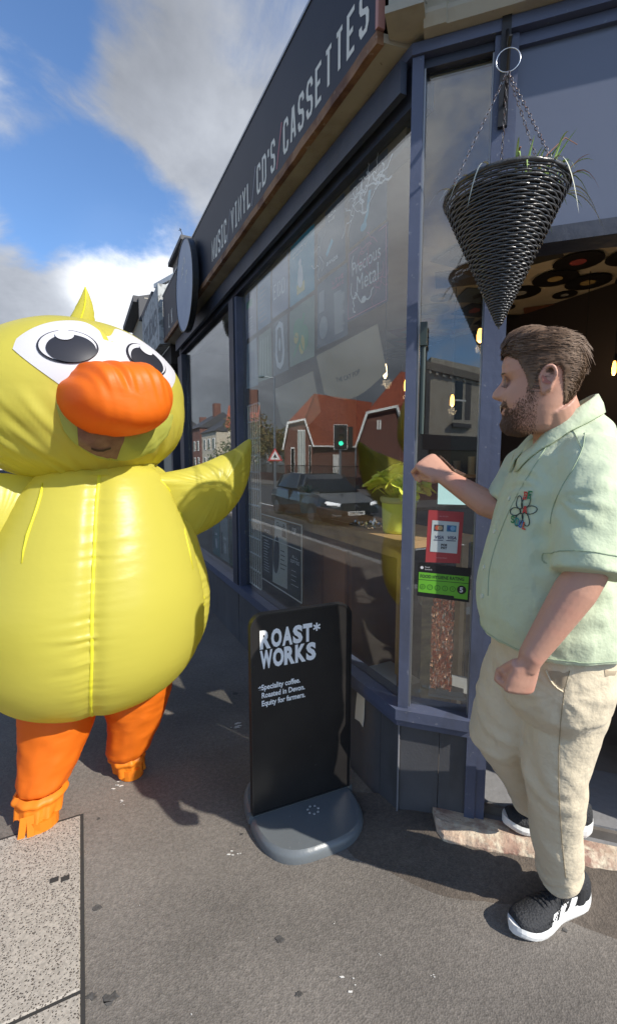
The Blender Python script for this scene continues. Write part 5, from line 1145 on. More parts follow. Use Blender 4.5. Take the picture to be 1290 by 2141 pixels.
for ch in sg.children:
    if ch.name.startswith('base'):
        for p in ch.data.polygons: p.use_smooth = abs(p.normal.z) < .999 and len(p.vertices) == 4
q = MB(); q.box(TP, -.016, WD + .012, -.0119, .0119, .020, .051); part('base_spine', q, m_base, sg)
q = MB()
for k in range(7):
    a = k * .9; q.box(lambda x_, y_, z_: TP(.235 + .022 * cos(a) + x_, .075 + .022 * sin(a) + y_, z_), -.004, .004, -.003, .003, .0445 + .0025, .0505)
part('moulded_mark', q, simple('pale_grey', (.4, .41, .41), .5), sg)

# ================================================================== PERSON IN THE DUCK COSTUME
m_yel = nylon('yellow_nylon', (0.76, 0.695, 0.12), .48, .34); m_org = nylon('orange_nylon', (0.90, 0.20, 0.012), 0.38, .5); m_orgr = nylon('orange_ruffle', (0.95, 0.30, 0.02), 0.4, .5)
m_eyew = mat('eye_white', (.52, .51, .54), .45, bump=(9, .1, 3)); m_eyeb = mat('eye_black', (.018, .018, .024), .4)
m_seam = nylon('yellow_seam', (0.85, 0.80, 0.05), .3, .5)
dk = thing('person', 'person in an inflatable yellow duck costume with orange beak and legs, one wing raised', 'person', (-.95, 1.84, 0))
# --- body: rings from neck to underside (px row, centre px, half width px), all at forward distance 2.0
DB = 1.98
prof = [(968, 212, 100), (985, 212, 126), (1010, 210, 146), (1050, 207, 168), (1110, 205, 196), (1170, 203, 219), (1230, 202, 236), (1290, 202, 239), (1345, 200, 229), (1390, 199, 203), (1420, 199, 168), (1442, 199, 120), (1452, 199, 60)]
pts = [(at(cx_, y_, DB), hw / 950 * DB * .985) for y_, cx_, hw in prof]
seams = [radians(a) for a in (-2, 68, 138, 208, 290)]            # from the direction towards the camera
face = (Vector((0, 0, 0)) - Vector((-.93, DB, 0))).normalized(); side = Z.cross(face) * -1   # side: towards image right
if side.x < 0: side = -side
def cat(t, arr):
    n = len(arr) - 1; x = max(0, min(n - 1e-6, t * n)); i = int(x); f = x - i
    p0, p1, p2, p3 = arr[max(i - 1, 0)], arr[i], arr[i + 1], arr[min(i + 2, n)]
    return [0.5 * ((2 * b) + (c - a) * f + (2 * a - 5 * b + 4 * c - d) * f * f + (3 * b - a - 3 * c + d) * f ** 3) for a, b, c, d in zip(p0, p1, p2, p3)]
arr = [(p.x, p.y, p.z, r) for p, r in pts]
def sdist(a):
    best = 9
    for s_ in seams:
        d = (a - s_ + pi) % (2 * pi) - pi
        if abs(d) < abs(best): best = d
    return best
def body_pt(i, j, off=0.0, wr=True):
    a = 2 * pi * j; x, y, z, r = cat(i, arr); r = max(r, .001)
    ds = sdist(a); arc = abs(ds) * r
    dent = -.020 * exp(-(arc / .035) ** 2) * min(1, r / .3) + .010 * (1 - exp(-(arc / .12) ** 2))
    wrk = 0
    if wr:
        nz = noise.noise(Vector((z * 34, s_ if False else ds * 1.3, 5))) + .6 * noise.noise(Vector((z * 75, ds * 2, 9)))
        wrk = .0095 * nz * exp(-(arc / .075) ** 1.4) * (.35 + .9 * max(0, noise.noise(Vector((z * 3.1, round(a), 2)))) * 2)
        wrk += .004 * noise.noise(Vector((cos(a) * 2.2, sin(a) * 2.2, z * 4)))
    rr_ = r + dent * min(1, r / .15) + wrk + off
    d_ = face * cos(a) + side * sin(a)
    return Vector((x, y, z)) + Vector((d_.x, d_.y, 0)) * rr_ * (1.0 if abs(sin(a)) > .0 else 1)
NB_, MB_ = 220, 300
q = MB(); q.loft([[body_pt(i / NB_, j / MB_) for j in range(MB_)] for i in range(NB_ + 1)])
body = part('suit_body', q, m_yel, dk, smooth=True)
q = MB()
for s_ in (seams[0],):
    strip_ = []
    for i in range(4, NB_ - 2):
        w_ = .0055 + .002 * noise.noise(Vector((i * .13, 1, 1))); x, y, z, r = cat(i / NB_, arr); da = w_ / max(r, .02) / (2 * pi); j0 = s_ / (2 * pi)
        strip_.append([body_pt(i / NB_, j0 - da, .003), body_pt(i / NB_, j0, .007), body_pt(i / NB_, j0 + da, .003)])
    q.loft(strip_, cap=False, close=False)
part('front_seam', q, m_seam, dk, smooth=True)
q = MB()
for s_ in (seams[1],):
    strip_ = []
    for i in range(30, NB_ - 30):
        x, y, z, r = cat(i / NB_, arr); da = .004 / r / (2 * pi); j0 = s_ / (2 * pi); strip_.append([body_pt(i / NB_, j0 - da, .003), body_pt(i / NB_, j0, .006), body_pt(i / NB_, j0 + da, .003)])
    q.loft(strip_, cap=False, close=False)
part('side_seam', q, m_seam, dk, smooth=True)

# --- head
HC = at(166, 838, 1.96); HX, HY, HT, HBt = .432, .41, .318, .335
hf = Vector((face.x * cos(radians(16)) - face.y * sin(radians(16)), face.x * sin(radians(16)) + face.y * cos(radians(16)), 0)).normalized()
hs = Z.cross(hf) * -1
if hs.dot(side) < 0: hs = -hs
hf = (face * cos(radians(21)) + side * sin(radians(21))).normalized(); hs = (side * cos(radians(21)) - face * sin(radians(21))).normalized()
def head_pt(az, el, off=0.0, wr=True):
    ce, se = cos(el), sin(el); e = 2 / 2.35
    sp = lambda x, p: abs(x) ** p * (1 if x >= 0 else -1)
    rad = abs(ce) ** (.98 if el > 0 else .80)
    x = HY * rad * cos(az); y = HX * rad * sin(az); zz = (HT if el > 0 else HBt) * sp(se, .95)
    if el < 0: x *= 1 + .03 * sin(-el * 2); y *= 1 + .05 * sin(-el * 2)
    d = Vector((0, 0, 0)) + hf * x + hs * y + Z * zz
    nn = d.normalized(); k = off
    if wr:
        # seams: centre line, lower cheek pleats
        ac = abs(az) * .4; k += -.008 * exp(-(ac / .03) ** 2) * (1 if el > .6 else 0)
        lo = sm(.1, -.5, el); k += lo * .011 * noise.noise(Vector((az * 9 + el * 5, el * 2.2, 3))) + .007 * noise.noise(Vector((d.x * 5, d.y * 5, d.z * 5)))
        k += sm(.15, -.45, el) * .004 * noise.noise(Vector((az * 26 + el * 12, el * 3, 8)))
    return HC + d + nn * k
q = MB(); NE, NA = 130, 260
q.loft([[head_pt(2 * pi * j / NA, -pi / 2 + .02 + (pi - .04) * i / NE) for j in range(NA)] for i in range(NE + 1)])
head = part('suit_head', q, m_yel, dk, smooth=True)
# neck gusset joining head and body, so the costume reads as one skin
q = MB(); q.loft([[Vector((p.x, p.y, p.z)) for p in [at(212, y_, DB) + (face * cos(2 * pi * k / 60) + side * sin(2 * pi * k / 60)) * (hw / 950 * DB + .004 * sin(k * 2.4)) for k in range(60)]] for y_, hw in ((958, 110), (975, 108), (990, 126))], cap=False); part('neck', q, m_yel, dk, smooth=True)
# eye patch
def patch(azel, nu, nv, off):
    q = MB(); vs = [head_pt(*azel(i / nu, j / nv), off, True) for i in range(nu + 1) for j in range(nv + 1)]
    return q.add(vs, [(i * (nv + 1) + j, (i + 1) * (nv + 1) + j, (i + 1) * (nv + 1) + j + 1, i * (nv + 1) + j + 1) for i in range(nu) for j in range(nv)])
def pz(i, j):
    a = -47 + 99 * i; top = 53 * max(0, 1 - (abs(a) / 53) ** 3.2) ** .55 - 13 * exp(-(a / 8) ** 2); bot = -18 + 44 * (abs(a) / 52) ** 1.3
    top = max(top, bot + .3); return radians(a), radians(bot + (top - bot) * j)
part('eye_patch', patch(pz, 70, 40, .003), m_eyew, dk, smooth=True)
def disc(a0, e0, ra, re, tilt, off, notch=None, n=48, rings=8):
    q = MB(); vs = []; 
    for r in range(rings + 1):
        for k in range(n):
            t = 2 * pi * k / n; rr_ = r / rings; f = 1
            if notch and notch(t): f = notch(t)
            x = ra * rr_ * cos(t) * f; y = re * rr_ * sin(t) * f; c, s_ = cos(tilt), sin(tilt)
            vs.append(head_pt(radians(a0 + x * c - y * s_), radians(e0 + x * s_ + y * c), off))
    return q.add(vs, [(r * n + k, r * n + (k + 1) % n, (r + 1) * n + (k + 1) % n, (r + 1) * n + k) for r in range(rings) for k in range(n)])
for s_, a0 in ((-1, -22.5), (1, 20)):
    tl_ = radians(-14 * -s_ * -1) if s_ < 0 else radians(14)
    part('eye_outline', disc(a0, 25, 14.0, 12.5, tl_, .0065), m_eyeb, dk, smooth=True)
    part('eye_white', disc(a0, 25, 12.9, 11.4, tl_, .0095), m_eyew, dk, smooth=True)
    part('iris', disc(a0 + (1.5 if s_ < 0 else -1.5), 22.6, 10.9, 9.8, tl_, .0125), m_eyeb, dk, smooth=True)
    part('glint', disc(a0 + (-1.5 if s_ < 0 else 1), 31.5, 4.4, 4.2, tl_, .0155), m_eyew, dk, smooth=True)
# beak: fat cushion
BC = at(268, 832, 1.60); bdep = .24
q = MB()
def beak_pt(a, b):     # a around, b from back (0) to front (1)
    t = b * pi / 2; prf = cos(t) ** .5; x = cos(a); y = sin(a)
    ex = 2 / 2.25; X = (abs(x) ** ex) * (1 if x > 0 else -1); Y = (abs(y) ** ex) * (1 if y > 0 else -1)
    wd, ht = .182, (.128 + .010 * sm(-.4, .4, y))
    Y2 = Y * ht * prf; X2 = X * wd * prf
    Y2 *= 1 + .17 * x * sm(-.2, .6, y)                                  # left shoulder lower
    d = sin(t) ** .8 * bdep
    n_ = .014 * noise.noise(Vector((X2 * 34 + Y2 * 8, Y2 * 5, 1))) * (.2 + .8 * sm(-.35, .45, y)) * (1 - b * .3)
    return BC + hs * X2 + Z * (Y2 + .035 * d * 0) + hf * (d - .16) + (hs * x + Z * y) * n_ + hf * n_ * 1.2
rings = [[beak_pt(2 * pi * j / 140, b) for j in range(140)] for b in [0, .001] + [k / 60 for k in range(1, 60)] + [.995]]
rings[0] = [p - hf * .16 for p in rings[0]]
q.loft(rings); part('beak', q, m_org, dk, smooth=True)
# window under the beak with the wearer's face behind
m_pale = nylon('pale_panel', (.56, .58, .12), .3, .3)
def wz(i, j):
    a = -28 + 62 * i; bot = -12 - 36 * sqrt(max(0, 1 - ((a - 3) / 31) ** 2)); top = -10; return radians(a), radians(bot + (top - bot) * j)
part('face_window', patch(wz, 30, 16, .004), m_pale, dk, smooth=True)
def wf(i, j):
    a = -20 + 22 * i; bot = -12 - 34 * sqrt(max(0, 1 - ((a - 3) / 31) ** 2)); top = -10; return radians(a), radians(bot + (top - bot) * j)
m_sk2 = mat('brown_skin', (.30, .15, .09), .6, var=(30, (.20, .09, .05), .4, .7))  # the wearer's brown skin, mottled darker
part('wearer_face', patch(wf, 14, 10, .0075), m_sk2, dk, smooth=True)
part('wearer_mouth', patch(lambda i, j: (radians(-14 + 10 * i), radians(-35.5 - 1.6 * j - 2.2 * sin(i * 3.1))), 8, 2, .010), mat('mouth_dark', (.06, .03, .02), .7), dk, smooth=True)
# tuft
tb_ = at(162, 672, 1.96); tt = at(178, 600, 1.94)
q = MB(); rings = []
for k in range(14):
    t = k / 13; c_ = (tb_ - Z * .04).lerp(tt, t) + side * (.012 * sin(t * 3) ); r_ = .062 * (1 - t) ** .85 + .001
    rings.append([c_ + side * (r_ * cos(2 * pi * j / 24)) + face * (r_ * .55 * sin(2 * pi * j / 24)) + side * .004 * noise.noise(Vector((t * 12, j, 0))) for j in range(24)])
q.loft(rings); part('tuft', q, m_yel, dk, smooth=True)
q = MB(); q.tube([(tb_ - Z * .03).lerp(tt, t) + face * (.036 * (1 - t) ** .85) + side * (.012 * sin(t * 3)) for t in [k / 8 for k in range(9)]], .0035, 6); part('tuft_seam', q, m_seam, dk)
# wings: cushions with a sewn edge
def pillow(outline, thick, nrm, name, seed=0, cxy=None):
    """outline: 3-D points round the edge; bulges both ways along nrm"""
    P_ = [Vector(p) for p in outline]; dense = []
    n = len(P_)
    for i in range(n):
        for k in range(8):
            f = k / 8; a, b, c, d = P_[i - 1], P_[i], P_[(i + 1) % n], P_[(i + 2) % n]
            dense.append(0.5 * ((2 * b) + (c - a) * f + (2 * a - 5 * b + 4 * c - d) * f * f + (3 * b - a - 3 * c + d) * f ** 3))
    cen = sum(dense, Vector()) / len(dense) if cxy is None else cxy; q = MB(); RG = 26; m_ = len(dense)
    for sg_ in (1, -1):
        vs = []
        for r in range(RG + 1):
            rr_ = r / RG
            for k, p in enumerate(dense):
                th = thick * (max(0, 1 - rr_ ** 2.4)) ** .62
                wv = .012 * noise.noise(Vector((k * .55, rr_ * 1.5, seed))) * rr_ ** 3 * (1 - rr_) * 4 + .006 * noise.noise(Vector(tuple(cen.lerp(p, rr_) * 7)))
                vs.append(cen.lerp(p, rr_) + nrm * (sg_ * (th + wv * (1 if r < RG else 0))))
        q.add(vs, [(r * m_ + k, r * m_ + (k + 1) % m_, (r + 1) * m_ + (k + 1) % m_, (r + 1) * m_ + k) for r in range(RG) for k in range(m_)])
    return part(name, q, m_yel, dk, smooth=True)
D0, D1_ = 1.94, 2.36
def wd_(x): return D0 + (D1_ - D0) * (x - 320) / 203
wo = [(300, 1000), (345, 988), (390, 979), (430, 966), (462, 952), (495, 936), (523, 918), (524, 950), (521, 985), (512, 1018), (497, 1050), (478, 1074), (450, 1098), (412, 1119), (392, 1128), (360, 1095), (320, 1040)]
op = [at(x, y, wd_(x)) for x, y in wo]; wn_ = (op[6] - op[0]).cross(Z).normalized()
if wn_.y > 0: wn_ = -wn_
pillow(op, .075, wn_, 'wing', 2)
wl_ = [(92, 1008), (40, 994), (-20, 992), (-90, 1010), (-150, 1070), (-140, 1130), (-90, 1170), (-30, 1188), (25, 1186), (52, 1150), (68, 1080)]
opl = [at(x, y, 1.80 - .0009 * (92 - x)) for x, y in wl_]
pillow(opl, .085, (Vector((0, 0, 0)) - opl[2]).normalized(), 'wing', 9)
def hit2(x, y): o_ = at(x, y, .9); d_ = (at(x, y, 2.2) - o_).normalized(); r_ = BB.ray_cast(o_, d_); return r_[0] - d_ * .001
BB = BVHTree.FromPolygons([v.co + ROOT[dk.name] for v in body.data.vertices], [tuple(p.vertices) for p in body.data.polygons])
q = MB(); q.tube([hit2(x, y) for x, y in ((90, 1010), (86, 1035), (78, 1062), (68, 1090), (58, 1118), (50, 1150), (46, 1178))], [.003, .006, .006, .005, .006, .004, .002], 6); part('armpit_seam', q, m_seam, dk, smooth=True)
q = MB(); q.tube([hit2(x, y) for x, y in ((336, 1003), (352, 1022), (368, 1048), (380, 1078), (387, 1112), (396, 1150), (404, 1190))], [.003, .005, .005, .005, .004, .004, .002], 6); part('armpit_seam', q, m_seam, dk, smooth=True)
# legs with ragged ruffled cuffs
def leg(top_, kn, bot, r0, r1, r2, foot_, fr, seed):
    q = MB(); rings = []; NRL = 40
    for i in range(NRL + 1):
        t = i / NRL; p = Vector(cat(t, [tuple(top_), tuple(Vector(top_).lerp(kn, .5)), tuple(kn), tuple(bot)])); r_ = cat(t, [(r0,), ((r0 + r1) / 2 + .006,), (r1,), (r2,)])[0]
        if t > .93: r_ *= 1 - (t - .93) * 1.5
        rings.append([p + (side * cos(2 * pi * k / 64) + face * sin(2 * pi * k / 64)) * (r_ + .005 * noise.noise(Vector((cos(k * .098) * 3, sin(k * .098) * 3, t * 9 + seed))) + .003 * noise.noise(Vector((cos(k * .098) * 2, sin(k * .098), t * 40 + seed)))) for k in range(64)])
    q.loft(rings); lg = part('leg', q, m_org, dk, smooth=True)
    q = MB(); rr_ = random.Random(seed); fl = Vector(foot_) - Vector(bot); rings = []; G = 72
    for i in range(13):
        t = i / 12; c_ = Vector(bot) + fl * t; rg_ = []
        for k in range(G):
            a = 2 * pi * k / G; fold = .0075 * sin(a * 9 + 2 * sin(a * 2 + seed)) * (.2 + t) + .008 * noise.noise(Vector((cos(a) * 4, sin(a) * 4, seed + t)))
            flare = fr * (1 - .0 * t) * (1 + .16 * sin(pi * min(1, t * 2.4)) - .10 * t); hem = (.018 * noise.noise(Vector((cos(a) * 3.1, sin(a) * 3.1, seed + 7))) if i == 12 else 0)
            rg_.append(c_ + (side * cos(a) + face * sin(a)) * (flare + fold) + Z * hem * 1)
        rings.append(rg_)
    q.loft(rings, cap=False); part('ruffle', q, m_orgr, lg, smooth=True)
    q = MB()
    for k in range(3):
        a = seed + k * .5; b = Vector(foot_) + (side * cos(a) * .5 + face) * fr * .8
        s1 = Vector((rr_.uniform(-.02, .02), 0, 0)); q.add([b + side * (-.02 + .02 * k) + Z * .035, b + side * (.005 + .02 * k) + Z * .035, b + side * (.002 + .02 * k) + s1 + face * .02 + Z * (.002 - b.z + .003), b + side * (-.022 + .02 * k) + s1 + face * .02 + Z * (.002 - b.z + .003)], [(0, 1, 2, 3)])
    if seed == 3: part('loose_tab', q, m_orgr, lg)
    q = MB(); q.loft([[Vector((foot_[0], foot_[1], 0)) + hf * (x_ + 0) + hs * y_ + Z * z_ for x_, y_ in [(.5 * fr * 2.0 * (abs(cos(a)) ** .8) * (1.0 if cos(a) > 0 else -.8), .75 * fr * sin(a)) for a in [2 * pi * k / 20 for k in range(20)]]] for z_ in (.003, .05)]); part('shoe', q, m_orgr, lg)
    return lg
LT = at(140, 1400, 1.90); LK = at(112, 1560, 1.80); LB = at(88, 1642, 1.735)
leg(LT, LK, LB, .180, .128, .094, (at(84, 1715, 1.70).x, 1.70, .045), .088, 3)
RT_ = at(292, 1400, 2.02); RK = at(282, 1510, 2.0); RB = at(266, 1572, 1.99)
leg(RT_, RK, RB, .165, .118, .092, (at(272, 1612, 1.985).x, 1.985, .02), .072, 5)

# ================================================================== THE MAN
man = thing('person', 'bearded man in pale green short-sleeved shirt, beige trousers and black trainers beside the doorstep', 'person', (.72, 1.33, 0))
def skin_extra(t, b, tc):
    b.inputs['Subsurface Weight'].default_value = 0.0
m_skin = mat('skin', (.50, .275, .20), .48, spec=.4, bump=[(60, .05, 3), (9, .04, 2)], var=[(14, (.56, .235, .165), .45, .75), (70, (.42, .20, .14), .60, .74), (5, (.50, .27, .19), .4, .6)])
m_shirt = mat('pale_green_cotton', (.50, .565, .385), .85, sheen=.1, bump=[(320, .06, 2), (7, .5, 3, (1, 1, .8)), (22, .28, 3), (60, .1, 2)], var=(3, (.54, .60, .42), .4, .7))
m_trou = mat('beige_cotton', (.62, .53, .38), .85, sheen=.1, bump=[(300, .05, 2), (10, .5, 3, (1, 1, .7)), (30, .28, 3), (70, .1, 2)], var=(4, (.66, .56, .40), .4, .7))
m_stitch = mat('stitching', (.30, .24, .15), .8); m_stitchg = mat('green_stitching', (.34, .42, .28), .8)
m_hair = mat('brown_hair', (.115, .068, .042), .58, spec=.25, var=(12, (.20, .13, .085), .4, .7)); m_beard = mat('beard_hair', (.19, .11, .07), .75, var=(14, (.22, .125, .075), .4, .7))

# ---- head (local frame: X forward, Y towards the camera side, Z up)
HP = at(1126, 806, 1.185)
hx = Vector((-.905, .425, -.0)).normalized(); hx = (hx + Vector((0, 0, -.02))).normalized()
hz = (Z - hx * Z.dot(hx)).normalized(); hy = hz.cross(hx).normalized()
if hy.y > 0: hy = -hy
HS = .945
def HL(x, y, z): return HP + (hx * x + hy * y + hz * z) * HS
PROF = [(-.128, .040, -.020, .026), (-.122, .072, -.035, .040), (-.108, .088, -.045, .052), (-.092, .092, -.052, .058), (-.076, .087, -.060, .063), (-.066, .091, -.066, .065), (-.058, .0885, -.070, .067),
        (-.050, .093, -.074, .068), (-.038, .090, -.078, .070), (-.028, .089, -.082, .0715), (-.010, .088, -.089, .0735), (.012, .085, -.096, .0755), (.026, .088, -.100, .077), (.038, .0925, -.102, .078), (.060, .0935, -.102, .078),
        (.080, .088, -.097, .0745), (.098, .074, -.085, .066), (.112, .054, -.064, .052), (.121, .028, -.038, .032), (.125, .004, -.010, .008)]
def prof_at(z):
    if z <= PROF[0][0]: return PROF[0][1:]
    for a, b in zip(PROF, PROF[1:]):
        if z <= b[0]:
            f = (z - a[0]) / (b[0] - a[0]); return tuple(a[i] + (b[i] - a[i]) * f for i in (1, 2, 3))
    return PROF[-1][1:]
def gs(x, w_): return exp(-(x / w_) ** 2)
def head_s(a, z, off=0.0):
    F_, B_, W_ = prof_at(z); c, s_ = cos(a), sin(a)
    cx_ = -.008
    e = .90 if c > 0 else 1.0
    x = cx_ + ((F_ - cx_) * (abs(c) ** e) if c > 0 else (B_ - cx_) * abs(c) ** .95); y = W_ * (abs(s_) ** .92) * (1 if s_ > 0 else -1)
    if c > 0:
        # nose
        nz = .0
        if -.034 < z < .030: nz = .0285 * (1 - sm(-.018, .034, z)) ** .9 * sm(-.040, -.022, z)
        x += nz * gs(y, .0140 + .004 * (1 - sm(-.03, 0, z)))
        x += .004 * gs(abs(y) - .011, .007) * gs(z + .026, .009)          # nostril wings
        # eye sockets, brow, cheeks, lips
        x -= .0105 * gs(abs(y) - .032, .016) * gs(z - .012, .013)
        x += .004 * gs(abs(y) - .028, .026) * gs(z - .032, .009)
        x += .007 * gs(abs(y) - .040, .018) * gs(z + .028, .022)
        x -= .004 * gs(y, .024) * gs(z + .058, .0035)
        x += .0025 * gs(y, .02) * gs(z + .050, .005) + .003 * gs(y, .02) * gs(z + .067, .005)
    p = Vector((x, y, z)); r_ = Vector((x - cx_, y, z * .6)); r_.normalize()
    return p + r_ * off
hb_ = MB(); zs = [PROF[0][0] + (PROF[-1][0] - PROF[0][0]) * k / 110 for k in range(111)]
hb_.loft([[HL(*head_s(2 * pi * k / 120, z)) for k in range(120)] for z in zs])
# ear (near and far)
def ear(s_):
    q = MB(); c0 = Vector((-.014, s_ * .073, .0)); n_ = 26; rings = []
    def ctr(t): a = radians(-75 + 330 * t); return Vector((c0.x - .004 + .0175 * cos(a) * (1 - .25 * (sin(a) < 0)) - .004 * sin(a), 0, c0.z + .004 + .031 * sin(a)))
    pl = []
    for k in range(n_):
        t = k / (n_ - 1); p = ctr(t); pl.append(HL(p.x, s_ * (.079 + .006 * sin(pi * t) - (.000 if p.x < c0.x else .004)), p.z))
    q.tube(pl, [.0048] * (n_ - 4) + [.0055, .0065, .0065, .005], 7)
    M_ = Matrix((hx, hy, hz)).transposed()
    q.ball(HL(c0.x - .003, s_ * .0745, .001), (.015, .007, .025), 12, M=M_)
    q.ball(HL(c0.x + .004, s_ * .077, -.026), (.0075, .005, .009), 10, M=M_)
    return q
body = MB(); body.add(hb_.v, hb_.f)
for s_ in (1, -1): e_ = ear(s_); body.add(e_.v, e_.f)
# neck
nb0 = HL(-.028, 0, -.05); nb1 = at(1172, 905, 1.20) - Z * .0; nb2 = nb1 + Z * -.09 + Vector((.01, 0, 0))
body.tube([nb0, nb0.lerp(nb1, .5), nb1, nb2], [(.062, .058), (.064, .058), (.068, .064), (.085, .10)], 24)
# ---- joints
ft = Vector((-.97, .20, 0)).normalized(); st_ = Z.cross(ft); 
if st_.y > 0: st_ = -st_                                            # his left, towards the camera
shL = at(1238, 968, 1.06); elL = at(1222, 1205, .975); wrL = at(1110, 1372, .985)
shR = at(1100, 985, 1.37); elR = at(1046, 1072, 1.34); wrR = at(934, 1000, 1.42)
body.tube([shL, shL.lerp(elL, .5), elL, elL.lerp(wrL, .18), elL.lerp(wrL, .4), elL.lerp(wrL, .75), wrL, wrL + (at(1082, 1445, 1.0) - wrL).normalized() * .035], [.055, .050, .043, .044, .040, .033, .0275, .021], 20)
body.tube([shR, shR.lerp(elR, .5), elR, elR.lerp(wrR, .25), elR.lerp(wrR, .6), wrR, wrR + (at(893, 968, 1.47) - wrR).normalized() * .035], [.047, .046, .043, .041, .035, .0275, .021], 20)
# torso core and slim legs inside the clothes: one continuous body
TR = [(905, 1180, .050, .060), (940, 1182, .075, .120), (985, 1174, .092, .150), (1060, 1164, .108, .160), (1150, 1156, .125, .165), (1250, 1152, .148, .178), (1340, 1152, .145, .175), (1420, 1160, .130, .165)]
def trc(px_, py_): return at(px_, py_, 1.205)
body.loft([[trc(x, y) + ft * (a * cos(2 * pi * k / 28)) + st_ * (b * sin(2 * pi * k / 28)) for k in range(28)] for y, x, a, b in TR])
hipL = at(1195, 1400, 1.17); knL = at(1157, 1610, 1.20); anL = at(1168, 1835, 1.325)
hipR = at(1098, 1395, 1.28); knR = at(1046, 1525, 1.34); anR = at(1122, 1672, 1.50)
body.tube([hipL, knL, anL], [.085, .058, .036], 14); body.tube([hipR, knR, anR], [.085, .058, .036], 14)
body.tube([trc(1200, 940), shL], [.05, .045], 12); body.tube([trc(1150, 965), shR], [.05, .045], 12)
# ---- hands
def hand(wr, d, across, back, curl, size, thumb, tcurl):
    d = d.normalized(); across = (across - d * across.dot(d)).normalized(); back = (back - d * back.dot(d) - across * back.dot(across)).normalized()
    T = lambda x, y, z: wr + (d * x + across * y + back * z) * size
    q = MB(); rings = []
    for x, w_, h_, oy in ((-.02, .026, .021, 0), (.005, .028, .020, 0), (.03, .036, .018, .002), (.06, .041, .017, .002), (.085, .042, .015, 0), (.094, .036, .010, 0)):
        rings.append([T(x, oy + w_ * (abs(cos(a)) ** .8) * (1 if cos(a) > 0 else -1), h_ * sin(a)) for a in [2 * pi * k / 20 for k in range(20)]])
    q.loft(rings)
    for i, (y0, ln) in enumerate(((.031, .95), (.0105, 1.05), (-.0105, 1.0), (-.030, .82))):
        p = Vector((.086 - abs(i - 1.2) * .003, y0, .002)); ang = 0; pts_ = [T(p.x - .03, p.y, 0), T(*p)]; rad = [.008, .0098]
        for j, sl in enumerate((.043, .026, .021)):
            ang += curl[j] + (.06 * i if j == 0 else 0); dv = Vector((cos(ang), (-.06 * (i - 1.5)), -sin(ang))).normalized()
            mid = p + dv * sl * ln * .5; p = p + dv * sl * ln; pts_ += [T(*mid), T(*p)]; rad += [.0088 - j * .0008, (.0092 - j * .001)]
        rad[-1] = .0068; q.tube(pts_, rad, 10)
    p = Vector((.018, .026, -.004)); pts_ = [T(*p)]; rad = [.014]; dv = Vector(thumb).normalized()
    for j, sl in enumerate((.040, .032, .026)):
        dv = (dv + Vector(tcurl) * (j * .5)).normalized(); p = p + dv * sl; pts_.append(T(*p)); rad.append((.0125, .0105, .0085)[j])
    q.tube(pts_, rad, 10); q.ball(T(.074, .006, -.020), (.026 * size, .026 * size, .022 * size), 12); q.ball(T(.060, .022, -.018), .018 * size, 12); return q
dL = (at(1082, 1445, 1.0) - wrL).normalized()
h1 = hand(wrL + dL * .008, dL, Vector((-.9, -.1, -.25)), Vector((-.30, -.95, -.10)), (1.45, 1.65, 1.0), .95, (.80, .10, -.60), (.05, -.55, -.10)); body.add(h1.v, h1.f)
dR = (at(893, 968, 1.47) - wrR).normalized()
h2 = hand(wrR + dR * .004, dR, Vector((-.15, -.65, -.75)), Vector((-.55, -.45, .70)), (1.15, 1.45, .9), 1.05, (.85, .12, -.50), (-.05, -.45, -.15)); body.add(h2.v, h2.f)
bme = fuse(body, .0030, 4, .5)
bme.materials.append(m_skin)
skin = part('body', bme, None, man)
HB = BVHTree.FromPolygons([v.co + ROOT[man.name] for v in bme.vertices], [tuple(p.vertices) for p in bme.polygons])
# skin tone: flushed neck, ears and forearm are one skin; lips, eyes and brows are pieces of their own
def on(bv, p, off=.001):
    loc, n_, i_, d_ = bv.find_nearest(Vector(p)); return loc + n_ * off
def decal(name, bv, pts, mt, parent, off=.0012, n=3, smooth=True):
    """patch lying on a surface: pts is the outline"""
    c_ = sum((Vector(p) for p in pts), Vector()) / len(pts); q = MB(); m_ = len(pts); vs = []
    for r in range(n + 1):
        for p in pts: vs.append(on(bv, c_.lerp(Vector(p), r / n), off + .0006 * (1 - r / n)))
    q.add(vs, [(r * m_ + k, r * m_ + (k + 1) % m_, (r + 1) * m_ + (k + 1) % m_, (r + 1) * m_ + k) for r in range(n) for k in range(m_)])
    return part(name, q, mt, parent, smooth=smooth)
def hd(a, z, off=0): return HL(*head_s(a, z, off))
m_lip = mat('lips', (.42, .13, .11), .45)
for s_ in (1, -1):
    for nm, z0, col, hh in (('upper_lip', -.0525, m_lip, .0034), ('lower_lip', -.0665, m_lip, .0040)):
        pass
mo = [HL(.10, y_, z_) for y_, z_ in [(.034 * cos(t), -.0600 + (.0085 if sin(t) < 0 else .0045) * sin(t) + .012 * abs(cos(t)) ** 2) for t in [2 * pi * k / 18 for k in range(18)]]]
decal('mouth', HB, mo, mat('mouth_inside', (.10, .02, .02), .5), skin, .0010)
te = [HL(.10, y_, z_) for y_, z_ in [(.028 * cos(t), -.0590 + .0046 * sin(t) + .009 * abs(cos(t)) ** 2) for t in [2 * pi * k / 16 for k in range(16)]]]
decal('teeth', HB, te, mat('teeth', (.72, .66, .56), .3), skin, .0022)
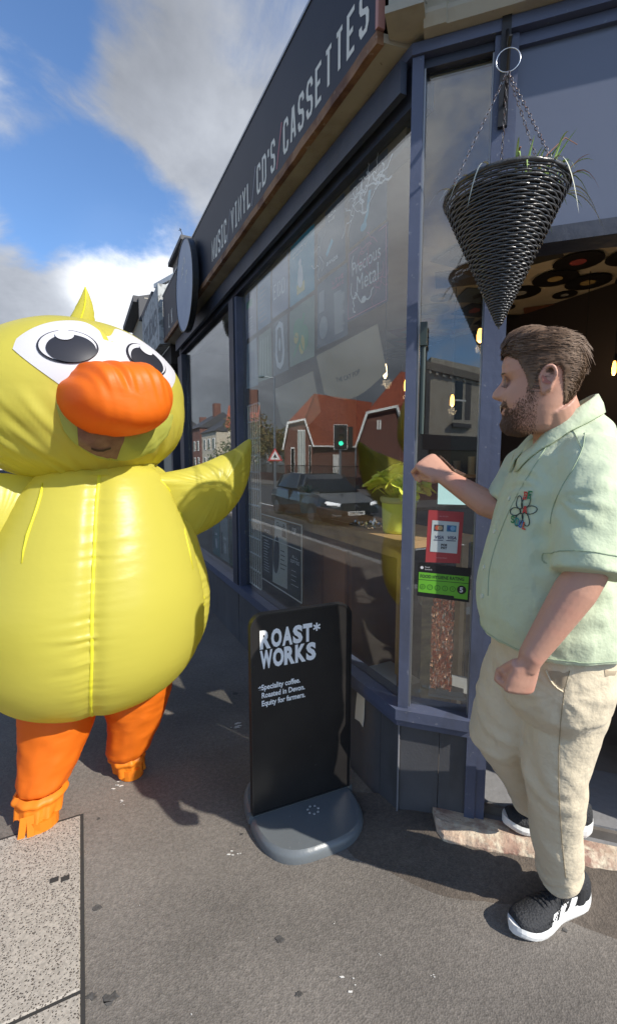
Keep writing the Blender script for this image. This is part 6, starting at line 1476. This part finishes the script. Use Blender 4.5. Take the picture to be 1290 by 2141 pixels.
for s_ in (1, -1):
    ey = [HL(.10, s_ * (.033 + .0135 * cos(t)), .0095 + .0020 * sin(t) + .003 * cos(t) * 0) for t in [2 * pi * k / 12 for k in range(12)]]
    decal('eye', HB, ey, mat('eyeball', (.17, .09, .07), .35), skin, .0012)
    br = [HL(.10, s_ * (.034 + .022 * cos(t)), .0315 + .0048 * sin(t) - .004 * cos(t)) for t in [2 * pi * k / 14 for k in range(14)]]
    decal('eyebrow', HB, br, m_hair, skin, .0018)
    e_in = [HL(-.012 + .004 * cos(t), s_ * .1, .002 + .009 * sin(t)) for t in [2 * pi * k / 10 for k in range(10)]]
    decal('ear_hollow_shade', HB, e_in, mat('ear_shadow', (.36, .13, .095), .6), skin, .0008)  # shade of the ear's hollow painted as a darker decal

# ---- hair: a close shell plus combed strands
HLN = [(0, .080), (.45, .078), (.75, .070), (.98, .056), (1.12, .030), (1.22, -.002), (1.30, -.022), (1.40, -.016), (1.46, .014), (1.55, .034), (1.85, .038), (2.0, .020), (2.15, -.018), (2.4, -.056), (3.2, -.066)]
def lim_at(ad):
    for p, q_ in zip(HLN, HLN[1:]):
        if ad <= q_[0]: return p[1] + (q_[1] - p[1]) * (ad - p[0]) / (q_[0] - p[0])
    return HLN[-1][1]
def hairline(a, z):
    """true where hair grows; a from the front, z height"""
    ad = abs(a if a < pi else a - 2 * pi)
    return z > lim_at(ad) + .0025 * noise.noise(Vector((a * 30, z * 30, 4)))
def thick(a, z):
    ad = abs(a if a < pi else a - 2 * pi); tp = sm(.06, .115, z)
    return .0030 + .004 * sm(-.05, .05, z) * sm(1.2, 2.2, ad) + .016 * tp * sm(2.6, .6, ad) + .010 * tp
q = MB(); NZ, NAh = 90, 160; idx = {}; vs = []
for i in range(NZ + 1):
    z = -.066 + (.1245 + .066) * i / NZ
    for j in range(NAh):
        a = 2 * pi * j / NAh
        if hairline(a, z):
            idx[(i, j)] = len(vs); t_ = thick(a, z) + .0015 * noise.noise(Vector((a * 14, z * 60, 1)))
            edge = 1 if hairline(a, z - .006) else .25
            vs.append(HL(*(head_s(a, z, t_ * edge))))
fs = []
for (i, j) in idx:
    k4 = [(i, j), (i, (j + 1) % NAh), (i + 1, (j + 1) % NAh), (i + 1, j)]
    if all(k in idx for k in k4): fs.append(tuple(idx[k] for k in k4))
q.add(vs, fs); capi = [idx[(NZ, j)] for j in range(NAh)]; q.f.append(tuple(capi)); q.m.append(0)
hair = part('hair', q, m_hair, man, smooth=True)
rh_ = random.Random(4); q = MB()
def strand(q, p0, dirs, L_, wd, n=4, lift=.0):
    """p0 = (a, z, off); follows the scalp along dirs (da, dz)"""
    a, z, o = p0; pts_ = []
    for k in range(n + 1):
        t = k / n; zz = min(.1235, z + dirs[1] * L_ * t); pts_.append(HL(*head_s(a + dirs[0] * L_ * t, zz, o + lift * t * t - .002 * (1 - t))))
    q.tube(pts_, [wd, wd, wd * .9, wd * .7, wd * .25][:n + 1], 3, cap=False)
for _ in range(5200):
    z = rh_.uniform(-.066, .118); a = rh_.uniform(0, 2 * pi)
    if not hairline(a, z): continue
    ad = a if a < pi else a - 2 * pi; s_ = 1 if ad > 0 else -1; ad = abs(ad)
    top_ = z > .082
    if z > .112 and ad < 1.4: continue
    da = s_ * rh_.uniform(10, 16); dz = rh_.uniform(-.35, .0) if ad < 2.3 else rh_.uniform(-.9, -.4); L_ = rh_.uniform(.018, .034)
    strand(q, (a, z, thick(a, z)), (da, dz), L_, .0010, lift=.002 + .004 * rh_.random() * (1 if rh_.random() < .3 else .2))
# top: swept forward-up and over, a raised quiff with a parting
for _ in range(3200):
    x0 = rh_.uniform(-.075, .085); y0 = rh_.uniform(-.066, .046)
    fx = (x0 + .075) / .16; hgt = .026 * sm(-.02, .085, x0) + .016
    def tp_(x, y, o):
        zt = .126 * sqrt(max(.02, 1 - (x / .112) ** 2 * .62 - (y / .082) ** 2 * .80)); return HL(x, y, zt + o)
    L_ = rh_.uniform(.03, .06); pts_ = []
    dy = -.55 if y0 < .04 else .2; wob = rh_.uniform(-.3, .3)
    for k in range(5):
        t = k / 4; pts_.append(tp_(x0 - L_ * t * .85 + (.0 if x0 < .06 else .012 * (1 - t)), y0 + L_ * t * (dy + wob) * .5, hgt * (.55 + .35 * sin(t * 2.6)) + .002 * rh_.random()))
    q.tube(pts_, [.0010, .0011, .0010, .0008, .0003], 3, cap=False)
# front sweep: hair rising off the forehead
for _ in range(1400):
    y0 = rh_.uniform(-.055, .056); b0 = Vector((.086 - 4.5 * y0 * y0 - .004 * rh_.random(), y0, .078 + .006 * rh_.random())); L_ = rh_.uniform(.8, 1.1); pts_ = []
    for k in range(6):
        t = k / 5 * L_; pts_.append(HL(b0.x + .014 * sin(t * 2.2) - .060 * t * t, b0.y - .022 * t + .005 * sin(y0 * 300), b0.z + .050 * sin(min(1, t) * 1.62) + .003 * rh_.random()))
    q.tube(pts_, [.0010, .0013, .0013, .0011, .0009, .0003], 3, cap=False)
part('hair_strands', q, m_hair, hair, kind='stuff')
HRB = BVHTree.FromPolygons([v.co + ROOT[man.name] for v in hair.data.vertices], [tuple(p.vertices) for p in hair.data.polygons])
# beard: close-cropped hairs, dense on the chin and thinning along the jaw
def beard_dens(a, z):
    ad = abs(a if a < pi else a - 2 * pi); d = 0
    if ad < .45: d = max(sm(-.070, -.080, z), sm(-.055, -.051, z) * sm(-.036, -.042, z))
    elif ad < .66: d = sm(-.034, -.044, z)
    else:
        top_ = -.060 + .034 * sm(.66, 1.32, ad); d = sm(top_ + .006, top_ - .016, z) * (1 - .62 * sm(.7, 1.25, ad))
    if 1.20 < ad < 1.40 and z > -.05: d = max(d, .75 * sm(.0, -.02, z))
    return d * sm(1.52, 1.38, ad)
qs = MB(); q = MB(); idx = {}; vs = []; NZ, NAh = 70, 220
for i in range(NZ + 1):
    z = -.1277 + .105 * i / NZ
    for j in range(NAh):
        a = 2 * pi * j / NAh; d = beard_dens(a, z); ad = abs(a if a < pi else a - 2 * pi)
        if d > .85 and ad < .62:
            idx[(i, j)] = len(vs); vs.append(HL(*head_s(a, z, -.0006 + .0014 * sm(.85, 1, d) * sm(.62, .4, ad) + .0008 * noise.noise(Vector((a * 40, z * 200, 2))))))
for _ in range(14000):
    z = rh_.uniform(-.1277, .0); a = rh_.uniform(-1.55, 1.55); d = beard_dens(a % (2 * pi), z)
    if rh_.random() > d: continue
    full = sm(1.3, .5, abs(a)) * sm(-.04, -.10, z); p_ = Vector(head_s(a, z, .0)); r_ = (p_ - Vector((-.01, 0, z + .03))).normalized()
    tipv = p_ + r_ * (.0016 + .0040 * full) + Vector((-.0015, 0, -.0030 - .0030 * full)) + Vector((rh_.gauss(0, .0006), rh_.gauss(0, .0006), 0))
    qs.tube([HL(*p_), HL(*tipv)], [.0005, .0002], 3, cap=False)
fs = []
for (i, j) in idx:
    k4 = [(i, j), (i, (j + 1) % NAh), (i + 1, (j + 1) % NAh), (i + 1, j)]
    if all(k in idx for k in k4): fs.append(tuple(idx[k] for k in k4))
q.add(vs, fs); beard = part('beard', q, m_beard, man, smooth=True); part('beard_hairs', qs, m_beard, beard, kind='stuff')

# ---- shirt
sb = MB()
TS = [(884, 1176, .062, .062), (896, 1180, .074, .084), (918, 1184, .094, .138), (950, 1180, .112, .176), (1000, 1170, .124, .192), (1060, 1162, .140, .200), (1120, 1157, .154, .204), (1180, 1153, .163, .205), (1235, 1151, .170, .208), (1275, 1150, .175, .212), (1305, 1152, .175, .212), (1327, 1153, .173, .210)]
sb.loft([[trc(x, y) - Z * (.046 * cos(t) * sm(985, 884, y)) + ft * (a * (cos(t) if cos(t) < 0 else cos(t) * (1.0 + .10 * exp(-((y - 1230) / 90) ** 2))) ) + st_ * (b * (abs(sin(t)) ** .92) * (1 if sin(t) > 0 else -1)) for t in [2 * pi * k / 40 for k in range(40)]] for y, x, a, b in TS])
sleeveL = [trc(1212, 950), shL - Z * .002 + st_ * .002, shL.lerp(elL, .35) + st_ * .012, shL.lerp(elL, .7) + st_ * .010 - ft * .0, shL.lerp(elL, .97) + st_ * .006]
sb.tube(sleeveL, [.070, .077, .078, .075, .075], 24)
sb.tube([trc(1150, 955) , shR + Z * .006, shR.lerp(elR, .5), shR.lerp(elR, .86)], [.066, .070, .068, .064], 24)
sme = fuse(sb, .0065, 9, .5)
off_ = Vector((0, 0, 0))
up_arm = (elL - shL).normalized()
def fold_shirt(p, n_):
    y_ = (p - trc(1150, 1150)); h_ = 0
    # long soft drapes down the body, radiating pulls from the armpit, creases across the sleeve
    s1 = y_.dot(st_); f1 = y_.dot(ft); z_ = p.z
    h_ += .006 * noise.noise(Vector((s1 * 9 + z_ * 2.5, f1 * 9, z_ * 2.2)))
    h_ += .0055 * noise.noise(Vector((s1 * 22 - z_ * 9, f1 * 22, z_ * 7)))
    ap = at(1150, 1030, 1.05); d_ = p - ap; r_ = d_.length
    ang = atan2(d_.z, d_.dot(ft)); h_ += .0042 * sin(ang * 11 + r_ * 22 + 2 * noise.noise(p * 8)) * exp(-(r_ / .15) ** 2) * sm(.02, .07, r_) * sm(-.5, .3, noise.noise(p * 6) + .3)
    d2 = p - shL; t = d2.dot(up_arm); rr_ = (d2 - up_arm * t).length
    if rr_ < .11 and t > .02: h_ += .0040 * sin(t * 95 + 2.5 * noise.noise(Vector((p.x * 14, p.y * 14, p.z * 6)))) * sm(.0, .08, t) * (.5 + noise.noise(Vector((p.x * 9, p.y * 9, 4))))
    lo = sm(1.12, .92, z_); h_ += lo * .005 * noise.noise(Vector((s1 * 7, f1 * 7, z_ * 34)))
    return h_
displace(sme, fold_shirt)
sme.materials.append(m_shirt); shirt = part('shirt', sme, None, man)
SB = BVHTree.FromPolygons([v.co + ROOT[man.name] for v in shirt.data.vertices], [tuple(p.vertices) for p in shirt.data.polygons])
# collar: a band round the neck folded outwards, points lying open on the chest
q = MB(); cl = []; NC = 56
ncen = trc(1176, 884)
for k in range(NC + 1):
    t = k / NC; a = radians(14 + 332 * t); ca, sa = cos(a), sin(a)      # 0 = front
    open_ = sm(.55, .97, ca); rad_ = ft * ca + st_ * sa
    base = ncen + ft * (ca * (.064 + .016 * open_)) + st_ * (sa * .064) + Z * (-.046 * ca - .034 * open_ - .006)
    topc = base + rad_ * .002 + Z * (.030 - .012 * open_)
    fold = topc + rad_ * .009 + Z * .001
    wid = .036 + .020 * sm(.1, .85, ca)
    outer = base + rad_ * (.030 + .022 * sm(0, .9, ca)) - Z * (.012 + .030 * sm(0, .95, ca)) 
    loc, n_, i_, d_ = SB.find_nearest(outer); outer = loc + n_ * .0065
    mid = fold.lerp(outer, .5); l2, n2_, i_, d_ = SB.find_nearest(mid)
    if (mid - l2).dot(n2_) < .007: mid = l2 + n2_ * .008
    mid = mid + rad_ * .003
    dn_ = -n_ * .0035
    cl.append((base, topc, fold, mid, outer, outer + dn_, mid - rad_ * .003, fold - rad_ * .003 - Z * .002))
q.loft([list(c_) for c_ in cl], cap=True, close=True); part('collar', q, m_shirt, shirt, smooth=True)
def seam(name, px_, bv, th, mt, parent, off=.0010, n=30):
    q = MB(); q.tube([hit(bv, *cat(i / n, px_), off) for i in range(n + 1)], th, 4); return part(name, q, mt, parent)
def patch_px(name, px_, bv, mt, parent, off=.0012, n=5):
    cx_ = sum(p[0] for p in px_) / len(px_); cy_ = sum(p[1] for p in px_) / len(px_); m_ = len(px_); q = MB()
    q.add([hit(bv, cx_ + (p[0] - cx_) * r / n, cy_ + (p[1] - cy_) * r / n, off) for r in range(n + 1) for p in px_], [(r * m_ + k, r * m_ + (k + 1) % m_, (r + 1) * m_ + (k + 1) % m_, (r + 1) * m_ + k) for r in range(n) for k in range(m_)])
    return part(name, q, mt, parent, smooth=True)
# placket, buttons, hem, pocket seam
bt = [(1133, 930), (1098, 985), (1065, 1042), (1034, 1112), (1012, 1186), (1008, 1246), (1004, 1300)]
bp_ = [hit(SB, x, y, .002) for x, y in bt]
def stitch(name, pts_, bv, th, mt, parent, off=.0012, n=24):
    q = MB(); P_ = []
    for i in range(n + 1): P_.append(on(bv, Vector(cat(i / n, [tuple(p) for p in pts_])), off))
    q.tube(P_, th, 4); return part(name, q, mt, parent)
seam('placket_edge', [(x + 12, y) for x, y in bt[:6]], SB, .0009, m_stitchg, shirt)
for p in (bp_[0], bp_[2], bp_[3], bp_[4], bp_[5]):
    loc, n_, i_, d_ = SB.find_nearest(p); e1 = n_.orthogonal().normalized(); e2 = n_.cross(e1); q = MB()
    q.loft([[loc + n_ * h_ + (e1 * cos(t) + e2 * sin(t)) * r_ for t in [2 * pi * k / 14 for k in range(14)]] for h_, r_ in ((.0, .0066), (.0030, .0066), (.0036, .0053), (.0026, .0036))]); part('button', q, mat('button', (.62, .66, .55), .3) if 'btn' not in MAT else MAT['btn'], shirt); MAT.setdefault('btn', bpy.data.materials['button'])
hemr = [trc(1153, 1317) + ft * (.178 * cos(t)) + st_ * (.214 * sin(t)) for t in [2 * pi * k / 16 for k in range(17)]]
stitch('hem_stitch', hemr, SB, .0010, m_stitchg, shirt, n=80)
ax_ = (elL - shL).normalized(); e1 = ax_.orthogonal().normalized(); e2 = ax_.cross(e1)
stitch('cuff_stitch', [shL.lerp(elL, .86) + (e1 * cos(t) + e2 * sin(t)) * .09 for t in [2 * pi * k / 12 for k in range(13)]], SB, .0010, m_stitchg, shirt, n=60)
seam('armhole_seam', [(1222, 905), (1218, 935), (1200, 975), (1176, 1015), (1156, 1060), (1150, 1095)], SB, .0010, m_stitchg, shirt)
seam('yoke_seam', [(1188, 885), (1205, 915), (1216, 940)], SB, .0009, m_stitchg, shirt)
# embroidered flower and letters on the chest
pc_, pn_, i_, d_ = SB.find_nearest(hit(SB, 1092, 1068, 0)); px1 = (ft * -1 - pn_ * (ft * -1).dot(pn_)).normalized(); px2 = pn_.cross(px1)
if px2.z < 0: px2 = -px2
def EP(x, y, l=0):
    o_ = pc_ + px1 * x + px2 * y + pn_ * .06; loc, n_, i_, dd = SB.ray_cast(o_, -pn_); return (loc if loc else o_ - pn_ * .06) + pn_ * (.0022 + l)
q = MB()
for k, a in enumerate((12, 70, 128, 190, 250, 310)):
    a = radians(a); c_ = (.021 * cos(a), .024 * sin(a)); L1, L2 = .017, .0095
    q.tube([EP(c_[0] + L1 * cos(t) * cos(a) - L2 * sin(t) * sin(a), c_[1] + L1 * cos(t) * sin(a) + L2 * sin(t) * cos(a)) for t in [2 * pi * j / 18 for j in range(19)]], .0011, 4)
q.tube([EP(.006 * cos(t), .007 * sin(t)) for t in [2 * pi * j / 12 for j in range(13)]], .0011, 4)
emb = part('embroidery', q, simple('thread_black', (.03, .05, .05), .7), shirt)
thr = [simple('thread_red', (.50, .05, .04), .7), simple('thread_green', (.03, .20, .08), .7), simple('thread_blue', (.04, .12, .35), .7), simple('thread_teal', (.03, .22, .20), .7)]
for i, (ch, x, y, c_) in enumerate((('B', -.004, .028, 0), ('E', .009, .031, 1), ('A', .001, -.006, 0), ('S', -.030, -.034, 1), ('O', -.017, -.037, 3), ('U', -.004, -.040, 2), ('L', .010, -.042, 0))):
    q = MB(); strokes(q, ch, x, y, .012, .019, .0036, lambda a, b, l: EP(a, b, .0014 + l)); part('embroidered_letter', q, thr[c_], emb)

# ---- trousers
tbm = MB()
tbm.loft([[trc(x, y) + ft * (a * cos(t)) + st_ * (b * sin(t)) for t in [2 * pi * k / 30 for k in range(30)]] for y, x, a, b in ((1285, 1150, .150, .184), (1345, 1151, .152, .187), (1400, 1152, .152, .186), (1450, 1155, .135, .170), (1490, 1155, .10, .12))])
def P3(a, b, t): return a.lerp(b, t)
tbm.tube([hipL + Z * .05, hipL, P3(hipL, knL, .35), P3(hipL, knL, .75), knL, P3(knL, anL, .3), P3(knL, anL, .62), P3(knL, anL, .84), P3(knL, anL, .98)], [.098, .108, .105, .090, .084, .078, .071, .067, .070], 26)
tbm.tube([hipR + Z * .05, hipR, P3(hipR, knR, .4), P3(hipR, knR, .8), knR + (knR - hipR).normalized() * .01, P3(knR, anR, .3), P3(knR, anR, .65), P3(knR, anR, 1.02)], [.10, .112, .110, .098, .092, .086, .078, .074], 26)
tme = fuse(tbm, .0065, 9, .5)
legd = (anL - knL).normalized(); legr = (anR - knR).normalized()
def fold_tr(p, n_):
    h_ = .007 * noise.noise(Vector((p.x * 11 + p.z * 4, p.y * 11, p.z * 5))) + .003 * noise.noise(Vector((p.x * 24 + p.z * 12, p.y * 24, p.z * 15)))
    for kn, an, ld in ((knL, anL, legd), (knR, anR, legr)):
        d_ = p - kn; t = d_.dot(ld); r_ = (d_ - ld * t).length
        if r_ < .15:
            L_ = (an - kn).length
            h_ += .0045 * sin(t * 50 + (d_.dot(ft)) * 34 + 5 * noise.noise(Vector((p.x * 7, p.y * 7, p.z * 5)))) * exp(-((t + .02) / .12) ** 2) * sm(-.3, .4, noise.noise(p * 9))
            h_ += .0045 * sin((t - L_) * 80 + d_.dot(ft) * -30 + 4 * noise.noise(p * 8)) * exp(-((t - L_ + .03) / .075) ** 2)
    d_ = p - hipR; h_ += .0035 * sin(d_.z * 75 + d_.x * 30 + 4 * noise.noise(p * 8)) * exp(-((d_ - (knR - hipR) * .62).length / .13) ** 2)
    d_ = p - (hipL + ft * .08); h_ += .004 * sin(atan2(d_.z, d_.dot(ft)) * 12) * exp(-(d_.length / .15) ** 2)
    return h_
displace(tme, fold_tr); tme.materials.append(m_trou); trousers = part('trousers', tme, None, man)
TBV = BVHTree.FromPolygons([v.co + ROOT[man.name] for v in trousers.data.vertices], [tuple(p.vertices) for p in trousers.data.polygons])
seam('side_seam', [(1190, 1402), (1178, 1452), (1170, 1530), (1167, 1610), (1170, 1700), (1176, 1780), (1182, 1835)], TBV, .0009, m_stitch, trousers, n=50)
seam('pocket_edge', [(1140, 1400), (1150, 1420), (1163, 1437), (1177, 1446)], TBV, .0024, m_trou, trousers, off=.002)
patch_px('pocket_opening', ((1146, 1402), (1152, 1418), (1164, 1432), (1176, 1440), (1184, 1425), (1188, 1404)), TBV, mat('pocket_lining', (.36, .29, .20), .9), trousers, .0012)
patch_px('pocket_opening', ((1262, 1400), (1264, 1415), (1284, 1412), (1288, 1402)), TBV, bpy.data.materials['pocket_lining'], trousers, .0012)
# ---- trainers
m_knit = mat('trainer_knit', (.020, .021, .024), .75, bump=(150, .4, 2)); m_sole = mat('white_foam', (.78, .78, .76), .5, bump=(14, .1, 2)); m_lace = mat('lace_black', (.014, .014, .015), .7); m_out = mat('outsole', (.02, .02, .02), .8)
def shoe(heel, toe, zg, ankle):
    d = Vector((toe[0] - heel[0], toe[1] - heel[1], 0)); L_ = d.length; d.normalize(); s_ = Z.cross(d)
    if s_.y > 0: s_ = -s_                                           # side towards the camera
    def T(x, y, z): return Vector((heel[0], heel[1], zg)) + d * (x * L_) + s_ * y + Z * z
    def hw(x): return .0335 + .0165 * sm(.35, .72, x) - .004 * gs(x - .42, .15) if 0 <= x <= 1 else .03
    def edge(x): return hw(x) * (max(0.0, 1 - ((x - .70) / .30) ** 2.6) ** .55 if x > .70 else (max(0, 1 - ((.16 - x) / .16) ** 2.4) ** .5 if x < .16 else 1))
    xs = [0.002, .012, .03, .06, .1, .16, .22, .3, .38, .46, .54, .62, .7, .77, .83, .88, .92, .955, .98, .995]
    q = MB(); rings = []
    for x in xs:
        w_ = max(.003, edge(x)); sp = .020 * sm(.72, 1.0, x) ** 1.5 + .014 * sm(.12, 0, x); th = .049 - .019 * sm(.35, .95, x) + .004 * sin(x * 9)
        rings.append([T(x, y * w_, sp + z * th) for y, z in ((-.80, 0), (-.98, .25), (-1.05, .6), (-.97, 1.0), (.97, 1.0), (1.05, .6), (.98, .25), (.80, 0))])
    q.loft(rings); sl = part('sole', q, m_sole, None or man, smooth=False)
    q = MB(); rings = []
    for x in xs[2:-2]:
        w_ = max(.003, edge(x)) * .97; sp = .020 * sm(.72, 1.0, x) ** 1.5 + .014 * sm(.12, 0, x); b0 = sp + .049 - .019 * sm(.35, .95, x) + .004 * sin(x * 9) - .004
        hh = (.062 + .012 * sm(.0, .12, x)) * (1 - sm(.30, .60, x)) + (.047 - .020 * sm(.66, 1.0, x)) * sm(.30, .60, x) + .0
        if x < .05: hh = .055
        if x > .9: hh *= max(.3, 1 - (x - .9) * 6)
        tw = .50 if x < .45 else .62
        rings.append([T(x, w_ * cos(a) * (1 if abs(sin(a)) < .6 else 1 - (abs(sin(a)) - .6) * (1 - tw) * 1.2), b0 + hh * max(0, sin(a)) ** .8) for a in [pi * k / 16 for k in range(17)]] )
    q.loft(rings, cap=True, close=True); up = part('upper', q, m_knit, man, smooth=True)
    q = MB(); q.tube([T(.235 - .125 * cos(a), .030 * sin(a), .108 + .010 * cos(a) + (.010 if cos(a) > 0 else 0)) for a in [2 * pi * k / 24 for k in range(25)]], .008, 8); part('collar', q, m_knit, up, smooth=True)
    UB = BVHTree.FromPolygons([v.co + ROOT[man.name] for v in up.data.vertices], [tuple(p.vertices) for p in up.data.polygons])
    for k in range(3):                                              # three slanted bars
        x0 = .56 - .12 * k; q = MB(); vs = []
        q.add([on(UB, T(x0 + dx, .06, z_), .0014) for dx, z_ in ((0, .038), (.078, .038), (.078 - .03, .060), (.078 - .06, .078 + .006 * k), (-.06, .078 + .006 * k), (-.03, .060))], [(0, 1, 2, 5), (5, 2, 3, 4)]); part('side_bar', q, m_sole, up)
    q = MB()
    for k in range(6):
        x = .40 + .048 * k; zt = .116 - .045 * sm(.30, .62, x); q.tube([on(UB, T(x, .034, zt - .022), .002), on(UB, T(x + .014, .012, zt + .01), .004), on(UB, T(x + .028, -.014, zt + .01), .004), on(UB, T(x + .03, -.030, zt - .02), .002)], .0024, 5); q.tube([on(UB, T(x + .03, .034, zt - .024), .002), on(UB, T(x + .014, .0, zt + .01), .005), on(UB, T(x, -.030, zt - .02), .002)], .0024, 5)
    q.tube([T(.40, .0, .105), T(.37, .02, .125), T(.42, .035, .118), T(.45, .02, .095)], .0024, 5); q.tube([T(.40, .0, .105), T(.36, -.01, .128), T(.40, -.03, .120), T(.44, .045, .085)], .0024, 5)
    part('laces', q, m_lace, up)
    q = MB(); q.tube([T(.20, 0, .05), T(.20, 0, .10), ankle], [.036, .038, .040], 16); part('sock', q, simple('sock', (.02, .02, .022), .8), man)
    return sl
shoe((.918, 1.352), (.618, 1.243), .0, anL + legd * -.02)
shoe((1.035, 1.525), (.722, 1.560), .097, anR)
